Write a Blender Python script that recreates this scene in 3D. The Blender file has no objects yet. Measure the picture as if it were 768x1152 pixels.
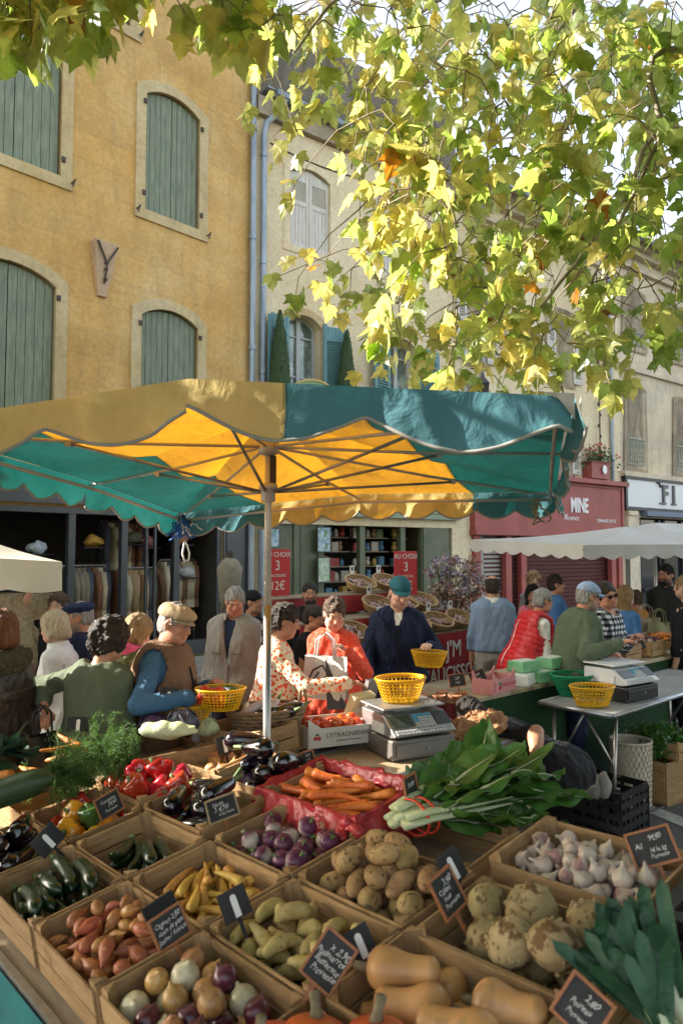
import bpy, math, random
import numpy as np
from math import sin, cos, pi, radians, sqrt, atan2
R = random.Random(7)
RN = np.random.default_rng(11)
SC = bpy.context.scene
COL = SC.collection
A3 = lambda *a: np.array(a, float)
def nrm(v): return v / (np.linalg.norm(v) + 1e-12)
F = 800.0
PITCH = math.atan(44 / 800)
CAM = A3(0, 0, 1.8)
def ray(px, py):
 a = (px - 384) / F; v = (576 - py) / F
 return A3(a, cos(PITCH) - sin(PITCH) * v, sin(PITCH) + cos(PITCH) * v)
def P(px, py, d):
 """world point seen at a photo pixel, at world depth y = d"""
 r = ray(px, py)
 return CAM + r * (d / r[1])
def PZ(px, py, z):
 r = ray(px, py)
 return CAM + r * ((z - 1.8) / r[2])
class MB:
 def __init__(s):
  s.v = []; s.f = []; s.m = []; s.n = 0
 def add(s, verts, faces, mi=0):
  verts = np.asarray(verts, float).reshape(-1, 3)
  s.v.append(verts)
  o = s.n
  s.f.extend([tuple(i + o for i in f) for f in faces])
  s.m.extend([mi] * len(faces) if isinstance(mi, int) else list(mi))
  s.n += len(verts)
  return s
 def box(s, c, size, ax=None, mi=0, taper=None):
  """box centred at c; ax = 3x3 rows of axes"""
  ax = np.eye(3) if ax is None else np.asarray(ax, float)
  h = np.asarray(size, float) / 2
  vs = []
  for k in (-1, 1):
   t = 1.0 if (taper is None or k < 0) else taper
   for i, j in ((-1, -1), (1, -1), (1, 1), (-1, 1)):
    vs.append(np.asarray(c, float) + ax[0] * i * h[0] * t + ax[1] * j * h[1] * t + ax[2] * k * h[2])
  return s.add(vs, [(3, 2, 1, 0), (4, 5, 6, 7), (0, 1, 5, 4), (1, 2, 6, 5), (2, 3, 7, 6), (3, 0, 4, 7)], mi)
 def bar(s, a, b, w, h, up=(0, 0, 1), mi=0):
  a = np.asarray(a, float); b = np.asarray(b, float)
  d = nrm(b - a); up = np.asarray(up, float)
  x = np.cross(d, up)
  if np.linalg.norm(x) < 1e-4: x = np.cross(d, A3(1, 0, 0))
  x = nrm(x); y = np.cross(x, d)
  return s.box((a + b) / 2, (w, np.linalg.norm(b - a), h), (x, d, y), mi)
 def tube(s, pts, r, seg=8, cap=True, mi=0, flat=1.0):
  pts = [np.asarray(p, float) for p in pts]
  n = len(pts)
  rr = [r] * n if np.isscalar(r) else list(r)
  vs = []; fs = []
  prev = None
  for i, p in enumerate(pts):
   d = nrm(pts[min(i + 1, n - 1)] - pts[max(i - 1, 0)])
   if prev is None:
    x = np.cross(d, A3(0, 0, 1))
    if np.linalg.norm(x) < 1e-3: x = np.cross(d, A3(1, 0, 0))
   else:
    x = prev - d * (prev @ d)
   x = nrm(x); prev = x; y = np.cross(d, x)
   for k in range(seg):
    a = 2 * pi * k / seg
    vs.append(p + (x * cos(a) + y * sin(a) * flat) * rr[i])
  for i in range(n - 1):
   for k in range(seg):
    k2 = (k + 1) % seg
    fs.append((i * seg + k, i * seg + k2, (i + 1) * seg + k2, (i + 1) * seg + k))
  if cap:
   fs.append(tuple(range(seg - 1, -1, -1))); fs.append(tuple((n - 1) * seg + k for k in range(seg)))
  return s.add(vs, fs, mi)
 def lathe(s, prof, seg=20, c=(0, 0, 0), ax=None, mi=0, sx=1.0, sy=1.0, lobes=0, amp=0.0, close=True):
  """prof: list of (r, z)"""
  ax = np.eye(3) if ax is None else np.asarray(ax, float)
  c = np.asarray(c, float)
  vs = []; fs = []; n = len(prof)
  for (r, z) in prof:
   for k in range(seg):
    a = 2 * pi * k / seg
    q = r * (1 + amp * (abs(cos(lobes * a / 2)) ** .6 - .6)) if lobes else r
    vs.append(c + ax[0] * cos(a) * q * sx + ax[1] * sin(a) * q * sy + ax[2] * z)
  for i in range(n - 1):
   for k in range(seg):
    k2 = (k + 1) % seg
    fs.append((i * seg + k, i * seg + k2, (i + 1) * seg + k2, (i + 1) * seg + k))
  if close:
   if prof[0][0] > 1e-5: fs.append(tuple(range(seg - 1, -1, -1)))
   if prof[-1][0] > 1e-5: fs.append(tuple((n - 1) * seg + k for k in range(seg)))
  return s.add(vs, fs, mi)
 def ell(s, c, r, ax=None, seg=14, rings=9, mi=0):
  r = [r] * 3 if np.isscalar(r) else r
  ax = np.eye(3) if ax is None else np.asarray(ax, float)
  prof = [(sin(pi * i / rings), -cos(pi * i / rings)) for i in range(rings + 1)]
  prof[0] = (0.02, -1); prof[-1] = (0.02, 1)
  A = np.array([ax[0] * r[0], ax[1] * r[1], ax[2] * r[2]])
  return s.lathe(prof, seg, c, A, mi)
 def prism(s, poly, depth, o, ax, mi=0):
  """poly: (x,z) outline; extruded along ax[1] by depth; ax rows: x, outward, z"""
  ax = np.asarray(ax, float); o = np.asarray(o, float)
  n = len(poly)
  vs = [o + ax[0] * x + ax[2] * z for x, z in poly] + [o + ax[0] * x + ax[2] * z + ax[1] * depth for x, z in poly]
  fs = [tuple(range(n)), tuple(range(2 * n - 1, n - 1, -1))]
  for i in range(n):
   j = (i + 1) % n
   fs.append((i, i + n, j + n, j))
  return s.add(vs, fs, mi)
 def grid(s, fn, nu, nv, mi=0, thick=0.0):
  vs = [fn(i / nu, j / nv) for i in range(nu + 1) for j in range(nv + 1)]
  fs = []; W = nv + 1
  for i in range(nu):
   for j in range(nv):
    fs.append((i * W + j, (i + 1) * W + j, (i + 1) * W + j + 1, i * W + j + 1))
  ms = mi if isinstance(mi, int) else [mi(i / nu, j / nv) for i in range(nu) for j in range(nv)]
  return s.add(vs, fs, ms)
 def mesh(s, name, mats, smooth=False):
  me = bpy.data.meshes.new(name)
  V = np.concatenate(s.v) if s.v else np.zeros((0, 3))
  me.from_pydata(V.tolist(), [], s.f)
  for m in (mats if isinstance(mats, (list, tuple)) else [mats]): me.materials.append(m)
  if len(me.materials) > 1: me.polygons.foreach_set('material_index', np.array(s.m, np.int32))
  if smooth: me.polygons.foreach_set('use_smooth', np.ones(len(me.polygons), bool))
  me.update()
  return me
 def build(s, name, mats, parent=None, smooth=False, loc=None, bevel=0.0, rot=None):
  return link(name, s.mesh(name, mats, smooth), parent, loc, bevel, rot)
def link(name, me, parent=None, loc=None, bevel=0.0, rot=None):
 o = bpy.data.objects.new(name, me); COL.objects.link(o)
 if parent is not None: o.parent = parent
 if loc is not None: o.location = tuple(loc)
 if rot is not None: o.rotation_euler = rot
 if bevel:
  b = o.modifiers.new('bevel', 'BEVEL'); b.width = bevel; b.segments = 2; b.limit_method = 'ANGLE'; b.harden_normals = False
 return o
def tag(o, label, cat, group=None, kind=None):
 if label: o['label'] = label
 if cat: o['category'] = cat
 if group: o['group'] = group
 if kind: o['kind'] = kind
 return o
def empty(name, loc=(0, 0, 0), label=None, cat=None, group=None, rz=0.0):
 o = bpy.data.objects.new(name, None); COL.objects.link(o)
 o.location = tuple(loc); o.rotation_euler = (0, 0, rz); o.empty_display_size = .1
 return tag(o, label, cat, group)
def setm(o, ax, loc):
 """give an object a frame: rows of ax are its local axes in the world"""
 from mathutils import Matrix
 ax = np.asarray(ax, float)
 o.matrix_world = Matrix([[ax[0][i], ax[1][i], ax[2][i], loc[i]] for i in range(3)] + [[0, 0, 0, 1]])
KIDS = {}
def copy_tree(o, parent=None):
 c = o.copy(); COL.objects.link(c)
 if parent is not None: c.parent = parent
 for ch in list(o.children): copy_tree(ch, c)
 return c
def structure(o): o['kind'] = 'structure'; return o
def text_mesh(txt, size, mat, name, parent=None, align='CENTER', depth=.002, sx=1.0, shear=0.0, bold=0.0):
 cu = bpy.data.curves.new(name, 'FONT'); cu.body = txt; cu.size = size; cu.align_x = align; cu.align_y = 'CENTER'
 cu.extrude = depth; cu.shear = shear; cu.offset = bold; cu.resolution_u = 3
 o = bpy.data.objects.new(name + '_src', cu); COL.objects.link(o)
 dg = bpy.context.evaluated_depsgraph_get()
 me = bpy.data.meshes.new_from_object(o.evaluated_get(dg))
 bpy.data.objects.remove(o); bpy.data.curves.remove(cu)
 me.name = name
 if sx != 1.0:
  for v in me.vertices: v.co.x *= sx
 if shear:
  for v in me.vertices: x, y = v.co.x / size, v.co.y / size; v.co.x += size * .05 * sin(7 * y + 3 * x + len(txt)); v.co.y += size * (.07 * sin(5.1 * x + len(txt)) + .03 * sin(13 * x))
 me.materials.clear(); me.materials.append(mat)
 for p in me.polygons: p.material_index = 0
 return link(name, me, parent)
_dirs = RN.normal(size=(40, 3)); _ph = RN.uniform(0, 6.28, 40)
def wob(p, scale, seed=0, n=6):
 """cheap smooth noise in about -1..1 for an (N,3) array"""
 p = np.asarray(p, float) * scale
 out = np.zeros(p.shape[:-1])
 for i in range(n):
  d = _dirs[(seed * 7 + i) % 40]
  out += np.sin(p @ d * (1 + .35 * i) + _ph[(seed * 5 + i) % 40] + seed)
 return out / n * 1.6
def jitter_mesh(me, amp, scale, seed=0, st=(1, 1, 1)):
 n = len(me.vertices)
 co = np.empty(n * 3); me.vertices.foreach_get('co', co); co = co.reshape(-1, 3)
 no = np.empty(n * 3); me.vertices.foreach_get('normal', no); no = no.reshape(-1, 3)
 co = co + no * (wob(co * np.array(st), scale, seed) * amp)[:, None]
 me.vertices.foreach_set('co', co.ravel()); me.update()
MATS = {}
def _nt(name):
 m = bpy.data.materials.new(name); m.use_nodes = True
 nt = m.node_tree; nt.nodes.clear()
 out = nt.nodes.new('ShaderNodeOutputMaterial'); b = nt.nodes.new('ShaderNodeBsdfPrincipled')
 nt.links.new(b.outputs[0], out.inputs[0])
 return m, nt, b, out
def N(nt, t, **kw):
 n = nt.nodes.new(t)
 for k, v in kw.items():
  if k.startswith('_'): setattr(n, k[1:], v)
  else: n.inputs[k.replace('__', ' ')].default_value = v
 return n
def rgba(c): return (c[0], c[1], c[2], 1)
def ramp(nt, fac, stops, interp='LINEAR'):
 r = nt.nodes.new('ShaderNodeValToRGB'); r.color_ramp.interpolation = interp
 e = r.color_ramp.elements
 while len(e) < len(stops): e.new(.5)
 for el, (p, c) in zip(e, stops):
  el.position = p; el.color = rgba(c) if len(c) == 3 else c
 nt.links.new(fac, r.inputs[0])
 return r
def mix(nt, fac, a, b, mode='MIX'):
 n = nt.nodes.new('ShaderNodeMix'); n.data_type = 'RGBA'; n.blend_type = mode
 for sock, v in ((0, fac), (6, a), (7, b)):
  if hasattr(v, 'links'): nt.links.new(v, n.inputs[sock])
  elif sock == 0: n.inputs[0].default_value = v
  else: n.inputs[sock].default_value = rgba(v)
 return n.outputs[2]
def mat(name, c, rough=.6, c2=None, scale=8.0, det=5, bump=0.0, bscale=40.0, spec=.5, metal=0.0, orand=0.0,
  stretch=(1, 1, 1), trans=0.0, tcol=None, sss=0.0, coat=0.0, sheen=0.0, lo=.35, hi=.65, spots=None, coord='Object', bstretch=None):
 if name in MATS: return MATS[name]
 m, nt, b, out = _nt(name)
 L = nt.links.new
 tc = nt.nodes.new('ShaderNodeTexCoord'); mp = nt.nodes.new('ShaderNodeMapping')
 L(tc.outputs[coord], mp.inputs[0]); mp.inputs['Scale'].default_value = stretch
 vec = mp.outputs[0]
 oi = None
 if orand or True:
  oi = nt.nodes.new('ShaderNodeObjectInfo')
  va = nt.nodes.new('ShaderNodeVectorMath'); va.operation = 'ADD'
  cb = nt.nodes.new('ShaderNodeCombineXYZ'); mu = N(nt, 'ShaderNodeMath', _operation='MULTIPLY'); mu.inputs[1].default_value = 37.0
  L(oi.outputs['Random'], mu.inputs[0]); L(mu.outputs[0], cb.inputs[0]); L(mu.outputs[0], cb.inputs[1])
  L(vec, va.inputs[0]); L(cb.outputs[0], va.inputs[1]); vec = va.outputs[0]
 col = None
 if c2 is not None:
  nz = N(nt, 'ShaderNodeTexNoise', Scale=scale, Detail=det, Roughness=.6); L(vec, nz.inputs['Vector'])
  r = ramp(nt, nz.outputs[0], [(lo, c), (hi, c2)])
  col = r.outputs[0]
 if spots:
  sc, c3, th = spots
  nz = N(nt, 'ShaderNodeTexNoise', Scale=sc, Detail=3.0); L(vec, nz.inputs['Vector'])
  r = ramp(nt, nz.outputs[0], [(th, (0, 0, 0)), (th + .07, (1, 1, 1))])
  col = mix(nt, r.outputs[0], col if col is not None else c, c3)
 if orand:
  hs = nt.nodes.new('ShaderNodeHueSaturation')
  mr = nt.nodes.new('ShaderNodeMapRange'); mr.inputs['To Min'].default_value = 1 - orand; mr.inputs['To Max'].default_value = 1 + orand
  L(oi.outputs['Random'], mr.inputs[0]); L(mr.outputs[0], hs.inputs['Value'])
  if col is not None: L(col, hs.inputs['Color'])
  else: hs.inputs['Color'].default_value = rgba(c)
  col = hs.outputs[0]
 if col is not None: L(col, b.inputs['Base Color'])
 else: b.inputs['Base Color'].default_value = rgba(c)
 b.inputs['Roughness'].default_value = rough; b.inputs['Specular IOR Level'].default_value = spec
 b.inputs['Metallic'].default_value = metal
 if coat: b.inputs['Coat Weight'].default_value = coat; b.inputs['Coat Roughness'].default_value = .15
 if sheen: b.inputs['Sheen Weight'].default_value = sheen
 if sss:
  b.inputs['Subsurface Weight'].default_value = sss; b.inputs['Subsurface Radius'].default_value = (.02, .008, .004); b.inputs['Subsurface Scale'].default_value = .5
 if bump:
  nb = N(nt, 'ShaderNodeTexNoise', Scale=bscale, Detail=4.0)
  if bstretch:
   mp2 = nt.nodes.new('ShaderNodeMapping'); L(tc.outputs[coord], mp2.inputs[0]); mp2.inputs['Scale'].default_value = bstretch; L(mp2.outputs[0], nb.inputs['Vector'])
  else: L(vec, nb.inputs['Vector'])
  bp = N(nt, 'ShaderNodeBump', Strength=bump, Distance=.02); L(nb.outputs[0], bp.inputs['Height']); L(bp.outputs[0], b.inputs['Normal'])
 if trans:
  t = nt.nodes.new('ShaderNodeBsdfTranslucent')
  if tcol is not None: t.inputs[0].default_value = rgba(tcol)
  elif col is not None: L(col, t.inputs[0])
  else: t.inputs[0].default_value = rgba(c)
  ms = nt.nodes.new('ShaderNodeMixShader'); ms.inputs[0].default_value = trans
  L(b.outputs[0], ms.inputs[1]); L(t.outputs[0], ms.inputs[2]); L(ms.outputs[0], out.inputs[0])
 MATS[name] = m
 return m
def srgb(h):
 """0-255 triple to linear"""
 return tuple(((x / 255) / 12.92 if x / 255 < .04045 else ((x / 255 + .055) / 1.055) ** 2.4) for x in h)
from mathutils.geometry import tessellate_polygon
from mathutils import Vector
class Fac:
 """a facade: local x runs along it, local y goes INTO the wall, z is up"""
 def __init__(s, ox, oy, dx, dy):
  s.o = A3(ox, oy, 0); s.d = nrm(A3(dx, dy, 0)); s.n = A3(s.d[1], -s.d[0], 0); s.rz = atan2(dy, dx)
 def px(s, x, y, out=0.0):
  r = ray(x, y); t = ((s.o + s.n * out - CAM) @ s.n) / (r @ s.n); w = CAM + r * t
  return float((w - s.o) @ s.d), float(w[2])
 def w(s, a, z, out=0.0): return s.o + s.d * a + s.n * out + A3(0, 0, z)
def arch_poly(x0, x1, z0, z1, rise=0.0, n=10):
 """outline, anticlockwise from bottom left; z1 = spring height"""
 if rise <= 0: return [(x0, z0), (x1, z0), (x1, z1), (x0, z1)]
 pts = [(x0, z0), (x1, z0)]
 w = (x1 - x0) / 2; rad = (w * w + rise * rise) / (2 * rise); cz = z1 + rise - rad; a0 = math.asin(min(1, w / rad))
 for i in range(n + 1):
  a = a0 - 2 * a0 * i / n
  pts.append(((x0 + x1) / 2 + rad * sin(a), cz + rad * cos(a)))
 return pts
def arch_h(x, x0, x1, z1, rise):
 if rise <= 0: return z1
 w = (x1 - x0) / 2; rad = (w * w + rise * rise) / (2 * rise); cz = z1 + rise - rad
 u = x - (x0 + x1) / 2
 return cz + sqrt(max(0, rad * rad - u * u))
def wall_mesh(mb, outline, holes, depth, y=0.0):
 polys = [[Vector((x, 0, z)) for x, z in outline]] + [[Vector((x, 0, z)) for x, z in h] for h in holes]
 flat = [p for q in polys for p in q]
 tris = tessellate_polygon([[Vector((p.x, p.z, 0)) for p in q] for q in polys])
 fs = []
 for t in tris:
  a, b, c = (flat[i] for i in t)
  ar = (b.x - a.x) * (c.z - a.z) - (b.z - a.z) * (c.x - a.x)
  fs.append(tuple(t) if ar > 0 else tuple(reversed(t)))
 mb.add([(p.x, y, p.z) for p in flat], fs)
 for h in holes:
  n = len(h)
  vs = [(x, y, z) for x, z in h] + [(x, y + depth, z) for x, z in h]
  mb.add(vs, [(i, (i + 1) % n, (i + 1) % n + n, i + n) for i in range(n)])
def ring(mb, inner, outer, y0, y1):
 """stone surround between two outlines with equal point counts"""
 n = len(inner)
 vs = [(x, y0, z) for x, z in inner] + [(x, y0, z) for x, z in outer] + [(x, y1, z) for x, z in inner] + [(x, y1, z) for x, z in outer]
 fs = []
 for i in range(n):
  j = (i + 1) % n
  fs += [(i, i + n, j + n, j), (i + 2 * n, i, j, j + 2 * n), (i + n, i + 3 * n, j + 3 * n, j + n)]
 mb.add(vs, fs)
def surround(x0, x1, z0, z1, rise, w, sill, mats, parent, y0=-.035, y1=.10, name='window'):
 mb = MB(); ring(mb, arch_poly(x0, x1, z0, z1, rise), arch_poly(x0 - w, x1 + w, z0 - sill, z1 + w * .6, rise + w * .35), y0, y1)
 return mb.build(name, mats, parent)
def plank_shutter(x0, x1, z0, z1, rise, X0, X1, nb, m, parent, y=.05, th=.035):
 """one leaf of an arched plank shutter; X0..X1 the whole opening (for the arch)"""
 mb = MB(); w = (x1 - x0) / nb
 for i in range(nb):
  a = x0 + i * w + .004; b = x0 + (i + 1) * w - .004
  yy = y + R.uniform(-.002, .002)
  mid = (a + b) / 2
  poly = [(a, z0), (b, z0)] + [(q, arch_h(q, X0, X1, z1, rise)) for q in (b, mid, a)]
  mb.prism(poly, th, (0, yy, 0), np.eye(3))
 mb.box(((x0 + x1) / 2, y + th + .006, (z0 + z1) / 2), (x1 - x0, .008, z1 - z0))
 return mb.build('shutter', m, parent)
def louver_shutter(c, w, z0, z1, ang, m, parent, rise=0.0, hinge=-1, panels=((.08, .92),)):
 """open leaf hinged at x=c[0], opened by angle; slats between panel fractions"""
 o = empty('shutter_hinge', (0, 0, 0)); bpy.data.objects.remove(o)
 mb = MB(); H = z1 - z0; t = .04; fw = .07
 def top(x): return z1 + (rise * (x / w) if hinge < 0 else rise * (1 - x / w))
 mb.box((fw / 2, 0, (z0 + top(0)) / 2), (fw, t, top(0) - z0)); mb.box((w - fw / 2, 0, (z0 + top(w)) / 2), (fw, t, top(w) - z0))
 last = None
 for a, b in panels:
  za, zb = z0 + H * a, z0 + H * b
  n = max(3, int((zb - za) / .055))
  for i in range(n):
   z = za + (zb - za) * (i + .5) / n
   ca = A3(w / 2, 0, z); s45 = .6
   mb.box(ca, (w - 2 * fw, .008, .062), ((1, 0, 0), (0, sqrt(1 - s45 * s45), s45), (0, -s45, sqrt(1 - s45 * s45))))
  for z in (za, zb): mb.box((w / 2, 0, z), (w - 2 * fw, t, .07))
 ed = [0] + [q for p in panels for q in p] + [1]
 for i in range(0, len(ed), 2):
  za, zb = z0 + H * ed[i], z0 + H * ed[i + 1]
  if zb - za > .05:
   tp = (top(0) + top(w)) / 2 if ed[i + 1] == 1 else zb
   nb = max(2, int((w - 2 * fw) / .09))
   for k in range(nb):
    xa = fw + (w - 2 * fw) * k / nb
    mb.box((xa + (w - 2 * fw) / nb / 2, 0, (za + tp) / 2), ((w - 2 * fw) / nb - .006, t * .6, tp - za))
 ob = mb.build('shutter', m, parent)
 ob.location = c; ob.rotation_euler = (0, 0, ang)
 return ob
def plaster(name, c, c2, c3, joints=0.0, bw=.9, bh=.38, rough=.9, grime=.5, gc=(.12, .10, .07)):
 m, nt, b, out = _nt(name); L = nt.links.new
 tc = nt.nodes.new('ShaderNodeTexCoord'); v = tc.outputs['Object']
 n1 = N(nt, 'ShaderNodeTexNoise', Scale=.7, Detail=8.0, Roughness=.65); L(v, n1.inputs['Vector'])
 r1 = ramp(nt, n1.outputs[0], [(.32, c), (.52, c2), (.70, c3)])
 mp = nt.nodes.new('ShaderNodeMapping'); mp.inputs['Scale'].default_value = (1.6, 1.6, .35); L(v, mp.inputs[0])
 n2 = N(nt, 'ShaderNodeTexNoise', Scale=2.2, Detail=9.0, Roughness=.7); L(mp.outputs[0], n2.inputs['Vector'])
 r2 = ramp(nt, n2.outputs[0], [(.48, (0, 0, 0)), (.78, (1, 1, 1))])
 gm = N(nt, 'ShaderNodeMath', _operation='MULTIPLY'); gm.inputs[1].default_value = grime; L(r2.outputs[0], gm.inputs[0])
 col = mix(nt, gm.outputs[0], r1.outputs[0], gc)
 n3 = N(nt, 'ShaderNodeTexNoise', Scale=14.0, Detail=6.0, Roughness=.7); L(v, n3.inputs['Vector'])
 r3 = ramp(nt, n3.outputs[0], [(.3, (.80, .80, .80)), (.7, (1.12, 1.12, 1.12))])
 col = mix(nt, 1.0, col, r3.outputs[0], 'MULTIPLY')
 h = n3.outputs[0]
 if joints:
  mp3 = nt.nodes.new('ShaderNodeMapping'); mp3.inputs['Rotation'].default_value = (radians(90), 0, 0); L(v, mp3.inputs[0])
  nd = N(nt, 'ShaderNodeTexNoise', Scale=1.3, Detail=2.0); L(v, nd.inputs['Vector'])
  va = nt.nodes.new('ShaderNodeVectorMath'); va.operation = 'MULTIPLY_ADD'; L(nd.outputs['Color'], va.inputs[0]); va.inputs[1].default_value = (.08, .08, .08); L(mp3.outputs[0], va.inputs[2])
  br = N(nt, 'ShaderNodeTexBrick', Scale=1.0, Mortar__Size=.012, Mortar__Smooth=.5, Brick__Width=bw, Row__Height=bh)
  br.inputs['Color1'].default_value = (.86, .88, .92, 1); br.inputs['Color2'].default_value = (1.12, 1.08, 1.0, 1); br.inputs['Mortar'].default_value = (.82, .84, .88, 1)
  L(va.outputs[0], br.inputs['Vector'])
  bm = mix(nt, joints, (1, 1, 1), br.outputs[0])
  col = mix(nt, 1.0, col, bm, 'MULTIPLY')
 L(col, b.inputs['Base Color']); b.inputs['Roughness'].default_value = rough; b.inputs['Specular IOR Level'].default_value = .2
 bp = N(nt, 'ShaderNodeBump', Strength=.35, Distance=.012); L(h, bp.inputs['Height']); L(bp.outputs[0], b.inputs['Normal'])
 return m
m_ochre = plaster('ochre_plaster', (.53, .30, .095), (.63, .39, .145), (.67, .48, .24), .45, .95, .42, grime=.5, gc=(.27, .18, .085))
m_cream = plaster('cream_plaster', (.66, .52, .32), (.75, .62, .41), (.82, .70, .49), .0, grime=.3, gc=(.36, .28, .17))
m_stone = plaster('pale_stone', (.56, .46, .32), (.65, .55, .40), (.72, .63, .48), .55, .8, .36, grime=.45, gc=(.22, .19, .15))
m_surr = plaster('surround_stone', (.50, .37, .18), (.58, .45, .25), (.62, .50, .31), .0, grime=.5, gc=(.25, .20, .12))
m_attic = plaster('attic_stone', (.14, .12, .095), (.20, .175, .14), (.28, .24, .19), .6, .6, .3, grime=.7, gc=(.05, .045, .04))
m_sage = mat('sage_shutter_paint', (.155, .185, .130), .7, (.25, .28, .20), 5, 6, .25, 60, .3, stretch=(6, 6, .7), orand=.07)
m_tealsh = mat('teal_shutter_paint', (.10, .22, .235), .6, (.16, .30, .31), 6, 5, .1, 50, .3, stretch=(4, 4, .6))
m_whitesh = mat('white_shutter_paint', (.52, .48, .41), .7, (.68, .64, .57), 5, 6, .2, 50, .3, stretch=(6, 6, .6))
m_zinc = mat('zinc_pipe', (.21, .25, .29), .45, (.33, .37, .41), 3, 4, .05, 20, .5, .55, stretch=(3, 3, .5))
m_iron = mat('dark_iron', (.035, .028, .024), .6, (.07, .045, .03), 12, 4, .1, 60)
m_tile = mat('roof_tile', (.25, .14, .08), .9, (.40, .27, .17), 6, 5, .4, 25)
m_glass = mat('window_glass', (.012, .015, .016), .05, spec=.8)
m_white = mat('white_paint', (.66, .66, .63), .5, (.74, .73, .70), 4)
m_darkgrey = mat('shopfront_grey_paint', (.030, .033, .037), .38, (.045, .048, .052), 3)
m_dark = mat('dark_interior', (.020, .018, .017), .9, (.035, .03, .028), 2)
m_olive = mat('olive_paint', (.075, .090, .045), .5, (.11, .125, .065), 3, bump=.05)
m_sagegreen = mat('pale_green_beam_paint', (.20, .25, .16), .55, (.27, .31, .21), 3)
m_redp = mat('brick_red_paint', (.27, .050, .040), .55, (.33, .072, .055), 2.5, 6, .05)
m_redd = mat('dark_red_paint', (.075, .018, .018), .5, (.10, .025, .022), 3)
m_letter = mat('white_lettering', (.78, .77, .74), .5)
F1 = Fac(-1.60, 12.54, .69, .72)
F2 = Fac(-1.60, 12.54, .80, .60)
def bld(name, fac, label): return empty(name, fac.o, label, 'building', rz=fac.rz)
b1 = bld('ochre_building', F1, 'tall ochre plastered house with closed sage green plank shutters, left of the grey downpipes')
holes = []; wins = []
def spec(fac, xl, xr, yt, yb, rise_f=.17, out=0.0):
 """window rectangle on a facade from photo edges: left x, right x, spring y and bottom y at the window's middle"""
 mx = (xl + xr) / 2
 x0, _ = fac.px(xl, yt, out); x1, _ = fac.px(xr, yt, out); _, z1 = fac.px(mx, yt, out); _, z0 = fac.px(mx, yb, out)
 return x0, x1, z0, z1, (x1 - x0) * rise_f
xB0, xB1, zB0, zB1, rB = spec(F1, 164, 224.5, 121, 248)
xD0, xD1, zD0, zD1, rD = spec(F1, 158.5, 222, 365, 520)
_, zD1 = F1.px(190, 362); zD0 = zD1 - 2.0
cA1, _ = F1.px(67.5, 200); wA = 1.28
cC1, _ = F1.px(61, 400)
W1 = [(xB0, xB1, zB0, zB1, rB), (xD0, xD1, zD0, zD1, rD),
      (cA1 - wA, cA1, zB0, zB1 + .08, .2), (cC1 - wA, cC1, zD0, zD1 + .05, .2)]
_, zE0 = F1.px(137, 26); xE0, _ = F1.px(97, 20); xE1, _ = F1.px(146, 30)
W1.append((xE0, xE1, zE0, zE0 + 1.5, .15))
xl = cA1 - wA
W1 += [(xl - 3.0, xl - 3.0 + wA, zB0, zB1, .2), (xl - 3.0, xl - 3.0 + wA, zD0, zD1, .2)]
mb = MB()
S1L = -9.4
shop1 = arch_poly(-7.6, -.62, .12, 2.42)   # clothes shop opening
wall_mesh(mb, [(S1L, 0), (0, 0), (0, 13.2), (S1L, 13.2)], [arch_poly(*w[:4], w[4]) for w in W1] + [shop1], .16)
mb.box((S1L / 2, 3.4, 8.3), (-S1L, 6.4, 9.8)); mb.box((S1L / 2, 5.0, 1.7), (-S1L, 3.2, 3.38))
mb.box((S1L + .15, 1.7, 1.7), (.3, 3.4, 3.38)); mb.box((-.15, 1.7, 1.7), (.3, 3.38, 3.38))
mb.build('wall', m_ochre, b1)
for i, w in enumerate(W1):
 fr = surround(*w, .17 if i != 4 else .2, .16, m_surr, b1)
 x0, x1, z0, z1, rs = w; xm = (x0 + x1) / 2
 nb = 5
 for a, b in ((x0 + .012, xm - .004), (xm + .004, x1 - .012)):
  plank_shutter(a, b, z0 + .01, z1, rs - .02, x0, x1, nb, m_sage, fr)
 for zz in (z0 + .25, z1 - .15):
  for xx in (x1 + .03, x0 - .03):
   mh = MB(); mh.box((xx, -.05, zz), (.05, .03, .07)); mh.build('hinge', m_iron, fr)
 for sx in (x0 - .15, x1 + .16):
  mh = MB(); mh.tube([(sx, -.03, z0 - .05), (sx, -.09, z0 - .05), (sx + .03, -.1, z0), (sx - .01, -.1, z0 - .12)], .012, 5); mh.build('hook', m_iron, fr)
cx, cz1 = F1.px(115, 275); _, cz0 = F1.px(112, 334)
mc = MB(); hw = .19
mc.add([(cx - hw, .0, cz1), (cx + hw, 0, cz1), (cx + hw, -.16, cz1), (cx - hw, -.16, cz1), (cx - .07, 0, cz0), (cx + .07, 0, cz0), (cx + .07, -.05, cz0), (cx - .07, -.05, cz0)],
       [(0, 1, 2, 3), (7, 6, 5, 4), (3, 2, 6, 7), (0, 3, 7, 4), (2, 1, 5, 6)])
cor = mc.build('corbel', plaster('pink_stone', (.50, .33, .2), (.56, .39, .25), (.60, .43, .29), 0, grime=.3), b1, bevel=.012)
mi_ = MB()
zt, zm = cz1 - .03, cz1 - .33
for a, b in (((cx - .15, -.175, zt), (cx + .01, -.15, zm)), ((cx + .17, -.175, zt - .02), (cx + .01, -.15, zm)), ((cx + .01, -.15, zm), (cx, -.1, cz1 - .62))): mi_.tube([a, b], .016, 6)
for zz in (zm, zm - .1, zm - .25): mi_.lathe([(.03, 0), (.03, .03)], 8, (cx + .008, -.14 + (zm - zz) * .1, zz))
mi_.build('iron_anchor', m_iron, cor)
mp_ = MB(); xp, _ = F1.px(283, 300)
mp_.tube([(-.07, -.09, .1), (-.07, -.09, 13)], .055, 10)
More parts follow.
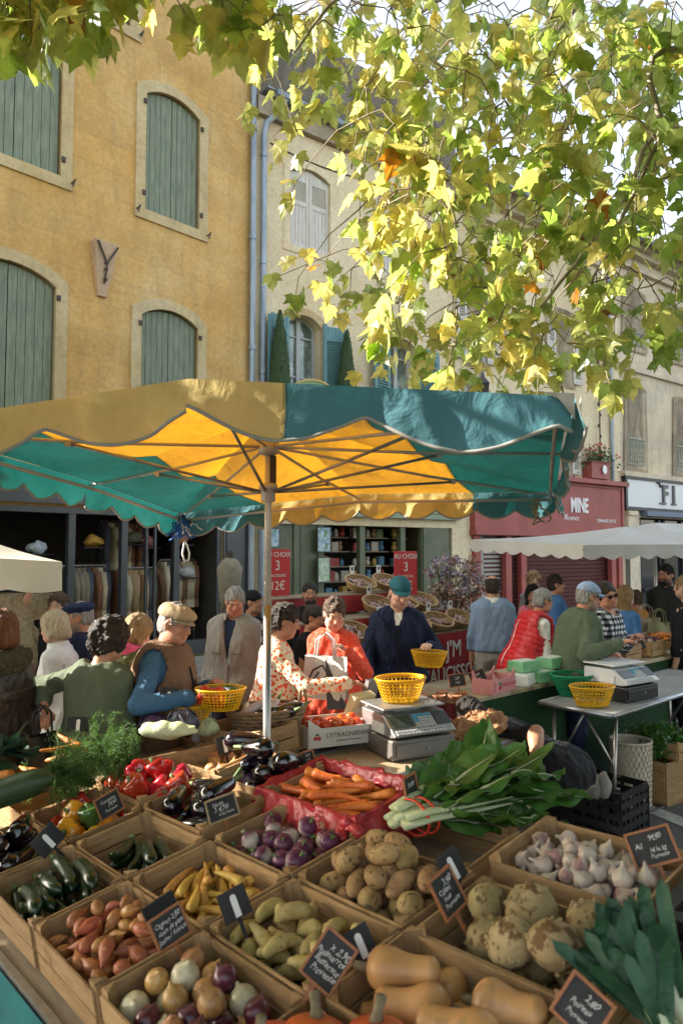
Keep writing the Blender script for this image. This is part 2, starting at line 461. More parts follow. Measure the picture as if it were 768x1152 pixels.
for zz in (3.4, 5.4, 7.4, 9.4, 11.4): mp_.lathe([(.068, -.04), (.068, .04)], 10, (-.07, -.09, zz))
mp_.build('downpipe', m_zinc, b1)
msf = MB()
for x in (-7.55, -6.1, -4.62, -3.25, -2.42, -1.50, -.66): msf.box((x, .06, 1.27), (.10, .10, 2.3))
msf.box((-4.1, .06, 2.40), (7.0, .12, .12)); msf.box((-4.1, .06, .2), (7.0, .12, .3)); msf.box((-4.1, -.03, 2.72), (8.15, .08, .50))
msf.box((-.30, .0, 1.3), (.62, .07, 2.55)); msf.box((-.30, -.04, .4), (.5, .02, .55)); msf.box((-.30, -.04, 1.55), (.5, .02, 1.5))
msf.box((-8.5, -.02, 1.3), (1.78, .07, 2.55))
for x in (-2.05, -1.9): msf.box((x, .02, 1.3), (.035, .05, 2.1))
msf.build('shopfront', m_darkgrey, b1)
mg = MB(); mg.box((-5.35, .055, 1.95), (1.4, .03, .82)); mg.build('window_blind', mat('grey_blind', (.13, .145, .165), .7), b1)
mg = MB()
for a, b in ((-7.5, -6.15), (-6.05, -4.67), (-4.57, -3.3)): mg.box(((a + b) / 2, .09, .95), (b - a, .008, 1.2))
mg.build('shop_window_glass', mat('shop_glass', (.02, .022, .024), .06, spec=.9), b1)
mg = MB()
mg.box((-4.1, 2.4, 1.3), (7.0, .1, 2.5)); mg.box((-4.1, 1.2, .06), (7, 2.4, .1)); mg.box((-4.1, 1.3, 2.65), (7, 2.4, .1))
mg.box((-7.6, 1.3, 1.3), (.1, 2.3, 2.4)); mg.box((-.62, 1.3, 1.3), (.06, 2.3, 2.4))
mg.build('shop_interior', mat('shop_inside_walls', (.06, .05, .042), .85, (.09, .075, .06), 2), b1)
ROOF2 = 9.75
b2 = bld('cream_building', F2, 'cream plastered house with teal louvred shutters and a sagging zinc gutter under a dark attic')
S2R, _ = F2.px(522, 560)
wF = spec(F2, 326, 371, 200, 282, .16); wG = spec(F2, 324, 361, 366, 470, .25)
wG = (wG[0], wG[1], 3.55, wG[3], wG[4])
wG2x, _ = F2.px(437, 395); wG2 = (wG2x, wG2x + (wG[1] - wG[0]), 3.55, wG[3], wG[4])
wFx, _ = F2.px(428, 300); wF2 = (wFx, wFx + (wF[1] - wF[0]), wF[2], wF[3], wF[4])
W2 = [wF, wF2, wG, wG2]
shop2 = arch_poly(.25, 5.02, .1, 2.30)
mb = MB()
wall_mesh(mb, [(0, 0), (S2R, 0), (S2R, ROOF2), (0, ROOF2)], [arch_poly(*w[:4], w[4]) for w in W2] + [shop2], .30)
mb.box((S2R / 2, 3.4, 6.1), (S2R, 6.2, 7.2)); mb.box((S2R / 2, 4.2, 1.25), (S2R, 4.6, 2.45)); mb.box((.11, 1.6, 1.25), (.22, 3.0, 2.44)); mb.box((S2R - .1, 1.6, 1.25), (.2, 3.0, 2.44))
mb.build('wall', m_cream, b2)
for i, w in enumerate(W2):
 x0, x1, z0, z1, rs = w
 fr = surround(*w, .14, .12, m_surr if i > 1 else m_cream, b2, -.02, .02)
 if i < 2:
  xm = (x0 + x1) / 2
  for k, (a, b) in enumerate(((x0 + .01, xm - .005), (xm + .005, x1 - .01))):
   mm = MB(); t = .035; fw = .06
   ztop = lambda q: arch_h(q, x0, x1, z1, rs) - .02
   for q0, q1 in ((a, a + fw), (b - fw, b)): mm.prism([(q0, z0), (q1, z0), (q1, ztop(q1)), (q0, ztop(q0))], t, (0, .04, 0), np.eye(3))
   zl0, zl1 = z0 + (z1 - z0) * .62, z1 - .12
   for zz in (z0 + .06, zl0, zl1 + .05): mm.box(((a + b) / 2, .06, zz), (b - a - 2 * fw, t, .09))
   mm.prism([(a + fw, zl1 + .08), (b - fw, zl1 + .08), (b - fw, ztop(b - fw)), (a + fw, ztop(a + fw))], t * .7, (0, .045, 0), np.eye(3))
   for j in range(11):
    z = zl0 + .05 + (zl1 - zl0 - .05) * (j + .5) / 11
    mm.box(((a + b) / 2, .065, z), (b - a - 2 * fw, .008, .05), ((1, 0, 0), (0, .8, .6), (0, -.6, .8)))
   nb = 4
   for j in range(nb):
    ww = (b - a - 2 * fw) / nb
    mm.box((a + fw + ww * (j + .5), .062, (z0 + zl0) / 2), (ww - .008, .02, zl0 - z0 - .1))
   mm.build('shutter', m_whitesh, fr)
 else:
  mm = MB(); fw = .055; Y = .22
  ring(mm, arch_poly(x0 + fw, x1 - fw, z0 + fw, z1 - .01, rs - .03), arch_poly(x0, x1, z0, z1, rs), Y, Y + .06)
  xm = (x0 + x1) / 2
  mm.box((xm, Y + .03, (z0 + z1 + rs) / 2), (.09, .07, z1 + rs - z0 - .04))
  for q in (.3, .62, .93): mm.box((xm, Y + .035, z0 + (z1 - z0) * q), (x1 - x0 - .06, .035, .03))
  for q in ((x0 * 3 + x1) / 4 - .02,): pass
  mm.build('casement', mat('grey_casement_paint', (.42, .43, .42), .5), fr)
  mm = MB(); mm.prism(arch_poly(x0 + .02, x1 - .02, z0 + .02, z1, rs - .03), .01, (0, Y + .05, 0), np.eye(3))
  mm.build('pane', mat('reflecting_glass', (.10, .14, .115), .08, (.30, .36, .30), 3.0, spec=.9, lo=.45, hi=.6), fr)
  mm = MB()
  for kx in (.25, .75):
   for j in range(16): mm.box((x0 + (x1 - x0) * kx + R.uniform(-.015, .015), Y + .044, z0 + (z1 - z0) * (.1 + .05 * j)), (.035, .004, .045))
  mm.build('lace_curtain', mat('lace', (.16, .19, .15), .8), fr)
  louver_shutter((x0 - .02, -.05, 0), .52, z0 + .02, z1, radians(180 + 14), m_tealsh, fr, rise=-.02 + rs * .6, hinge=1)
  louver_shutter((x1 + .02, -.05, 0), .52, z0 + .02, z1, radians(-14), m_tealsh, fr, rise=-.02 + rs * .6, hinge=1)
mm = MB()
mm.box((S2R / 2 + .03, .05 - .05, ROOF2 + .18), (S2R - .02, .22, .34)); mm.build('cornice', plaster('worn_cornice', (.30, .24, .17), (.40, .33, .24), (.5, .43, .33), .3, .4, .2, grime=.6), b2)
mm = MB()
mm.box((S2R / 2 + .03, .45, ROOF2 + 1.25), (S2R, .5, 1.8))
mm.build('attic_wall', m_attic, b2)
mm = MB()
for x in (1.25, 3.2, 4.9): mm.box((x, .18, ROOF2 + .72), (.16, .06, .2)); mm.box((x, .1, ROOF2 + .60), (.2, .1, .03))
mm.build('vent_hole', m_iron, b2)
mm = MB()
mm.tube([(.35, -.20, ROOF2 + .44), (S2R * .5, -.20, ROOF2 + .38), (S2R, -.2, ROOF2 + .32)], .085, 10); mm.bar((.2, .0, ROOF2 + .52), (S2R, 0, ROOF2 + .40), .35, .03)
mm.tube([(.55, -.20, ROOF2 + .38), (.45, -.2, ROOF2 + .12), (.2, -.12, ROOF2 - .15), (.17, -.09, ROOF2 - .35), (.17, -.09, .1)], .055, 10)
for zz in (3.2, 5, 7, 9): mm.lathe([(.066, -.035), (.066, .035)], 10, (.17, -.09, zz))
mm.build('gutter', m_zinc, b2)
mm = MB(); mm.tube([(.35 + t * (S2R - .5), -.012, ROOF2 - .42 - .05 * sin(t * 9) - .1 * t) for t in np.linspace(0, 1, 14)], .012, 5); mm.build('cable', m_iron, b2)
mm = MB()
mm.box((2.55, -.05, 2.52), (5.25, .16, .10)); mm.box((2.55, -.02, 2.85), (5.2, .10, .52))
mm.build('shop_beam', m_sagegreen, b2)
mm = MB()
for x in (.32, 1.0, 1.55, 2.55, 3.62, 4.2, 4.9): mm.box((x, .10, 1.25), (.13, .12, 2.3))
mm.box((.68, .1, 1.25), (.6, .06, 2.2)); mm.box((1.3, .1, 1.25), (.4, .06, 2.2))
mm.box((4.55, .06, 1.3), (.75, .10, 2.3)); mm.box((2.6, .1, .2), (4.6, .16, .3))
mm.build('shopfront', m_olive, b2)
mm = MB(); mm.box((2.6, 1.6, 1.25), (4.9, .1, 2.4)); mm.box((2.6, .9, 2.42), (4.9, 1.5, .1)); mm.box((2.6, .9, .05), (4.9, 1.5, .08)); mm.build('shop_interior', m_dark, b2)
mm = MB(); sx0, sz = F2.px(318, 438); sx1, _ = F2.px(372, 438)
sg = arch_poly(sx0, sx1, 3.28, sz, .22)
mm.prism(sg, .06, (0, -.26, 0), np.eye(3)); sgn = mm.build('shop_sign', mat('sign_green', (.20, .30, .13), .5), b2)
mm = MB(); ring(mm, [(x, z - .0) for x, z in arch_poly(sx0 + .05, sx1 - .05, 3.32, sz - .02, .2)], sg, -.275, -.255); mm.build('sign_border', mat('sign_gold', (.5, .36, .10), .5), sgn)
ROOF3 = 10.1
S3R, _ = F2.px(697, 520)
b3 = bld('pale_stone_building', F2, 'pale stone house with white louvred shutters above the brick red shopfront')
def simple_win(fac, xl, xr, yt, yb):
 mx = (xl + xr) / 2
 x0, _ = fac.px(xl, yt); x1, _ = fac.px(xr, yt); _, z1 = fac.px(mx, yt); _, z0 = fac.px(mx, yb)
 return x0, x1, z0, z1, 0
w3a = simple_win(F2, 523, 544, 262, 345); w3b = simple_win(F2, 622, 640, 290, 345); w3c = simple_win(F2, 623, 639, 412, 495); w3d = simple_win(F2, 524, 546, 395, 480)
zA0, zA1 = 6.1, 7.9
W3 = [(w3a[0], w3a[1], zA0, zA1, 0), (w3b[0], w3b[1], zA0, zA1, 0), (w3d[0], w3d[1], 3.75, 5.45, 0), (w3c[0], w3c[1], 3.75, 5.45, 0)]
sh3x0, _ = F2.px(528, 570)
shop3 = arch_poly(sh3x0 + .1, S3R - .35, .1, 2.3)
mb = MB(); wall_mesh(mb, [(S2R, 0), (S3R, 0), (S3R, ROOF3), (S2R, ROOF3)], [arch_poly(*w[:4]) for w in W3] + [shop3], .22)
cx3 = (S2R + S3R) / 2; l3 = S3R - S2R - .02
mb.box((cx3, 3.3, 6.3), (l3, 6.0, 7.5)); mb.box((cx3, 4.0, 1.25), (l3, 4.6, 2.44))
mb.build('wall', m_cream, b3)
for i, w in enumerate(W3):
 x0, x1, z0, z1, _ = w
 fr = surround(*w, .13, .12, m_stone, b3, -.03, .05)
 mm = MB(); Y = .16
 mm.box(((x0 + x1) / 2, Y, z1 - .04), (x1 - x0, .05, .08)); mm.box(((x0 + x1) / 2, Y, z0 + .05), (x1 - x0, .05, .1))
 for q in (x0 + .03, (x0 + x1) / 2, x1 - .03): mm.box((q, Y, (z0 + z1) / 2), (.07, .05, z1 - z0))
 for q in (.35, .68): mm.box(((x0 + x1) / 2, Y + .005, z0 + (z1 - z0) * q), (x1 - x0, .03, .03))
 mm.build('casement', m_white, fr)
 mm = MB(); mm.box(((x0 + x1) / 2, Y + .035, (z0 + z1) / 2), (x1 - x0, .01, z1 - z0)); mm.build('pane', m_glass, fr)
 sw = (x1 - x0) * .52
 louver_shutter((x0 - .03, -.04, 0), sw, z0 + .02, z1, radians(180 + 4), m_whitesh, fr, hinge=1, panels=((.05, .47), (.53, .95)))
 louver_shutter((x1 + .03, -.04, 0), sw, z0 + .02, z1, radians(-4), m_whitesh, fr, hinge=1, panels=((.05, .47), (.53, .95)))
def eaves(bx, x0, x1, z, m1):
 mm = MB(); mm.box(((x0 + x1) / 2, -.06, z - .55), (x1 - x0, .12, .10)); mm.box(((x0 + x1) / 2, -.10, z - .12), (x1 - x0, .2, .16)); mm.box(((x0 + x1) / 2, -.18, z + .03), (x1 - x0, .36, .14)); mm.build('cornice', m1, bx)
 mm = MB(); n = int((x1 - x0) / .2)
 for i in range(n):
  x = x0 + (i + .5) * (x1 - x0) / n
  mm.tube([(x, -.55, z + .16), (x, 2.5, z + 1.0)], .095, 8)
 mm.add([(x0, -.5, z + .11), (x1, -.5, z + .11), (x1, 3, z + 1.05), (x0, 3, z + 1.05)], [(0, 1, 2, 3)])
 mm.build('roof', m_tile, bx)
 mm = MB(); mm.tube([(x0, -.58, z + .08), (x1, -.58, z + .04)], .075, 10); mm.build('gutter', m_zinc, bx)
eaves(b3, S2R + .02, S3R - .02, ROOF3, m_stone)
for q, r_ in ((684, .05), (540, .045)):
 mm = MB(); xx, _ = F2.px(q, 420); mm.tube([(xx, -.07, 3.6), (xx, -.07, ROOF3)], r_, 8); mm.build('downpipe', m_zinc, b3)
fx1, fz1 = F2.px(700, 541, .12); fx0 = sh3x0; _, fz0 = F2.px(697, 601, .12)
fz1 = 3.55; fz0 = 2.28
red = MB()
red.box(((fx0 + fx1) / 2, -.06, (fz0 + fz1) / 2), (fx1 - fx0, .12, fz1 - fz0)); red.box(((fx0 + fx1) / 2, -.13, fz1 + .05), (fx1 - fx0 + .12, .30, .12))
red.box(((fx0 + fx1) / 2, -.10, fz0 - .06), (fx1 - fx0 + .04, .22, .12))
for x in (fx0 + .05, fx1 - .05): red.box((x, -.135, (fz0 + fz1) / 2), (.10, .03, fz1 - fz0))
for z in (fz0 + .04, fz1 - .05): red.box(((fx0 + fx1) / 2, -.132, z), (fx1 - fx0 - .22, .024, .08))
for x in (fx0 + .15, fx0 + 1.2, fx0 + 1.75, fx1 - .45, fx1 - .12): red.box((x, -.02, 1.15), (.2, .14, 2.1))
fas = red.build('shop_fascia', m_redp, b3, bevel=.006)
rs_ = MB()
for i in range(20): rs_.box(((fx0 + fx1) / 2 + .2, .12, .2 + i * .1), (fx1 - fx0 - .7, .03, .088), ((1, 0, 0), (0, .97, .2), (0, -.2, .97)))
rs_.build('roller_shutter', m_redd, b3)
mm = MB(); mm.box((fx0 + .75, .12, 1.2), (.8, .03, 2.0)); mm.build('door_panel', mat('pale_door', (.35, .33, .29), .6), b3)
xm0, zm0 = F2.px(634, 566, .13); xm1, _ = F2.px(661, 570, .13)
t = text_mesh('MINE', .52, m_letter, 'lettering', fas, 'RIGHT', .012, .62, bold=.012); t.rotation_euler = (radians(90), 0, 0); t.location = (xm1, -.13, zm0 - .05)
xm2, zm2 = F2.px(651, 583, .13)
t = text_mesh('PROVENCE', .12, m_letter, 'lettering', fas, 'RIGHT', .006); t.rotation_euler = (radians(90), 0, 0); t.location = (xm2, -.125, zm2 - .02)
xm3, zm3 = F2.px(692, 586, .13)
t = text_mesh('TERRASSE D\'ETE', .12, m_letter, 'lettering', fas, 'RIGHT', .006); t.rotation_euler = (radians(90), 0, 0); t.location = (xm3, -.125, zm3 - .02)
mm = MB(); xa, za = F2.px(636, 575, .13)
mm.tube([(xa - .1, -.13, za - .02), (xa - .08, -.13, za - .12), (xa + .0, -.13, za - .14), (xa + .04, -.13, za - .08)], .018, 6); mm.build('lettering', m_letter, fas)
b4 = bld('stone_building_with_balconettes', F2, 'pale ashlar house with small iron window guards above the white framed shop sign')
S4R = S3R + 12
w4 = []
wx0, _ = F2.px(703, 460); wx1, _ = F2.px(721, 460); w4.append((wx0, wx1, 4.15, 6.3, 0))
vx0, _ = F2.px(757, 470); dw = vx0 - wx0
for k in range(1, 5): w4.append((wx0 + dw * k, wx1 + dw * k + .2, 4.15, 6.3, 0))
for k in range(0, 5): w4.append((wx0 + dw * k, wx1 + dw * k + .1, 7.6, 9.1, 0))
mb = MB(); s4x0, _ = F2.px(716, 570)
shop4 = arch_poly(S3R + .9, S4R - .5, .1, 2.75)
wall_mesh(mb, [(S3R, 0), (S4R, 0), (S4R, ROOF3 + .3), (S3R, ROOF3 + .3)], [arch_poly(*w[:4]) for w in w4] + [shop4], .25)
mb.box(((S3R + S4R) / 2, 3.3, 6.4), (12 - .02, 6.0, 7.2)); mb.box(((S3R + S4R) / 2, 4.0, 1.4), (11.98, 4.6, 2.78))
mb.build('wall', m_stone, b4)
for i, w in enumerate(w4):
 x0, x1, z0, z1, _ = w
 fr = surround(*w, .2, .14, m_stone, b4, -.05, .03)
 mm = MB(); Y = .18
 for q in (x0 + .04, (x0 + x1) / 2, x1 - .04): mm.box((q, Y, (z0 + z1) / 2), (.09, .05, z1 - z0))
 for q in (z0 + .05, z1 - .05, z0 + (z1 - z0) * .55): mm.box(((x0 + x1) / 2, Y, q), (x1 - x0, .05, .08))
 mm.build('casement', m_white, fr)
 mm = MB(); mm.box(((x0 + x1) / 2, Y + .035, (z0 + z1) / 2), (x1 - x0, .01, z1 - z0)); mm.build('pane', m_glass, fr)
 if i in (1, 2, 3):
  mm = MB(); mm.box(((x0 + x1) / 2, Y - .03, z1 - .35), (x1 - x0 - .1, .02, .7)); mm.build('roller_blind', m_white, fr)
 mm = MB(); y = -.06; bz = z0 + .02; H = .78 if i < 5 else .4
 mm.bar((x0 - .02, y, bz + H), (x1 + .02, y, bz + H), .04, .03); mm.bar((x0 - .02, y, bz + .06), (x1 + .02, y, bz + .06), .03, .02)
 nn = 7
 for k in range(nn + 1):
  x = x0 + (x1 - x0) * k / nn; mm.tube([(x, y, bz + .05), (x, y, bz + H)], .012, 5)
 for k in range(nn):
  xc = x0 + (x1 - x0) * (k + .5) / nn
  for zc, rr in ((bz + H * .3, .05), (bz + H * .62, .055), (bz + H * .86, .035)):
   mm.tube([(xc + rr * cos(a), y, zc + rr * 1.6 * sin(a)) for a in np.linspace(0, 2 * pi, 9)], .009, 4, False)
 mm.build('window_guard', mat('pale_green_ironwork', (.34, .35, .27), .6), fr)
eaves(b4, S3R + .02, S4R, ROOF3 + .3, m_stone)
mm = MB(); mm.box(((S3R + S4R) / 2, -.07, 3.94), (12, .16, .14)); mm.box(((S3R + S4R) / 2, -.04, 6.95), (12, .1, .16)); mm.build('string_course', m_stone, b4)
mm = MB(); mm.box((S3R + .33, -.06, 1.45), (.36, .12, 2.7)); mm.box((S3R + .33, -.09, 2.85), (.44, .18, .12)); mm.box((S3R + .33, -.09, .2), (.44, .18, .4))
mm.build('pilaster', m_stone, b4)
sgx0, _ = F2.px(704, 550, .12)
mm = MB(); fz0, fz1 = 2.98, 3.84
mm.box(((sgx0 + S4R) / 2, -.06, (fz0 + fz1) / 2), (S4R - sgx0, .08, fz1 - fz0)); sb = mm.build('shop_sign', mat('sign_white', (.62, .63, .62), .4), b4)
mm = MB()
for z in (fz0, fz1): mm.box(((sgx0 + S4R) / 2, -.075, z), (S4R - sgx0 + .1, .13, .09))
mm.box((sgx0, -.073, (fz0 + fz1) / 2), (.1, .125, fz1 - fz0 - .02)); mm.build('sign_frame', mat('black_frame', (.015, .015, .018), .5), sb)
xf, zf = F2.px(748, 556, .13)
mb_let = mat('black_lettering', (.03, .03, .036), .4)
for tx, xo, sz in (('F', 0, .72), ('I', .48, .72)):
 t = text_mesh(tx, sz, mb_let, 'lettering', sb, 'CENTER', .02, bold=.02); t.rotation_euler = (radians(90), 0, 0); t.location = (xf + xo, -.12, zf - .02)
mm = MB()
for dx, dz, w_ in ((-.13, -.26, .34), (.48, -.26, .26), (-.2, .26, .2)): mm.box((xf + dx, -.12, zf + dz - .02), (w_, .04, .045))
mm.tube([(xf - .42, -.12, zf + .30), (xf - .33, -.12, zf + .33), (xf - .22, -.12, zf + .2), (xf - .16, -.12, zf + .25)], .03, 6)
mm.build('lettering', mb_let, sb)
mm = MB(); mm.box(((S3R + S4R) / 2 + .4, -.1, 2.86), (10.9, .25, .14)); mm.build('awning_case', mat('blue_grey_awning', (.12, .16, .22), .6), b4)
mm = MB()
for k in range(9): mm.box((S3R + 1.0 + k * 1.3, .1, 1.4), (.09, .1, 2.7))
mm.box((S3R + 6.2, .1, .35), (10.4, .12, .6)); mm.box((S3R + 6.2, .1, .72), (10.4, .3, .08)); mm.build('shopfront', m_dark, b4)
mm = MB(); mm.box((S3R + 6.2, .2, 1.7), (10.4, .02, 2.0)); mm.build('shop_window_glass', m_glass, b4)
def topiary(px, py_top, label):
 s, z = F2.px(px, py_top, .30); base = 3.42
 o = F2.w(s, base, .30); h = z - base
 e = empty('topiary_tree', o, label, 'topiary', 'clipped cone topiaries beside the arched window')
 mb = MB(); prof = [(.02, .12)] + [(.30 * (1 - t) ** .75 + .02, .14 + (h - .14) * t) for t in np.linspace(0, 1, 14)]
 mb.lathe(prof, 26)
 me = mb.mesh('crown', mat('clipped_foliage', (.020, .045, .014), .8, (.055, .10, .03), 40, 6, 1.0, 90), True)
 jitter_mesh(me, .015, 40); link('crown', me, e)
 mb = MB()
 for k in range(900):
  t = R.random() ** 1.3; a = R.uniform(0, 2 * pi); r = .30 * (1 - t) ** .75 + .02
  p = A3(r * cos(a), r * sin(a), .14 + (h - .14) * t); q = A3(cos(a), sin(a), .6) + RN.normal(size=3) * .7; q = nrm(q)
  sd = nrm(np.cross(q, RN.normal(size=3))) * .012
  mb.add([p - q * .01 - sd, p - q * .01 + sd, p + q * .035], [(0, 1, 2)])
 mb.build('leaves', mat('clipped_leaf', (.04, .085, .02), .6, (.08, .14, .04), 20), e)
 mb = MB(); mb.lathe([(.16, 0), (.2, .25), (.22, .25), (.22, .28)], 16, (0, 0, -.12)); mb.build('pot', mat('terracotta_dark', (.09, .06, .045), .7), e)
 return e
topiary(315, 349, 'tall clipped cone topiary left of the arched window, against the open teal shutter')
topiary(390, 371, 'clipped cone topiary right of the arched window, before its other teal shutter')
sx, sz = F2.px(674, 535, .25)
e = empty('flower_box', F2.w(sx, 3.67, .16), 'dark red planter of trailing red geraniums on top of the red shop fascia', 'planter', rz=F2.rz)
mb = MB(); mb.box((0, 0, .22), (.80, .26, .42)); mb.box((0, 0, .44), (.86, .30, .04)); mb.build('box', m_redp, e, bevel=.008)
mb = MB(); mb.lathe([(.001, .0), (.08, .0), (.1, .02), (.08, .03)], 14, (.12, -.15, .25), ((1, 0, 0), (0, 0, 1.2), (0, -1, 0))); mb.build('medallion', m_letter, e)
mb = MB(); mf = MB()
for k in range(420):
 x = R.gauss(0, .33); y = R.gauss(-.05, .13); z = .45 + abs(R.gauss(.13, .14)) - max(0, abs(x) - .4) * .8
 q = nrm(RN.normal(size=3)); s2 = nrm(np.cross(q, RN.normal(size=3)))
 mb.add([A3(x, y, z) - s2 * .03, A3(x, y, z) + q * .045, A3(x, y, z) + s2 * .03, A3(x, y, z) - q * .03], [(0, 1, 2, 3)])
for k in range(26):
 x = R.gauss(0, .28); y = R.gauss(-.1, .1); z = .60 + R.random() * .28
 for j in range(9):
  p = A3(x, y, z) + RN.normal(size=3) * .03; q = nrm(RN.normal(size=3)); s2 = nrm(np.cross(q, RN.normal(size=3)))
  mf.add([p - s2 * .02, p + q * .02, p + s2 * .02, p - q * .02], [(0, 1, 2, 3)])
mb.build('leaves', mat('geranium_leaf', (.045, .10, .03), .6, (.09, .16, .05), 15), e); mf.build('flowers', mat('geranium_red', (.55, .03, .035), .6), e)
sx, sz = F2.px(541, 432, .3)
e = empty('wall_lantern', F2.w(sx, sz - .45, .35), 'black glazed wall lantern on a bracket between stone house windows', 'lantern', rz=F2.rz)
mb = MB(); mb.lathe([(.10, .0), (.17, .42), (.19, .44), (.06, .58), (.02, .68)], 4); mb.build('glazed_case', mat('lantern_glass', (.05, .05, .05), .2), e)
mb = MB()
for k in range(4):
 a = pi / 2 * k; mb.tube([(.10 * cos(a), .10 * sin(a), 0), (.175 * cos(a), .175 * sin(a), .43)], .012, 5)
mb.tube([(0, 0, .66), (0, .0, .8), (0, .35, .86)], .015, 6); mb.tube([(0, .35, .4), (0, .2, .8)], .012, 5); mb.build('bracket', m_iron, e)
sx, sz = F2.px(672, 385, .1); _, sz2 = F2.px(672, 520, .1)
e = empty('light_garland', F2.w(sx, 0, .1), 'black hanging cable with small bulbs running down the stone front above the planter', 'garland')
mb = MB(); mb.tube([(0, 0, sz2), (.01, 0, (sz + sz2) / 2), (0, 0, sz + 2)], .018, 6); mb.build('cable', m_iron, e)
mb = MB()
for k in range(14): mb.ell((.02 * (-1) ** k, 0, sz2 + .12 + k * (sz + .8 - sz2) / 14), (.035, .035, .05), None, 8, 5)
mb.build('bulbs', m_iron, e)
def canvas(name, c, tc, tr=.35):
 m = mat(name, c, .8, tuple(x * .86 for x in c), 1.6, 6, .12, 140, .2, trans=tr, tcol=tc, spots=(3.0, tuple(x * .80 for x in c), .62))
 return m
m_hem = mat('grey_hem_tape', (.34, .33, .29), .7)
m_patch = mat('grey_corner_patch', (.30, .29, .25), .8, (.38, .36, .31), 6)
m_steel = mat('galvanised_steel', (.30, .29, .275), .36, (.40, .385, .36), 3, 4, .03, 30, .5, .9, stretch=(8, 8, 1))
m_oldalu = mat('old_aluminium', (.50, .46, .40), .42, (.62, .57, .50), 6, 4, 0, 30, .5, .35)
def scallop(q, per): return abs(sin(pi * q / per))
HB = P(302, 503, 3.35)                       # hub where the ribs meet
BLc, BRc, FRc, FLc = P(203, 577, 4.57), P(626, 553, 4.16), P(641, 447, 2.25), P(-116, 478, 2.68)
NM = P(215, 427, 2.47); LM = P(101, 540, 3.75); BM = P(404, 556, 4.36); RM = (BRc + FRc) / 2 + A3(0, 0, .05)
um = empty('market_parasol', (HB[0], HB[1], 0), 'big market parasol of yellow and teal canvas over the vegetable stall', 'parasol')
O = A3(HB[0], HB[1], 0)
TOP = HB + A3(0, 0, .13)
def rim(k, t):
 c = [FLc, NM, FRc, RM, BRc, BM, BLc, LM]
 return c[k] * (1 - t) + c[(k + 1) % 8] * t
def edge_t(p):
 """how far along the near edge, slanted like the seams: decides the stripe"""
 e1 = FRc[:2] - FLc[:2]; e2 = BLc[:2] - FLc[:2]
 M = np.linalg.inv(np.array([e1, e2]).T); t, v = M @ (p[:2] - FLc[:2])
 return t - .13 * v
def striped():
 e1 = FRc[:2] - FLc[:2]; e2 = BLc[:2] - FLc[:2]; M = np.linalg.inv(np.array([e1, e2]).T); g = M[0] - .13 * M[1]; c0 = float(g @ (O[:2] - FLc[:2]))
 m, nt, b, out = _nt('striped_canvas'); L = nt.links.new
 tc = nt.nodes.new('ShaderNodeTexCoord'); dp = nt.nodes.new('ShaderNodeVectorMath'); dp.operation = 'DOT_PRODUCT'; L(tc.outputs['Object'], dp.inputs[0]); dp.inputs[1].default_value = (g[0], g[1], 0)
 sb = N(nt, 'ShaderNodeMath', _operation='ADD'); L(dp.outputs['Value'], sb.inputs[0]); sb.inputs[1].default_value = c0 - .361
 ab = N(nt, 'ShaderNodeMath', _operation='ABSOLUTE'); L(sb.outputs[0], ab.inputs[0]); gt = N(nt, 'ShaderNodeMath', _operation='GREATER_THAN'); L(ab.outputs[0], gt.inputs[0]); gt.inputs[1].default_value = .261
 sd = N(nt, 'ShaderNodeMath', _operation='SUBTRACT'); L(ab.outputs[0], sd.inputs[0]); sd.inputs[1].default_value = .261; sa = N(nt, 'ShaderNodeMath', _operation='ABSOLUTE'); L(sd.outputs[0], sa.inputs[0]); sl = N(nt, 'ShaderNodeMath', _operation='LESS_THAN'); L(sa.outputs[0], sl.inputs[0]); sl.inputs[1].default_value = .004
 nz = N(nt, 'ShaderNodeTexNoise', Scale=2.2, Detail=8.0, Roughness=.65); L(tc.outputs['Object'], nz.inputs['Vector']); rv = ramp(nt, nz.outputs[0], [(.3, (.70, .68, .66)), (.6, (1, 1, 1))])
 n4 = N(nt, 'ShaderNodeTexNoise', Scale=9.0, Detail=4.0); L(tc.outputs['Object'], n4.inputs['Vector']); r4 = ramp(nt, n4.outputs[0], [(.68, (1, 1, 1)), (.76, (.72, .66, .58))])
 dirt = mix(nt, 1.0, rv.outputs[0], r4.outputs[0], 'MULTIPLY'); dirt = mix(nt, sl.outputs[0], dirt, (.55, .55, .5))
 base = mix(nt, 1.0, mix(nt, gt.outputs[0], (.90, .72, .30), (.14, .35, .41)), dirt, 'MULTIPLY'); tr = mix(nt, 1.0, mix(nt, gt.outputs[0], (.80, .36, .010), (.004, .11, .095)), dirt, 'MULTIPLY')
 L(base, b.inputs['Base Color']); b.inputs['Roughness'].default_value = .8; b.inputs['Specular IOR Level'].default_value = .2
 n2 = N(nt, 'ShaderNodeTexNoise', Scale=6.0, Detail=5.0, Distortion=1.5); L(tc.outputs['Object'], n2.inputs['Vector']); bp = N(nt, 'ShaderNodeBump', Strength=.45, Distance=.03); L(n2.outputs[0], bp.inputs['Height']); L(bp.outputs[0], b.inputs['Normal'])
 t = nt.nodes.new('ShaderNodeBsdfTranslucent'); L(tr, t.inputs[0]); L(bp.outputs[0], t.inputs['Normal']); ms = nt.nodes.new('ShaderNodeMixShader'); ms.inputs[0].default_value = .28; L(b.outputs[0], ms.inputs[1]); L(t.outputs[0], ms.inputs[2]); L(ms.outputs[0], out.inputs[0])
 return m
m_strip = striped()
mb = MB(); NU, NV = 24, 20
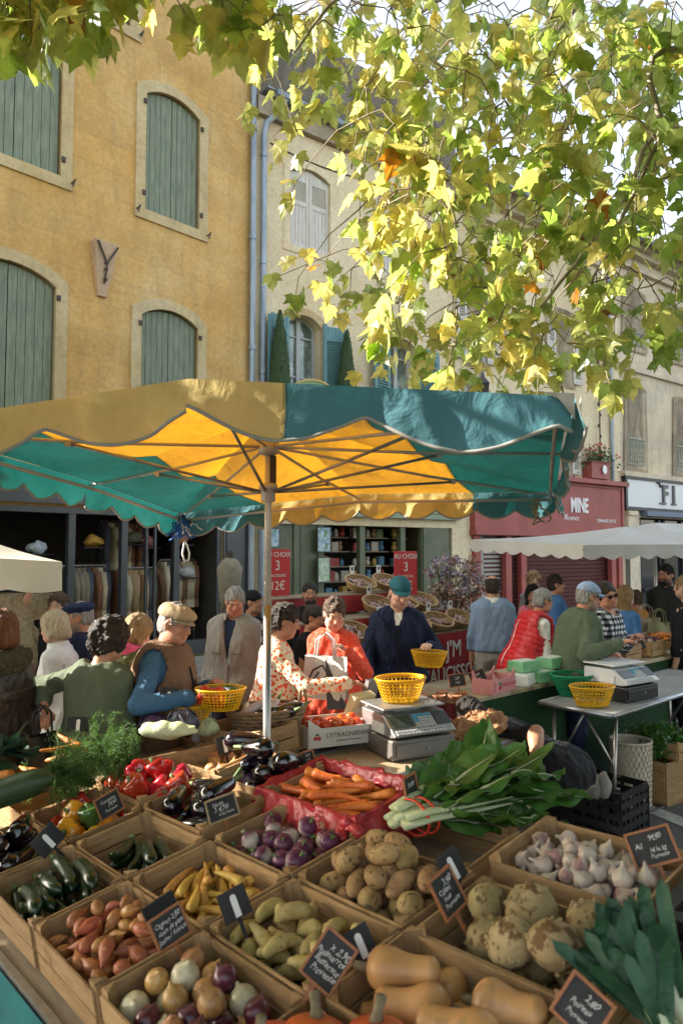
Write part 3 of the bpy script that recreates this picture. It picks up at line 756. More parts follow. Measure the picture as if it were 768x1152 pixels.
for k in range(8):
 def roof(a, b, k=k):
  q = rim(k, a); p = TOP * (1 - b) + q * b
  sag = -.05 * sin(pi * a) * sin(pi * b) * (1 if k % 2 == 0 else 1)
  return p + A3(0, 0, sag + .02 * (1 - b) + .010 * wob(p[None], 9, 2)[0] * sin(pi * b)) - O
 mb.grid(roof, NU, NV)
can = mb.build('canopy', m_strip, um, True)
me = can.data
per = .285; dist = 0.0; mv = MB(); mh = MB()
for k in range(8):
 a, b = rim(k, 0), rim(k, 1); Ln = np.linalg.norm(b - a); d = (b - a) / Ln; outw = nrm(np.cross(d, A3(0, 0, 1)))
 n = max(8, int(Ln / .02)); pts = []
 big = k in (0, 1)
 for i in range(n + 1):
  s_ = dist + Ln * i / n
  pr = .62 if big else .235
  dep = (.10 if big else .10) + (.10 if big else .055) * scallop(s_, pr) ** (1.2 if big else .8)
  pts.append((a + d * Ln * i / n, dep, s_))
 rows = 6; W = rows + 1
 vs = []; fs = []; ms = []
 for i, (p, dep, s_) in enumerate(pts):
  for j in range(W):
   q = j / rows
   off = .012 * sin(s_ * 17 + k) * q + .02 * sin(s_ * 6.3 + 1) * q + .014 + .012 * wob(A3(s_ * 14, q * 1.5, k)[None], 1, 4)[0] * (.25 + q)
   vs.append(p + outw * off - A3(0, 0, dep * q) - O)
 for i in range(n):
  for j in range(rows):
   fs.append((i * W + j, i * W + j + 1, (i + 1) * W + j + 1, (i + 1) * W + j))
 mv.add(vs, fs)
 mh.tube([vs[i * W + rows] for i in range(0, n + 1)], .006 if not big else .007, 5)
 dist += 0
mv.build('valance', m_strip, can, True); mh.build('hem', m_hem, can, True)
mb = MB()
d1 = nrm(NM - FRc); d2 = nrm(RM - FRc)
def patch(a, b):
 p = FRc + d1 * .12 * a * (1 - .5 * b) + A3(0, 0, .006) - A3(0, 0, .085 * b * (1 - a)) + nrm(A3(.1, -1, 0)) * .032 * (1 if b >= 0 else 0)
 return p - O
mb.grid(patch, 8, 6);
mb.grid(lambda a, b: FRc - O + d2 * .13 * a * (1 - .5 * b) + A3(0, 0, .006) - A3(0, 0, .085 * b * (1 - a)) + nrm(A3(1, 0, 0)) * .034, 8, 6)
mb.build('corner_patch', m_patch, can, True)
mb = MB(); mb.tube([(0, 0, .02), (0, 0, 1.55)], .0185, 14); mb.build('pole', m_steel, um, True)
mb = MB(); mb.tube([(0, 0, 1.5), (0, 0, TOP[2])], .0165, 14); mb.build('inner_pole', m_oldalu, um, True)
COLZ = P(302, 553, 3.35)[2]
mb = MB(); mb.lathe([(.03, -.05), (.034, -.045), (.034, 0), (.045, .01), (.045, .03), (.03, .04)], 14, (0, 0, COLZ)); mb.build('collar', m_oldalu, um, True)
mb = MB(); mb.lathe([(.025, -.04), (.05, -.03), (.05, .02), (.025, .03)], 14, (0, 0, HB[2])); mb.build('hub', m_oldalu, um, True)
mb = MB(); mb.box((.022, 0, COLZ + .1), (.03, .03, .14)); mb.build('lock_lever', m_iron, um, bevel=.004)
mb = MB(); mb.lathe([(.24, 0), (.24, .05), (.06, .09), (.05, .3)], 20); mb.build('base_plate', m_iron, um)
for q in (FLc, NM, FRc, RM, BRc, BM, BLc, LM):
 e = q - O - A3(0, 0, .028); h = A3(0, 0, HB[2]) + nrm(A3(e[0], e[1], 0)) * .04
 mb = MB(); mb.tube([h, h * .5 + e * .5 - A3(0, 0, .012), e], .0078, 7); rib = mb.build('rib', m_oldalu, um, True)
 mid = h * .42 + e * .58 - A3(0, 0, .02)
 mb = MB(); mb.tube([A3(0, 0, COLZ) + nrm(A3(e[0], e[1], 0)) * .045, mid], .0072, 7); mb.build('strut', m_steel, rib, True)
 mb = MB(); mb.box(mid, (.024, .024, .022)); mb.build('joint', m_oldalu, rib)
for k in range(8):
 a = (rim(k, 0) - O) * A3(.97, .97, 1) - A3(0, 0, .05); b = (rim(k, 1) - O) * A3(.97, .97, 1) - A3(0, 0, .05)
 mb = MB(); mb.tube([a, b], .0095, 7); mb.build('perimeter_bar', m_oldalu, um, True)
cB = BLc + A3(.02, -.04, -.06)
e = empty('string_bundle', cB, 'tangle of blue and white string with a white loop, tied at the parasol back corner', 'string')
mb = MB()
def squig(mb, n, r, L, sp, seed):
 rr = random.Random(seed)
 for k in range(n):
  x, y = rr.gauss(0, sp), rr.gauss(0, sp); pts = []
  z = rr.uniform(0.0, .05)
  for j in range(9): pts.append((x, y, z)); x += rr.gauss(0, .014); y += rr.gauss(0, .014); z -= L / 9 * rr.uniform(.5, 1.4)
  mb.tube(pts, r, 5)
squig(mb, 26, .0045, .13, .018, 3); mb.build('blue_string', mat('blue_nylon', (.01, .13, .45), .5), e, True)
mb = MB(); squig(mb, 12, .0035, .1, .02, 5); mb.build('white_string', m_letter, e, True)
mb = MB(); squig(mb, 9, .006, .06, .015, 8); mb.build('knot', m_iron, e, True)
mb = MB(); mb.tube([(.02, 0, -.12), (.005, 0, -.2), (.02, 0, -.25), (.045, 0, -.245), (.05, 0, -.2), (.035, 0, -.15), (.02, 0, -.12)], .006, 7); mb.build('loop', m_letter, e, True)
e = empty('cord_knot', P(601, 570, 4.0), 'frayed cord knotted round the parasol frame by the back right corner', 'cord')
mb = MB(); squig(mb, 5, .006, .14, .012, 13); mb.build('cord', mat('hemp', (.32, .25, .15), .9), e, True)
def small_canopy(name, c, corners, peak, m, label, per=.22, dep=(.10, .035), pole_to=0.0, poles=True, th=.0):
 """a square white market canopy: corners = world points, peak = world point"""
 o = A3(peak[0], peak[1], 0)
 e = empty(name, o, label, 'parasol')
 mb = MB(); n = len(corners)
 for k in range(n):
  a, b = corners[k], corners[(k + 1) % n]
  mb.grid(lambda s, t, a=a, b=b: peak * (1 - t) + (a * (1 - s) + b * s) * t - A3(0, 0, .06 * sin(pi * t) * (.5 + sin(pi * s))) - o, 10, 10)
 cn = mb.build('canopy', m, e, True)
 mb = MB()
 for k in range(n):
  a, b = corners[k], corners[(k + 1) % n]; L = np.linalg.norm(b - a); d = (b - a) / L; ow = nrm(np.cross(A3(0, 0, 1), d)); m_ = max(6, int(L / .025))
  for i in range(m_):
   q = []
   for ii in (i, i + 1):
    s = L * ii / m_; dp = dep[0] + dep[1] * scallop(s, per); p = a + d * s
    q.append([p - o + ow * (.01 * sin(s * 15) * f) - A3(0, 0, dp * f) for f in (0, .5, 1)])
   mb.add(q[0] + q[1], [(0, 3, 4, 1), (1, 4, 5, 2)])
 mb.build('valance', m, cn, True)
 mb = MB(); mb.tube([(0, 0, .02), (0, 0, peak[2])], .025, 10); mb.build('pole', m_steel, e, True)
 for k in range(n):
  mb = MB(); mb.tube([A3(0, 0, peak[2] - .08), corners[k] - o - A3(0, 0, .04)], .012, 6); mb.build('rib', m_oldalu, e, True)
 return e
m_wcan = mat('white_canvas', (.70, .69, .66), .8, (.62, .61, .57), 2.5, 5, .15, 90, .2, trans=.3, tcol=(.75, .72, .62))
m_ccan = mat('cream_canvas', (.62, .58, .47), .8, (.70, .66, .56), 3, 5, .2, 60, .2, trans=.25, tcol=(.7, .62, .45))
a = P(528, 607, 7.9); b = P(655, 613, 6.3); c = A3(5.6, 7.8, b[2] + .03); d = A3(4.2, 9.9, a[2])
small_canopy('white_parasol', None, [b, c, d, a], A3((a[0] + c[0]) / 2 - .3, 8.0, P(648, 592, 8.0)[2]), m_wcan, 'white scalloped parasol over the people in front of the red shop')
b = P(720, 603, 9.0); c = P(800, 606, 8.6)
small_canopy('white_parasol', None, [P(640, 600, 10.5), P(775, 606, 8.4), A3(8.2, 9.5, 2.1), A3(7.2, 12, 2.1)], P(735, 588, 10.2), m_wcan, 'greyish white parasol at the right edge under the white shop sign', per=.3)
a = P(70, 632, 5.0);
small_canopy('cream_canopy', None, [A3(-4.4, 3.9, a[2] + .02), A3(-2.62, 4.0, P(-140, 620, 4.0)[2]), a, A3(-3.6, 6.4, a[2] + .05)], P(-60, 600, 5.0) + A3(0, 0, .08), m_ccan, 'cream canvas stall canopy poking in from the left above the fur coats', dep=(.20, .02), per=.4)
def leaf_shape():
 """five lobed plane leaf, unit width, stalk at the origin, tip along +y"""
 half = [(0.04, 0), (.20, -.06), (.34, .0), (.50, .10), (.40, .18), (.44, .28), (.56, .52), (.40, .46), (.28, .46), (.26, .58), (.22, .70), (.12, .78), (0, 1.02)]
 pts = half + [(-x, y) for x, y in reversed(half[:-1])]
 return pts
LP = leaf_shape()
def leaf_mats():
 m, nt, b, out = _nt('plane_leaf'); L = nt.links.new
 at = nt.nodes.new('ShaderNodeAttribute'); at.attribute_name = 'tint'
 r = ramp(nt, at.outputs['Fac'], [(0, (.075, .125, .03)), (.35, (.14, .19, .05)), (.62, (.28, .29, .09)), (.83, (.44, .36, .09)), (.94, (.38, .17, .02)), (1.0, (.16, .06, .015))])
 rt = ramp(nt, at.outputs['Fac'], [(0, (.32, .52, .07)), (.35, (.56, .70, .13)), (.62, (.82, .82, .24)), (.83, (.94, .80, .20)), (.94, (.75, .30, .02)), (1.0, (.28, .10, .02))])
 tc = nt.nodes.new('ShaderNodeTexCoord'); nz = N(nt, 'ShaderNodeTexNoise', Scale=16.0, Detail=3.0); L(tc.outputs['Object'], nz.inputs['Vector'])
 rv = ramp(nt, nz.outputs[0], [(.3, (.72, .72, .72)), (.7, (1.15, 1.15, 1.15))])
 L(mix(nt, 1.0, r.outputs[0], rv.outputs[0], 'MULTIPLY'), b.inputs['Base Color']); b.inputs['Roughness'].default_value = .36; b.inputs['Specular IOR Level'].default_value = .6
 t = nt.nodes.new('ShaderNodeBsdfTranslucent'); L(mix(nt, 1.0, rt.outputs[0], rv.outputs[0], 'MULTIPLY'), t.inputs[0])
 ms = nt.nodes.new('ShaderNodeMixShader'); ms.inputs[0].default_value = .55
 L(b.outputs[0], ms.inputs[1]); L(t.outputs[0], ms.inputs[2]); L(ms.outputs[0], out.inputs[0])
 return m
m_leaf = leaf_mats()
m_bark = mat('plane_bark', (.20, .17, .12), .85, (.40, .36, .27), 5, 5, .4, 18, stretch=(1, 1, .4))
m_twig = mat('twig_bark', (.17, .13, .085), .8, (.26, .21, .14), 14, 4, .2, 50)
class Leaves:
 def __init__(s): s.v = []; s.f = []; s.t = []; s.n = 0
 def add(s, p, size, d, nrm_, tint, curl=.2):
  """p = stalk point, d = direction of the leaf tip, nrm_ = upper side"""
  d = nrm(d); x = nrm(np.cross(d, nrm_)); n = np.cross(x, d)
  c1, c2, tw = R.uniform(.3, 1.0) * curl, R.uniform(-.2, 1.0) * curl, R.uniform(-.25, .25)
  pts = [(0, .36)] + LP
  vs = []
  for (a, b) in pts:
   a2 = a * R.uniform(.93, 1.07); b2 = b * R.uniform(.96, 1.04)
   z = -c1 * a2 * a2 * 2 - c2 * b2 * b2 + tw * a2 * b2 + R.uniform(-.015, .015)
   vs.append(p + (x * a2 + d * b2 + n * z) * size)
  n_ = len(LP)
  s.v.extend(vs); s.f.extend([(s.n, s.n + 1 + i, s.n + 1 + (i + 1) % n_) for i in range(n_)]); s.t.extend([tint] * len(vs)); s.n += len(vs)
 def build(s, parent, o):
  me = bpy.data.meshes.new('crown'); me.from_pydata([tuple(q - o) for q in s.v], [], s.f); me.materials.append(m_leaf)
  at = me.attributes.new('tint', 'FLOAT', 'POINT'); at.data.foreach_set('value', np.array(s.t, np.float32))
  return link('crown', me, parent)
def tint(yel):
 u = R.random()
 if u < .012: return R.uniform(.92, 1.0)
 if u < .05 + yel: return R.uniform(.52, .84)
 return R.uniform(0.1, .58)
def twig(Lv, tw, p0, d0, n, step, yel, sz=(.10, .168), droop=.25, r=.0035):
 """a drooping twig with alternating leaves on stalks"""
 p = p0.copy(); d = nrm(d0); pts = [p.copy()]
 for i in range(n):
  d = nrm(d + A3(R.gauss(0, .22), R.gauss(0, .22), R.gauss(-droop, .15))); p = p + d * step; pts.append(p.copy())
  side = nrm(np.cross(d, RN.normal(size=3))); st = nrm(side + d * .4 + A3(0, 0, -.35)) * R.uniform(.03, .06)
  tip = nrm(side * .6 + d * .3 + A3(0, 0, -R.uniform(.25, 1.3)) + RN.normal(size=3) * .35)
  up = nrm(A3(R.gauss(0, .55), R.gauss(0, .55), R.uniform(.3, 1)) + side * .2)
  if abs(up @ tip) > .95: up = nrm(RN.normal(size=3))
  Lv.add(p + st, R.uniform(*sz), tip, up, tint(yel), R.uniform(.2, .8))
  if R.random() < .7: tw.tube([p, p + st], .0013, 3, False)
 tw.tube(pts, [r * (1 - .7 * i / len(pts)) for i in range(len(pts))], 5, False)
 return p
def branch(mb, pts, r0, r1, seg=8):
 """smooth tapered limb through the points"""
 pts = [np.asarray(p, float) for p in pts]; out = []
 for i in range(len(pts) - 1):
  a = pts[max(i - 1, 0)]; b = pts[i]; c = pts[i + 1]; d = pts[min(i + 2, len(pts) - 1)]
  for t in np.linspace(0, 1, 6, endpoint=False):
   out.append(.5 * (2 * b + (c - a) * t + (2 * a - 5 * b + 4 * c - d) * t * t + (3 * b - a - 3 * c + d) * t ** 3) + RN.normal(size=3) * r1 * .6)
 out.append(pts[-1]); n = len(out)
 mb.tube(out, [r0 + (r1 - r0) * (i / n) ** .7 for i in range(n)], seg)
 return out
T1 = A3(5.6, 4.4, 0)
t1 = empty('plane_tree', T1, 'big plane tree with yellow green autumn leaves hanging across the top right', 'tree', 'plane trees shading the market')
mb = MB(); branch(mb, [A3(0, 0, -.05), A3(-.05, .05, 1.6), A3(-.15, 0, 3.4), A3(-.3, .1, 5.2)], .34, .2, 14); mb.build('trunk', m_bark, t1, True)
LIMB = [
 [T1 + A3(-.2, 0, 3.6), P(760, -60, 4.9), P(640, 20, 5.0), P(600, 95, 5.1), P(560, 190, 5.2), P(470, 300, 5.4)],
 [T1 + A3(-.25, 0, 4.3), P(740, -140, 5.6), P(540, -30, 5.8), P(430, 60, 5.8), P(395, 190, 5.7)],
 [T1 + A3(-.1, 0, 3.0), P(800, 150, 4.7), P(700, 230, 4.8), P(620, 330, 4.9), P(560, 400, 4.9)],
 [T1 + A3(-.2, 0, 4.6), P(700, -200, 4.3), P(520, -90, 4.2), P(390, -10, 4.0), P(330, 60, 3.9)],
 [T1 + A3(-.1, 0, 3.4), P(790, 60, 4.2), P(740, 160, 4.2), P(690, 260, 4.2), P(640, 320, 4.3)],
 [T1 + A3(-.1, .1, 4.0), P(800, -40, 6.6), P(680, 60, 6.8), P(560, 160, 6.9), P(480, 240, 7.0)],
]
mb = MB()
for i, L_ in enumerate(LIMB): branch(mb, L_, .03, .006, 8)
lim = mb.build('limbs', m_bark, t1, True)
for v in lim.data.vertices: v.co = v.co - Vector(tuple(T1))
Lv = Leaves(); tw = MB()
ALLP = []
for L_ in LIMB:
 pp = [np.asarray(p) for p in L_[1:]]
 for i in range(len(pp) - 1):
  for t in np.linspace(0, 1, 8): ALLP.append(pp[i] * (1 - t) + pp[i + 1] * t)
ALLP = np.array(ALLP)
DENS = ["6554666666", "4566566666", "2355644665", "1166655545", "0136666545", "0026666654", "0036665653", "1136666653", "0016666532", "0003443320", "0000001200"]
BH = 44
def spray(px, py, d, n, yel=.45):
 global ALLP
 p = P(px, py, d)
 q = ALLP[np.argmin(((ALLP - p) ** 2).sum(1))]
 dirv = nrm(p - q + A3(0, 0, .05));
 ALLP = np.vstack([ALLP, p[None]])
 if np.linalg.norm(p - q) > .06: tw.tube([q, q * .5 + p * .5 + A3(0, 0, .06), p], [.006, .004, .003], 5, False)
 twig(Lv, tw, p, dirv * .5 + A3(R.gauss(-.2, .5), R.gauss(0, .5), -.35), n, .055, yel)
for j, row in enumerate(DENS):
 for i, ch in enumerate(row):
  k = int(ch)
  for _ in range(int(k * 1.2 + R.random() * .9)):
   px = 288 + 48 * (i + R.random()); py = -22 + BH * (j + R.random())
   d = R.choice((4.0, 4.3, 4.9, 5.2, 5.7, 6.6)) + R.uniform(-.3, .3)
   yel = .62 if px < 520 else (.42 if px < 640 else .25)
   spray(px, py, d, R.randint(3, 5), yel)
for _ in range(230):
 p = A3(R.uniform(.2, 7.5), R.uniform(2.4, 7.5), R.uniform(4.8, 7.6))
 if abs(p[0]) < .6 * p[1] + .2 and p[2] < 2.5 + p[1] * .9: continue
 twig(Lv, tw, p, A3(R.gauss(0, 1), R.gauss(0, 1), .1), 5, .09, .4, (.10, .17))
for _ in range(60):
 p = P(R.uniform(770, 960), R.uniform(0, 380), R.uniform(3.6, 5.5)); twig(Lv, tw, p, A3(R.gauss(0, 1), R.gauss(0, 1), -.2), 5, .07, .25)
for px, py, d in ((330, 150, 4.0), (318, 170, 4.0), (335, 185, 4.0), (305, 320, 4.6), (325, 300, 4.6), (345, 292, 4.6), (360, 330, 4.6), (372, 355, 4.6), (700, 440, 4.5), (688, 455, 4.5), (400, 430, 5.0)):
 p = P(px, py - 12, d); Lv.add(p, .13, A3(R.gauss(0, .4), -.2, -1), A3(R.gauss(0, .4), -1, .3), R.uniform(.5, .85), .25)
for a, b in (((298, 60), (333, 150)), ((460, 270), (310, 312)), ((640, 330), (692, 440))):
 d = 4.0 if a[0] == 298 else 4.6
 q0, q1 = P(*a, d), P(*b, d); tw.tube([q0, (q0 + q1) / 2 + A3(0, 0, .06), q1], .003, 5, False)
Lv.build(t1, T1); o = tw.build('twigs', m_twig, t1, True); o.data.transform(__import__('mathutils').Matrix.Translation(tuple(-T1)))
T2 = A3(-3.4, -1.8, 0)
t2 = empty('plane_tree', T2, 'plane tree whose darker overhanging leaves fringe the top left corner', 'tree', 'plane trees shading the market')
mb = MB(); branch(mb, [A3(0, 0, -.05), A3(.05, .05, 1.6), A3(.1, .1, 3.4), A3(.2, .3, 5.0)], .34, .2, 14); mb.build('trunk', m_bark, t2, True)
L2 = [[T2 + A3(.1, .2, 3.4), A3(-2.6, -.2, 4.6), A3(-1.8, 1.4, 4.7), P(60, -20, 2.7)], [T2 + A3(.1, .1, 3.0), A3(-4.6, -.4, 4.4), A3(-4.8, 1.2, 4.6), A3(-4.4, 2.6, 4.4)],
      [T2 + A3(.1, .1, 3.8), A3(-2.2, .2, 5.0), A3(-.9, 1.4, 5.2), P(250, -60, 3.0)]]
mb = MB()
for L_ in L2: branch(mb, L_, .09, .01, 8)
lim = mb.build('limbs', m_bark, t2, True); lim.data.transform(__import__('mathutils').Matrix.Translation(tuple(-T2)))
Lv = Leaves(); tw = MB()
for _ in range(72):
 px = R.choice((R.uniform(-10, 105), R.uniform(-10, 100), R.uniform(90, 260), R.uniform(260, 330)));
 py = R.uniform(-55, 34) if px < 105 else R.uniform(-60, -8)
 if px > 255: py = R.uniform(-50, 25)
 twig(Lv, tw, P(px, py, R.uniform(2.4, 3.2)), A3(R.gauss(0, 1), R.gauss(0, 1), -.3), 3, .05, .45, (.09, .14))
def vis(p): y = p[1] + .75; return y > 0 and abs(p[0]) < .62 * y + .35 and p[2] < 2.45 + .9 * y
n = 0
while n < 620:
 p = A3(R.uniform(-7.2, -1.9), R.uniform(-1.6, 2.9), R.uniform(2.1, 6.4))
 if vis(p): continue
 if p[1] > 2.2 and p[0] > -2.2: continue
 n += 1
 twig(Lv, tw, p, A3(R.gauss(0, 1), R.gauss(0, 1), .1), 6, .10, .4, (.14, .22))
for _ in range(1500):  # unseen oversized leaves overhead, added to keep sky light off the crates
 p = A3(R.uniform(-3.0, 3.2), R.uniform(.0, 3.9), R.uniform(3.6, 7.4))
 if vis(p): continue
 twig(Lv, tw, p, A3(R.gauss(0, 1), R.gauss(0, 1), .1), 6, .10, .4, (.24, .34))
for _ in range(700):  # unseen leaf band, added along the sun's path to shade the crates
 x = R.uniform(-6.8, -3.4); p = A3(x, R.uniform(-.2, 3.0), .95 - .51 * x + R.uniform(-.75, 1.0))
 twig(Lv, tw, p, A3(R.gauss(0, 1), R.gauss(0, 1), .1), 6, .10, .4, (.2, .28))
for k in range(1300):  # more unseen leaves, right side and overhead, added to darken the stall
 p = A3(R.uniform(2.6, 7.5), R.uniform(-3, 3.6), R.uniform(2.9, 7.0)) if k % 2 else A3(R.uniform(-5, 5), R.uniform(-1.5, .6), R.uniform(5.0, 8.0))
 if vis(p): continue
 twig(Lv, tw, p, A3(R.gauss(0, 1), R.gauss(0, 1), .1), 6, .12, .4, (.26, .36))
Lv.build(t2, T2); o = tw.build('twigs', m_twig, t2, True); o.data.transform(__import__('mathutils').Matrix.Translation(tuple(-T2)))
SU = nrm(ray(-321, 690)); SV = nrm(ray(1245, 443)); SV = nrm(SV - SU * (SU @ SV)); SN = nrm(np.cross(SV, SU))
S0 = CAM + ray(300, 1000) * 2.0
AX = (SV, SU, SN)
def S(v, u, h=0.0): return S0 + SV * v + SU * u + SN * h
def SP(px, py, h=0.0):
 r = ray(px, py); t = ((S0 + SN * h - CAM) @ SN) / (r @ SN); w = CAM + r * t - S0
 return float(w @ SV), float(w @ SU)
def wood(name, c1, c2, c3, ax):
 m, nt, b, out = _nt(name); L = nt.links.new
 tc = nt.nodes.new('ShaderNodeTexCoord'); oi = nt.nodes.new('ShaderNodeObjectInfo')
 mu = N(nt, 'ShaderNodeMath', _operation='MULTIPLY'); mu.inputs[1].default_value = 23.0; L(oi.outputs['Random'], mu.inputs[0])
 va = nt.nodes.new('ShaderNodeVectorMath'); va.operation = 'ADD'; L(tc.outputs['Object'], va.inputs[0]); L(mu.outputs[0], va.inputs[1])
 mp = nt.nodes.new('ShaderNodeMapping'); L(va.outputs[0], mp.inputs[0]); sc = [9, 9, 9]; sc[ax] = .9; mp.inputs['Scale'].default_value = sc
 n1 = N(nt, 'ShaderNodeTexNoise', Scale=6.0, Detail=8.0, Roughness=.65, Distortion=.6); L(mp.outputs[0], n1.inputs['Vector'])
 r = ramp(nt, n1.outputs[0], [(.3, c1), (.5, c2), (.72, c3)])
 n2 = N(nt, 'ShaderNodeTexNoise', Scale=7.0, Detail=5.0); L(va.outputs[0], n2.inputs['Vector'])
 r2 = ramp(nt, n2.outputs[0], [(.62, (1, 1, 1)), (.72, (.55, .47, .38))])
 hs = nt.nodes.new('ShaderNodeHueSaturation'); mr = nt.nodes.new('ShaderNodeMapRange'); mr.inputs['To Min'].default_value = .72; mr.inputs['To Max'].default_value = 1.15
 L(oi.outputs['Random'], mr.inputs[0]); L(mr.outputs[0], hs.inputs['Value']); L(mix(nt, 1.0, r.outputs[0], r2.outputs[0], 'MULTIPLY'), hs.inputs['Color'])
 L(hs.outputs[0], b.inputs['Base Color']); b.inputs['Roughness'].default_value = .75; b.inputs['Specular IOR Level'].default_value = .25
 bp = N(nt, 'ShaderNodeBump', Strength=.3, Distance=.004); L(n1.outputs[0], bp.inputs['Height']); L(bp.outputs[0], b.inputs['Normal'])
 return m
WC = ((.25, .145, .062), (.36, .225, .105), (.45, .30, .16))
m_woodx = wood('crate_wood_across', *WC, 0); m_woody = wood('crate_wood_along', *WC, 1); m_woodz = wood('crate_wood_upright', *WC, 2)
m_board = wood('trestle_wood', (.20, .15, .10), (.28, .21, .14), (.34, .27, .19), 1)
t = empty('market_table', S(0, 0, -.14), 'long sloping trestle table carrying the vegetable crates', 'table'); setm(t, AX, S(0, 0, -.14))
mb = MB(); mb.box((.22, .25, -.012), (1.5, 3.3, .024)); mb.build('table_top', m_board, t)
mb = MB(); mb.box((-.545, .25, -.008), (.02, 3.3, .034)); mb.build('edge_strip', m_steel, t)
bpy.context.view_layer.update()
for v, u in ((-.4, -1.2), (.8, -1.2), (-.4, 1.7), (.8, 1.7)):
 p = S(v, u, -.17); mb = MB(); mb.bar(p - S(0, 0, -.14), A3(p[0], p[1], 0) - S(0, 0, -.14), .05, .05)
 o = mb.build('leg', m_woodz, None); o.parent = t; o.matrix_parent_inverse = t.matrix_world.inverted(); o.location = tuple(S(0, 0, -.14))
def cloth(a, b):
 u = -1.4 + 3.3 * a; top = S(-.556, u, -.15); k = 1 - b
 dn = A3(0, 0, -1) * (top[2] * b * .93); outw = -nrm(A3(SV[0], SV[1], 0))
 f = .035 * sin(u * 7.0) * b + .02 * sin(u * 17 + 2) * b + .012 * sin(u * 31) * b
 return top + dn + outw * (.006 + .05 * b + f)
mb = MB(); mb.grid(cloth, 90, 14)
tag(mb.build('tablecloth', mat('teal_cloth', (.012, .105, .115), .85, (.016, .14, .15), 3, 5, .3, 160, .2), None, True), 'plain teal cloth hanging down the customer side of the vegetable table', 'tablecloth')
CW, CL, CH = .286, .436, .125
def make_crate(W=CW, L=CL, H=CH, name='wooden_crate'):
 e = empty(name)
 th = .008
 for s in (-1, 1):
  mb = MB()
  mb.box((s * (W / 2 - th / 2), 0, -.031), (th, L - .016, .058)); mb.box((s * (W / 2 - th / 2), 0, -.092), (th, L - .016, .052))
  mb.build('side_boards', m_woody, e, bevel=.0015)
  mb = MB()
  mb.box((0, s * (L / 2 - th / 2), -.027), (W - .016, th, .064)); mb.box((0, s * (L / 2 - th / 2), -.092), (W - .016, th, .052))
  mb.build('end_boards', m_woodx, e, bevel=.0015)
 for sx in (-1, 1):
  for sy in (-1, 1):
   mb = MB(); x, y = sx * (W / 2 - .008), sy * (L / 2 - .008)
   mb.prism([(x, 0), (x - sx * .032, 0), (x, .032 * 1)], .001, (0, 0, 0), np.eye(3)) if False else None
   a = A3(x, y, 0); p = [a, a - A3(sx * .034, 0, 0), a - A3(0, sy * .034, 0)]
   if sx * sy < 0: p = [p[0], p[2], p[1]]
   mb.add([q + A3(0, 0, -H) for q in p] + [q + A3(0, 0, .012) for q in p], [(2, 1, 0), (3, 4, 5), (0, 1, 4, 3), (1, 2, 5, 4), (2, 0, 3, 5)])
   mb.build('corner_post', m_woodz, e, bevel=.0015)
 mb = MB()
 n = 5
 for i in range(n):
  mb.box((-W / 2 + (i + .5) * W / n, 0, -H + .006), (W / n - .012, L - .03, .005))
 mb.build('base', m_woody, e)
 return e
CR0 = make_crate()
CR_USED = [False]
def crate(v, u, h, label, group='wooden vegetable crates on the stall', yaw=0.0, tilt=(0, 0)):
 if not CR_USED[0]: e = CR0; CR_USED[0] = True
 else: e = copy_tree(CR0)
 y = radians(yaw + R.uniform(-1.2, 1.2))
 ax0 = SV * cos(y) + SU * sin(y); ax1 = -SV * sin(y) + SU * cos(y)
 ax2 = nrm(SN + SV * tilt[0] + SU * tilt[1] + SV * R.uniform(-.015, .015)); ax0 = nrm(ax0 - ax2 * (ax0 @ ax2)); ax1 = np.cross(ax2, ax0)
 setm(e, (ax0, ax1, ax2), S(v, u, h)); tag(e, label, 'crate', group)
 return e
def proto(mes, spheres, kids=()):
 return dict(me=mes, sp=spheres, kids=kids)
def rod(L, prof, bend=0.0, seg=12, n=12, jit=0.0, seed=0, flat=1.0):
 """limb along x, profile(t) -> radius, bent in y"""
 mb = MB(); pts = []; rr = []
 for i in range(n + 1):
  t = i / n; x = (t - .5) * L; pts.append((x, bend * (1 - (2 * t - 1) ** 2) - bend * .5, 0)); rr.append(max(prof(t), .0006))
 mb.tube(pts, rr, seg, True, 0, flat); return mb
def cap_prof(r, p=.25, tail=1.0): return lambda t: r * (max(0, min(1, sin(pi * min(max(t, .0), 1)))) ** p)
def mk(mb, name, m, jit=0.0, js=30, seed=0):
 me = mb.mesh(name, m, True)
 if jit: jitter_mesh(me, jit, js, seed)
 return me
def sph(L, r, n=3): return [((i / (n - 1) - .5) * (L - 2 * r), r) for i in range(n)] if n > 1 else [(0, r)]
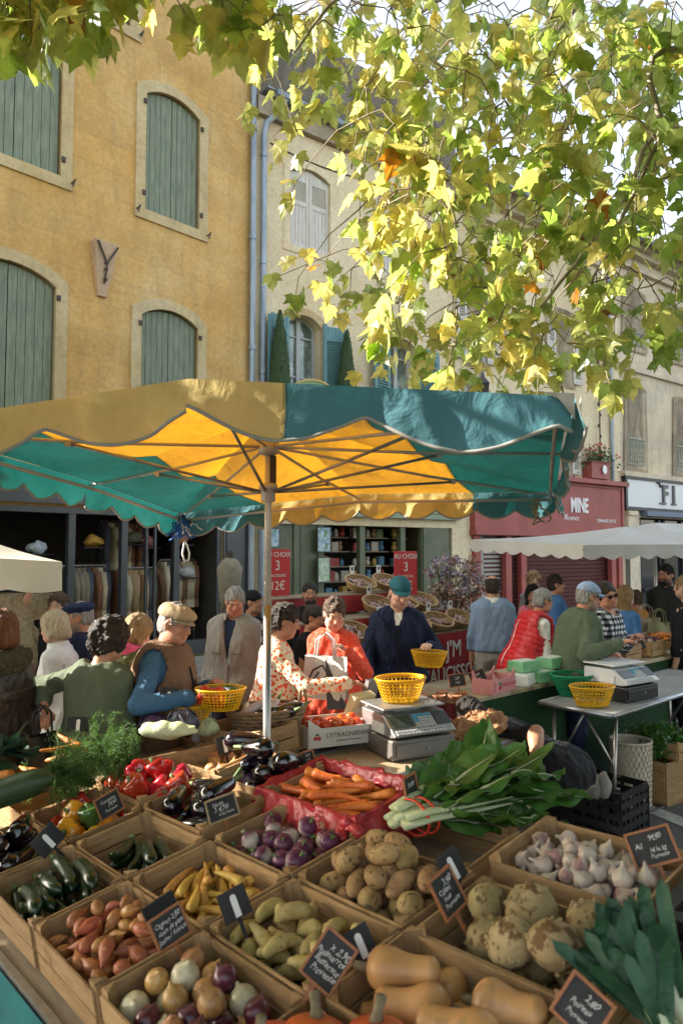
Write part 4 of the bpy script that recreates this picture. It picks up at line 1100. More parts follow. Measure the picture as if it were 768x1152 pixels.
def vmat(name, fn, rough=.4, spec=.5, coat=0, bump=0, bs=60, orand=.15, sss=0):
 """vegetable skin: fn(nt, objcoord) -> colour socket"""
 m, nt, b, out = _nt(name); L = nt.links.new
 tc = nt.nodes.new('ShaderNodeTexCoord'); oi = nt.nodes.new('ShaderNodeObjectInfo')
 mu = N(nt, 'ShaderNodeMath', _operation='MULTIPLY'); mu.inputs[1].default_value = 9.0; L(oi.outputs['Random'], mu.inputs[0])
 va = nt.nodes.new('ShaderNodeVectorMath'); va.operation = 'ADD'; L(tc.outputs['Object'], va.inputs[0]); L(mu.outputs[0], va.inputs[1])
 col = fn(nt, tc.outputs['Object'], va.outputs[0])
 hs = nt.nodes.new('ShaderNodeHueSaturation'); mr = nt.nodes.new('ShaderNodeMapRange'); mr.inputs['To Min'].default_value = 1 - orand; mr.inputs['To Max'].default_value = 1 + orand
 L(oi.outputs['Random'], mr.inputs[0]); L(mr.outputs[0], hs.inputs['Value']); L(col, hs.inputs['Color'])
 mh = nt.nodes.new('ShaderNodeMapRange'); mh.inputs['To Min'].default_value = .5 - orand * .08; mh.inputs['To Max'].default_value = .5 + orand * .08
 fr = N(nt, 'ShaderNodeMath', _operation='FRACT'); m7 = N(nt, 'ShaderNodeMath', _operation='MULTIPLY'); m7.inputs[1].default_value = 7.13; L(oi.outputs['Random'], m7.inputs[0]); L(m7.outputs[0], fr.inputs[0]); L(fr.outputs[0], mh.inputs[0]); L(mh.outputs[0], hs.inputs['Hue'])
 L(hs.outputs[0], b.inputs['Base Color']); b.inputs['Roughness'].default_value = rough; b.inputs['Specular IOR Level'].default_value = spec
 if coat: b.inputs['Coat Weight'].default_value = coat; b.inputs['Coat Roughness'].default_value = .08
 if sss: b.inputs['Subsurface Weight'].default_value = sss; b.inputs['Subsurface Radius'].default_value = (.01, .005, .002)
 if bump:
  n = N(nt, 'ShaderNodeTexNoise', Scale=bs, Detail=3.0); L(va.outputs[0], n.inputs['Vector'])
  bp = N(nt, 'ShaderNodeBump', Strength=bump, Distance=.004); L(n.outputs[0], bp.inputs['Height']); L(bp.outputs[0], b.inputs['Normal'])
 return m
def noisy(c1, c2, sc=40, st=(1, 1, 1), lo=.35, hi=.65, spots=None, axis=None):
 def fn(nt, obj, rnd):
  L = nt.links.new
  mp = nt.nodes.new('ShaderNodeMapping'); mp.inputs['Scale'].default_value = st; L(rnd, mp.inputs[0])
  n = N(nt, 'ShaderNodeTexNoise', Scale=float(sc), Detail=5.0, Roughness=.6); L(mp.outputs[0], n.inputs['Vector'])
  col = ramp(nt, n.outputs[0], [(lo, c1), (hi, c2)]).outputs[0]
  if spots:
   s2, c3, th = spots; n2 = N(nt, 'ShaderNodeTexNoise', Scale=float(s2), Detail=2.0); L(rnd, n2.inputs['Vector'])
   col = mix(nt, ramp(nt, n2.outputs[0], [(th, (0, 0, 0)), (th + .05, (1, 1, 1))]).outputs[0], col, c3)
  if axis:
   ai, a0, a1, c4 = axis; sx = nt.nodes.new('ShaderNodeSeparateXYZ'); L(obj, sx.inputs[0])
   ad = N(nt, 'ShaderNodeMath', _operation='MULTIPLY_ADD'); ad.inputs[1].default_value = .03; L(n.outputs[0], ad.inputs[0]); L(sx.outputs[ai], ad.inputs[2])
   mr = nt.nodes.new('ShaderNodeMapRange'); mr.inputs['From Min'].default_value = a0; mr.inputs['From Max'].default_value = a1; L(ad.outputs[0], mr.inputs[0])
   col = mix(nt, mr.outputs[0], col, c4)
  return col
 return fn
V_ = {}
mz = vmat('courgette_skin', noisy((.006, .018, .006), (.014, .036, .010), 60, (1, 6, 6), spots=(190, (.035, .075, .02), .62)), .28, .5, .25, orand=.25)
mst = mat('pale_green_stalk', (.10, .16, .05), .6, (.18, .24, .09), 40)
mdst = mat('dry_stalk', (.14, .10, .05), .8, (.22, .17, .10), 40)
def stalk(p, d, L, r0, r1, m=mst):
 mb = MB(); mb.tube([p, A3(*p) + nrm(A3(*d)) * L], [r0, r1], 7); return ('stem', mk(mb, 'stem', m))
V_['courgette'] = [proto(mk(rod(L, lambda t, r=r: r * min(1, (8 * t) ** .5, (7 * (1 - t)) ** .5) * (1 - .12 * t), bd), 'courgette', mz, .001, 30, i), sph(L, r, 5), (stalk((L * .47, -bd * .5, 0), (1, -.1, 0), .025, .011, .009),)) for i, (L, r, bd) in enumerate(((.23, .023, .02), (.25, .025, -.015), (.21, .021, .03)))]
ms_ = vmat('shallot_skin', noisy((.25, .075, .022), (.46, .19, .07), 30, (.6, 9, 9), spots=(34, (.52, .30, .15), .64)), .45, .4, 0, .3, 120, .28)
V_['shallot'] = [proto(mk(rod(L, lambda t, r=r: r * (sin(pi * min(1, t * 1.12) ** .8) ** .75 if t < .86 else .22 * (1 - (t - .86) / .16)), b, 10, 12), 'shallot', ms_, .0012, 60, i), sph(L * .8, r, 3)) for i, (L, r, b) in enumerate(((.085, .0195, .008), (.072, .018, -.004), (.078, .021, .004)))]
my = vmat('yellow_carrot_skin', noisy((.50, .24, .035), (.66, .42, .10), 25, (8, 1, 1)), .5, .4, 0, .2, 80, .2)
def carrot_me(nm, m, L, r, b, i): return mk(rod(L, lambda t: r * (min(1, (14 * t) ** .5) * (1 - .72 * t ** 1.3)) if t < .99 else .001, b, 10, 12), nm, m, .0012, 45, i)
V_['yellow_carrot'] = [proto(carrot_me('yellow_carrot', my, L, r, b, i), [(-.35 * L, r), (-.1 * L, r * .85), (.15 * L, r * .65), (.38 * L, r * .45)]) for i, (L, r, b) in enumerate(((.19, .0165, .012), (.16, .018, -.01), (.21, .015, .02)))]
mo = vmat('carrot_skin', noisy((.48, .115, .012), (.64, .19, .03), 22, (14, 1, 1), spots=(60, (.35, .09, .015), .66)), .5, .4, 0, .25, 90, .16)
V_['carrot'] = [proto(carrot_me('carrot', mo, L, r, b, i + 5), [(-.35 * L, r), (-.1 * L, r * .85), (.15 * L, r * .7), (.38 * L, r * .5)]) for i, (L, r, b) in enumerate(((.19, .019, .01), (.17, .0205, -.008), (.21, .0175, .02)))]
def onion_me(r, m, i):
 mb = MB(); mb.lathe([(r * .08, -r * .97), (r * .2, -r * .96), (r * .62, -r * .78), (r * .93, -r * .35), (r, .02 * r), (r * .92, r * .42), (r * .66, r * .78), (r * .30, r * .98), (r * .13, r * 1.12), (r * .10, r * 1.25), (r * .05, r * 1.32)], 18)
 return mk(mb, 'onion', m, r * .025, 35, i)
mon = [vmat('golden_onion_skin', noisy((.34, .15, .05), (.52, .28, .11), 16, (6, 6, .7)), .38, .5, .1, .2, 60, .2), vmat('white_onion_skin', noisy((.46, .40, .25), (.60, .54, .37), 14, (5, 5, .6)), .35, .5, .1, orand=.1), vmat('red_onion_skin', noisy((.055, .010, .022), (.12, .025, .04), 16, (6, 6, .7)), .3, .5, .2, orand=.25)]
V_['onion'] = [proto(onion_me(r, mon[k], i), [(0, r)]) for i, (r, k) in enumerate(((.031, 0), (.035, 1), (.029, 0), (.030, 2), (.033, 0), (.027, 0), (.025, 1)))]
V_['golden_onion'] = [proto(onion_me(r, mon[0], i + 9), [(0, r)]) for i, r in enumerate((.032, .036))]
mr_ = vmat('ratte_skin', noisy((.36, .26, .09), (.50, .39, .16), 30, spots=(55, (.22, .15, .05), .64)), .7, .3, 0, .4, 90, .15)
V_['ratte_potato'] = [proto(mk(rod(L, lambda t, r=r, q=q: r * max(.05, sin(pi * t)) ** .38 * (1 + q * (t - .5)), b), 'ratte_potato', mr_, .0028, 55, i), sph(L, r, 3)) for i, (L, r, b, q) in enumerate(((.095, .021, .016, .3), (.075, .022, .006, -.3), (.105, .019, -.02, .5), (.085, .023, .01, .1)))]
mp_ = vmat('potato_skin', noisy((.26, .155, .06), (.40, .26, .12), 25, spots=(70, (.13, .075, .03), .60)), .8, .25, 0, .5, 110, .15)
def pot_me(a, b, c, i): mb = MB(); mb.ell((0, 0, 0), (a, b, c), None, 18, 12); return mk(mb, 'potato', mp_, .0035, 28, i)
V_['potato'] = [proto(pot_me(a, b, c, i), [(-(a - c) * .8, c * 1.02), (0, (b + c) / 2), ((a - c) * .8, c * 1.02)]) for i, (a, b, c) in enumerate(((.044, .032, .028), (.038, .030, .027), (.051, .031, .027), (.036, .031, .030)))]
mtn = vmat('turnip_skin', noisy((.50, .42, .34), (.60, .53, .44), 20, axis=(2, .006, .026, (.105, .022, .062))), .4, .45, .1, .15, 50, .15)
def tur_me(r, i):
 mb = MB(); mb.lathe([(.001, -r * 1.5), (r * .06, -r * 1.3), (r * .3, -r * .88), (r * .8, -r * .55), (r, -.02 * r), (r * .92, r * .42), (r * .6, r * .74), (r * .2, r * .83), (r * .05, r * .83)], 18); return mk(mb, 'turnip', mtn, r * .05, 25, i)
def tops(r): mb = MB(); [mb.tube([(0, 0, r * .75), (R.gauss(0, .006), R.gauss(0, .006), r * .75 + .02)], [.004, .002], 5) for _ in range(4)]; return ('stalk_stub', mk(mb, 'stalk_stub', mst))
V_['turnip'] = [proto(tur_me(r, i), [(0, r)], (tops(r),)) for i, r in enumerate((.033, .036, .030))]
mbn = vmat('butternut_skin', noisy((.44, .215, .068), (.56, .31, .12), 9, (1, 1, 1), spots=(16, (.36, .20, .08), .62)), .42, .45, .1, .08, 30, .1)
def but_me(L, r1, r2, i): return mk(rod(L, lambda t: (r1 + (r2 - r1) * (1 / (1 + math.exp(-(t - .58) * 15))) - .003 * sin(pi * min(1, t / .6))) * min(1, (9 * t) ** .5) * max(0, min(1, 1 - ((t - .74) / .26) ** 2 if t > .74 else 1)) ** .5, .0, 20, 22), 'butternut_squash', mbn, .0016, 14, i)
V_['butternut_squash'] = [proto(but_me(L, r1, r2, i), [(-L / 2 + r1, r1), (0, (r1 + r2) / 2), (L / 2 - r2, r2)], (stalk((L * .48, 0, 0), (1, .1, .1), .03, .011, .008, mdst),)) for i, (L, r1, r2) in enumerate(((.165, .034, .047), (.15, .035, .049), (.13, .033, .050)))]
mce = vmat('celeriac_skin', noisy((.27, .20, .085), (.42, .33, .165), 14, spots=(26, (.15, .09, .035), .56)), .8, .3, 0, .8, 45, .12)
def cel_me(r, i):
 mb = MB(); mb.ell((0, 0, 0), (r, r * .98, r * .9), None, 30, 20)
 for k in range(44):
  d = nrm(RN.normal(size=3)); q = d * r * .95; mb.ell(q, r * R.uniform(.05, .13), None, 7, 5)
 me = mk(mb, 'celeriac', mce, r * .045, 30, i); jitter_mesh(me, r * .035, 85, i + 3); return me
V_['celeriac'] = [proto(cel_me(r, i), [(0, r)]) for i, r in enumerate((.055, .064, .050))]
mga = vmat('garlic_skin', noisy((.40, .32, .25), (.54, .46, .38), 18, (1, 1, 1), spots=(14, (.30, .17, .16), .58)), .55, .4, 0, .3, 70, .12)
def gar_me(r, i):
 mb = MB(); mb.lathe([(r * .25, -r * .8), (r * .7, -r * .7), (r, -r * .1), (r * .85, r * .45), (r * .4, r * .85), (r * .18, r * 1.2), (r * .14, r * 1.5), (r * .1, r * 1.7)], 20, lobes=7, amp=.22); return mk(mb, 'garlic_bulb', mga, r * .05, 40, i)
V_['garlic_bulb'] = [proto(gar_me(r, i), [(0, r * .92)]) for i, r in enumerate((.022, .025, .020))]
mau = vmat('aubergine_skin', noisy((.004, .0022, .005), (.010, .004, .011), 10), .14, .6, .6, orand=.3)
def calyx(x, r):
 mb = MB(); mb.tube([(x - .002, 0, 0), (x + .012, 0, 0), (x + .045, .006, .004)], [r * .42, .008, .006], 8)
 for k in range(5):
  a = 2 * pi * k / 5; p = A3(x - .004, 0, 0); q = A3(x - .042, cos(a) * r * .78, sin(a) * r * .78); s = A3(0, -sin(a), cos(a)) * r * .30
  m_ = p * .5 + q * .5 + A3(0, cos(a), sin(a)) * r * .28
  mb.add([p - s * .7, p + s * .7, m_ + s, m_ - s, q], [(0, 1, 2, 3), (3, 2, 4)])
 return ('calyx', mk(mb, 'calyx', mst))
def aub_me(L, r, b, i): return mk(rod(L, lambda t: r * (min(1, (6 * t) ** .5)) * (1 - .42 * max(0, (t - .35) / .65) ** 1.2) * min(1, (9 * (1 - t)) ** .4), b, 18, 16), 'aubergine', mau, .0008, 20, i)
V_['aubergine'] = [proto(aub_me(L, r, b, i), [(-L / 2 + r, r), (-L * .12, r * .97), (L * .15, r * .8), (L * .38, r * .62)], (calyx(L * .49, r * .62),)) for i, (L, r, b) in enumerate(((.19, .040, .015), (.21, .037, -.02), (.17, .042, .0)))]
def pep_me(r, h, m, i):
 mb = MB(); mb.lathe([(r * .05, -h * .44), (r * .35, -h * .5), (r * .62, -h * .45), (r * .78, -h * .2), (r * .9, h * .1), (r, h * .33), (r * .85, h * .48), (r * .45, h * .47), (r * .2, h * .40), (r * .05, h * .38)], 24, lobes=4, amp=.24); return mk(mb, 'pepper', m, r * .05, 22, i)
mpr = vmat('red_pepper_skin', noisy((.36, .010, .012), (.46, .022, .016), 8), .13, .55, .55, orand=.15)
mpy = vmat('yellow_pepper_skin', noisy((.62, .26, .010), (.70, .36, .02), 8), .15, .55, .5, orand=.12)
mpg = vmat('green_pepper_skin', noisy((.03, .085, .02), (.05, .13, .03), 8), .15, .55, .5, orand=.2)
def pstem(r, h): mb = MB(); mb.tube([(0, 0, h * .37), (.002, 0, h * .47), (.008, .003, h * .62)], [.014, .0065, .0075], 8); return ('stem', mk(mb, 'stem', mst))
for nm, m in (('red_pepper', mpr), ('yellow_pepper', mpy), ('green_pepper', mpg)):
 V_[nm] = [proto(pep_me(r, h, m, i), [(0, r * .93)], (pstem(r, h),)) for i, (r, h) in enumerate(((.046, .095), (.05, .10), (.044, .12)))]
mpk = vmat('red_pumpkin_skin', noisy((.48, .055, .010), (.56, .085, .016), 14), .4, .45, .15, .15, 60, .1)
def pum_me(r, i):
 mb = MB(); mb.lathe([(r * .05, -r * .62), (r * .5, -r * .66), (r * .9, -r * .38), (r, .0), (r * .92, r * .36), (r * .6, r * .66), (r * .25, r * .78), (r * .05, r * .74)], 30, lobes=10, amp=.06); return mk(mb, 'pumpkin', mpk, r * .02, 20, i)
V_['pumpkin'] = [proto(pum_me(r, i), [(0, r * .85)], (('stem', (lambda mb: (mb.tube([(0, 0, r * .7), (.004, .002, r * .95), (.012, .004, r * 1.25)], [.017, .010, .011], 8), mk(mb, 'stem', mdst))[1])(MB())),)) for i, r in enumerate((.085, .075))]
FIRST = {}
def place(kind, pr, ax, loc, label, cat, group):
 o = link(kind, pr['me']); setm(o, ax, loc); tag(o, label, cat, group)
 for nm, me in pr['kids']: link(nm, me, o)
 return o
def axes_from(yaw, pitch, rollx):
 """local x along yaw in the stall plane, tipped by pitch, spun by rollx"""
 x = SV * cos(yaw) + SU * sin(yaw); x = nrm(x * cos(pitch) + SN * sin(pitch))
 y = nrm(np.cross(SN, x)); z = np.cross(x, y)
 return (x, y * cos(rollx) + z * sin(rollx), -y * sin(rollx) + z * cos(rollx))
def axes_up(tilt):
 z = nrm(SN + (SV * R.gauss(0, 1) + SU * R.gauss(0, 1)) * tilt); a = R.uniform(0, 2 * pi)
 x = nrm(SV * cos(a) + SU * sin(a) - z * ((SV * cos(a) + SU * sin(a)) @ z)); return (x, np.cross(z, x), z)
def pack(kind, cv, cu, n, label, cat, group, W=CW - .03, L=CL - .03, floor=-CH + .012, yaw=None, yawv=.3, upright=None, heap=.3, pitch=.1, protos=None, maxh=9, sq=.93, kinds=None, tries=40, seed=0):
 """drop n vegetables one by one into the box; each comes to rest on the lowest spot it finds"""
 placed = []
 rr = random.Random(seed + 17)
 for i in range(n):
  kd, lb = (kind, label) if kinds is None else kinds(i)
  pr = rr.choice(V_[kd] if protos is None else protos); best = None
  for _ in range(tries):
   yw = rr.uniform(0, 2 * pi) if yaw is None else yaw + rr.gauss(0, yawv) + (pi if rr.random() < .15 else 0)
   sp = [(x * cos(yw), x * sin(yw), r) for x, r in pr['sp']]
   mx = max(abs(a) + r for a, b, r in sp); my_ = max(abs(b) + r for a, b, r in sp)
   if mx > W / 2: hx = 0
   else: hx = W / 2 - mx
   hy = max(0, L / 2 - my_)
   x = rr.uniform(-hx, hx); y = rr.uniform(-hy, hy)
   z = max(floor + r for a, b, r in sp)
   for (px, py, pz, pq) in placed:
    for a, b, r in sp:
     d2 = (x + a - px) ** 2 + (y + b - py) ** 2; s_ = (r + pq) * sq
     if d2 < s_ * s_: z = max(z, pz + sqrt(s_ * s_ - d2))
   cost = z + heap * ((x / W) ** 2 + (y / L) ** 2) * .25
   if best is None or cost < best[0]: best = (cost, x, y, z, yw, sp)
  _, x, y, z, yw, sp = best
  if z > maxh: continue
  placed += [(x + a, y + b, z, r) for a, b, r in sp]
  if upright is not None: ax = axes_up(upright)
  else: ax = axes_from(yw, rr.gauss(0, pitch), rr.uniform(0, 2 * pi))
  place(kd, pr, ax, S(cv + x, cu + y, z), lb, cat, group)
VR = [-.362, -.068, .228, .555]
UC = [1.12, .655, .205, -.245, -.70, -1.15]
g = 'wooden vegetable crates on the stall'
crate(VR[0], UC[0] - .01, 0, 'wooden crate of purple striped aubergines at the far left corner')
crate(VR[0], UC[1], 0, 'wooden crate of dark courgettes on the teal cloth edge')
crate(VR[0], UC[2], 0, 'wooden crate of copper shallots on the teal cloth edge')
crate(VR[0], UC[3], 0, 'wooden crate of mixed white, golden and red onions')
crate(VR[0], UC[4], -.01, 'wooden crate of red pumpkins at the bottom edge')
crate(VR[1], UC[0] + .03, .0, 'wooden crate of yellow and red peppers behind the black sign')
crate(VR[1], UC[1] + .01, 0, 'half empty wooden crate of courgettes behind the first courgettes')
crate(VR[1], UC[2], 0, 'wooden crate of yellow carrots between shallots and turnips')
crate(VR[1], UC[3], 0, 'wooden crate of small knobbly yellow potatoes')
crate(VR[1] + .02, UC[4] + .01, 0, 'wooden crate of smooth tan butternut squashes')
crate(VR[2], UC[0] + .07, .02, 'wooden crate heaped with glossy red peppers')
crate(VR[2], UC[1] + .08, .01, 'wooden crate of black aubergines behind the turnip price board')
crate(VR[2], UC[2] + .01, 0, 'wooden crate of purple topped turnips')
crate(VR[2], UC[3] + .005, 0, 'wooden crate of large brown potatoes')
crate(VR[2] - .005, UC[4], 0, 'wooden crate of rough round celeriacs')
crate(VR[3] + .0, UC[0] + .03, .02, 'wooden crate of golden onions beside the heaped red peppers')
crate(VR[3] - .01, UC[1] + .11, .02, 'wooden crate of black aubergines next to the parasol pole')
crate(VR[3], UC[4] + .02, .02, 'wooden crate of pinkish white garlic bulbs')
crate(VR[1] + .18, UC[5] + .0, -.02, 'wooden crate of leeks at the bottom right corner')
crate(VR[3] - .02, UC[3] + .08, -.03, 'empty wooden crate under the bundle of chard')
pack('courgette', VR[0], UC[1], 15, 'glossy dark green courgette lying in the front crate', 'courgette', 'courgettes in the front crate', yaw=radians(80), yawv=.12, heap=.1, seed=1)
pack('courgette', VR[1], UC[1], 9, 'dark green courgette in the half empty crate behind', 'courgette', 'courgettes in the half empty crate', yaw=radians(70), yawv=.25, heap=.1, seed=2, W=CW - .06)
pack('shallot', VR[0], UC[2], 95, 'copper skinned shallot in the crate on the teal edge', 'shallot', 'shallots in their crate', heap=.5, seed=3, tries=28, pitch=.3)
ON = ['golden_', 'white_', 'red_']
pack('onion', VR[0], UC[3], 44, 'large onion in the front crate of mixed onions', 'onion', 'mixed onions in the front crate', upright=.55, heap=.3, seed=4)
pack('yellow_carrot', VR[1], UC[2], 50, 'yellow orange carrot in its crate behind the shallots', 'carrot', 'yellow carrots in their crate', yaw=radians(70), yawv=.5, heap=.2, seed=5)
pack('ratte_potato', VR[1], UC[3], 46, 'small knobbly yellow potato in its crate', 'potato', 'small yellow potatoes in their crate', heap=.4, seed=6, pitch=.25)
pack('butternut_squash', VR[1] + .02, UC[4], 10, 'smooth tan butternut squash in its crate', 'squash', 'butternut squashes in their crate', yaw=radians(-75), yawv=.35, heap=.2, seed=7, pitch=.12, maxh=.03)
pack('turnip', VR[2], UC[2], 36, 'purple and white turnip in its crate', 'turnip', 'turnips in their crate', upright=.9, heap=.4, seed=8)
pack('potato', VR[2], UC[3], 46, 'large brown potato heaped in its crate', 'potato', 'brown potatoes in their crate', heap=.9, seed=9, pitch=.25)
pack('celeriac', VR[2], UC[4], 9, 'rough beige celeriac root in its crate', 'celeriac', 'celeriacs in their crate', upright=1.0, heap=.3, seed=10, maxh=.035)
pack('garlic_bulb', VR[3], UC[4] + .02, 110, 'pinkish white garlic bulb in its crate', 'garlic', 'garlic bulbs in their crate', upright=1.2, heap=.5, seed=11, tries=28, floor=-.08)
pack('aubergine', VR[2], UC[1] + .08, 9, 'glossy black aubergine behind the turnip price board', 'aubergine', 'aubergines in the middle crate', yaw=radians(60), yawv=.5, heap=.2, seed=12)
pack('aubergine', VR[3] - .01, UC[1] + .11, 12, 'glossy black aubergine in the crate by the pole', 'aubergine', 'aubergines in the crate by the pole', yaw=radians(95), yawv=.6, heap=.6, seed=13, pitch=.3)
pack('aubergine', VR[0], UC[0], 9, 'small dark aubergine in the far left crate', 'aubergine', 'aubergines in the far left crate', yaw=radians(60), yawv=.6, seed=14)
pack('golden_onion', VR[3], UC[0] + .03, 26, 'golden onion in the crate beside the red peppers', 'onion', 'golden onions in the back crate', upright=.6, heap=.5, seed=15)
pack('red_pepper', VR[2], UC[0] + .02, 26, 'glossy red pepper heaped in the back crate', 'pepper', 'red peppers heaped in the back crate', upright=1.3, heap=1.4, seed=16, W=CW + .02, L=CL)
def pk(i): return ('yellow_pepper', 'glossy yellow pepper in the crate at the left') if i < 5 or i in (7, 10) else (('red_pepper', 'glossy red pepper lying over yellow ones at the left') if i != 11 else ('green_pepper', 'green pepper among the red and yellow ones at the left'))
pack('red_pepper', VR[1], UC[0] + .03, 13, '', 'pepper', 'peppers in the left crate', upright=1.2, heap=.9, seed=17, kinds=pk)
def pm(i): return ('pumpkin', 'red orange pumpkin cut off by the bottom edge')
for px, py in ((352, 1186), (424, 1190), (300, 1200)): v0, u0 = SP(px, py, .0); place('pumpkin', V_['pumpkin'][0], axes_up(.2), S(v0, u0, -.005), 'red orange pumpkin cut off by the bottom edge', 'pumpkin', 'red pumpkins in the bottom crate')
cb = empty('carrot_box', S(0, 0)); axb = (nrm(SV * .97 + SU * .05), None, SN); cv, cu = .545, .31
W, L, H = .33, .56, .15
setm(cb, AX, S(cv, cu, .035)); tag(cb, 'box lined with pink red plastic and heaped with orange carrots', 'box')
m_red_film = mat('red_plastic_film', (.52, .035, .045), .22, (.62, .08, .09), 6, 5, .5, 30, .6, trans=.25, tcol=(.7, .05, .06))
mb = MB()
for s in (-1, 1):
 mb.box((s * (W / 2), 0, -H / 2), (.012, L, H)); mb.box((0, s * L / 2, -H / 2), (W - .013, .012, H))
mb.box((0, 0, -H + .006), (W - .014, L - .014, .01)); mb.build('box_body', m_red_film, cb)
mb = MB()
def film(a, b, s=0):
 per = [(-W / 2, -L / 2), (W / 2, -L / 2), (W / 2, L / 2), (-W / 2, L / 2)]; q = a * 4; k = int(q) % 4; f = q - int(q)
 x0, y0 = per[k]; x1, y1 = per[(k + 1) % 4]; x = x0 + (x1 - x0) * f; y = y0 + (y1 - y0) * f
 o = (b - .4) * .07; ll = sqrt(x * x + y * y); hh = -.05 * abs(b - .4) / .4 + .012 if b < .4 else .012 - (b - .4) * .16
 p = A3(x, y, 0); n_ = nrm(A3(x / W, y / L, 0)); w_ = wob(A3(x * 30, y * 30, b * 3)[None], 1.0, 2)[0] * .012
 return A3(x + n_[0] * (o + w_), y + n_[1] * (o + w_), hh + w_ * .8)
mb.grid(film, 96, 8); mb.build('plastic_liner', m_red_film, cb, True)
mb = MB()
for k in range(7):
 a = R.uniform(0, 2 * pi); mb.ell(A3(-W / 2 - .02 + R.gauss(0, .012), -L / 2 + .04 + R.gauss(0, .02), -.02 + R.gauss(0, .01)), (.022, .03, .016), None, 8, 6)
me = mb.mesh('liner_knot', m_red_film, True); jitter_mesh(me, .012, 60, 3); link('liner_knot', me, cb)
pack('carrot', cv, cu, 62, 'orange carrot heaped in the red plastic lined box', 'carrot', 'carrots in the red lined box', W=W - .02, L=L - .03, floor=-.09, yaw=radians(-68), yawv=.4, heap=.8, seed=20, pitch=.12, tries=30)
def leafmat(name, c1, c2, tc_, rough=.45, tr=.2):
 return mat(name, c1, rough, c2, 9, 5, .35, 45, .45, trans=tr, tcol=tc_)
m_chard = leafmat('chard_leaf', (.035, .105, .018), (.075, .18, .035), (.12, .32, .03), .38)
m_rib = mat('chard_rib', (.42, .48, .26), .45, (.55, .58, .36), 14, stretch=(1, 6, 1))
m_leek = leafmat('leek_leaf', (.014, .060, .028), (.035, .105, .05), (.05, .16, .06), .5, .1)
m_frond = leafmat('carrot_frond', (.04, .10, .02), (.09, .17, .04), (.12, .26, .05), .7, .3)
m_kale = leafmat('kale_leaf', (.012, .035, .018), (.022, .06, .03), (.03, .08, .03), .6, .1)
def blade(mb, base, tip, side, up, width, ruff, seed, nu=22, nv=10, wprof=None, arch=.0):
 """a crinkled leaf from base to tip, width at its widest"""
 base = np.asarray(base, float); tip = np.asarray(tip, float); d = tip - base; Ln = np.linalg.norm(d)
 def fn(a, b):
  w = width * (sin(pi * min(1, a ** .8 * 1.02)) ** .6 + .12) * (1 - .2 * a) if wprof is None else width * wprof(a)
  s = (b - .5) * 2
  q = base + d * a + up * arch * sin(pi * a)
  q0 = A3(a * Ln * 14, s * w * 22, seed * 3.1)
  cr = wob(q0[None], 1.0, seed)[0] * ruff * (.25 + abs(s)) + wob((q0 * 2.3)[None], 1.0, seed + 3)[0] * ruff * .45 * abs(s)
  return q + side * s * w + up * (cr + width * .35 * s * s * .5)
 mb.grid(fn, nu, nv); return fn
q = empty('chard_bundle', S(0, 0), 'bundle of leafy green chard with pale stalks held by red bands', 'chard')
stem0 = P(452, 925, 2.28); stem1 = P(650, 880, 2.75)
dirc = nrm(stem1 - stem0); upc = nrm(A3(0, 0, 1) - dirc * dirc[2]); sidec = np.cross(dirc, upc)
q.location = tuple(stem0)
mb1 = MB(); mb2 = MB()
for k in range(13):
 a = (k - 6) / 6; h = R.uniform(-.03, .07); L_ = R.uniform(.14, .20)
 b0 = sidec * a * .05 * .9 + upc * h * .6 - dirc * R.uniform(0, .03); b1 = b0 + dirc * L_ + sidec * a * .05 + upc * R.uniform(-.0, .03)
 mb2.tube([b0, (b0 + b1) / 2 + upc * .006, b1, b1 + dirc * .22 + sidec * a * .05 + upc * R.uniform(-.02, .02)], [.021, .019, .014, .004], 8, True, 0, .5)
 tp = b1 + dirc * R.uniform(.26, .44) + sidec * a * R.uniform(.10, .20) + upc * R.uniform(-.08, .07)
 fn_ = blade(mb1, b1 - dirc * .05, tp, nrm(sidec + upc * R.uniform(-.6, .6)), nrm(upc - sidec * R.uniform(-.5, .5)), R.uniform(.07, .11), .026, k, 34, 16, arch=R.uniform(-.02, .05)); mb2.tube([fn_(a, .5) + upc * .002 for a in np.linspace(0, .92, 12)], [.0075 * (1 - .85 * a) for a in np.linspace(0, 1, 12)], 6, True, 0, .7)
 for sg in (.25, .75):
  for a0 in (.25, .45, .65): mb2.tube([fn_(a0 + .18 * t, .5 + (sg - .5) * 1.6 * t) + upc * .001 for t in np.linspace(0, 1, 5)], [.0028, .0024, .002, .0015, .001], 4, False)
for k in range(15):
 a = R.uniform(-1, 1); b1 = dirc * R.uniform(.20, .46) + sidec * a * .1 + upc * R.uniform(.02, .09); ww = nrm(dirc * .8 + sidec * R.uniform(-1, 1) + upc * R.uniform(-.3, .6))
 fn_ = blade(mb1, b1, b1 + ww * R.uniform(.2, .32), nrm(np.cross(ww, upc)), nrm(upc + RN.normal(size=3) * .3), R.uniform(.06, .09), .024, k + 30, 28, 14); mb2.tube([fn_(a, .5) + upc * .002 for a in np.linspace(0, .92, 12)], [.006 * (1 - .85 * a) for a in np.linspace(0, 1, 12)], 6, True, 0, .7)
mb1.build('leaves', m_chard, q, True); mb2.build('stalks', m_rib, q, True)
for s in (.045, .085):
 mb = MB(); c = dirc * s; mb.tube([c + sidec * cos(a) * .078 + upc * (sin(a) * .052 + .008) for a in np.linspace(0, 2 * pi, 22)], .006, 6, False, 0, .5); mb.build('rubber_band', mat('red_band', (.70, .05, .02), .4), q, True)
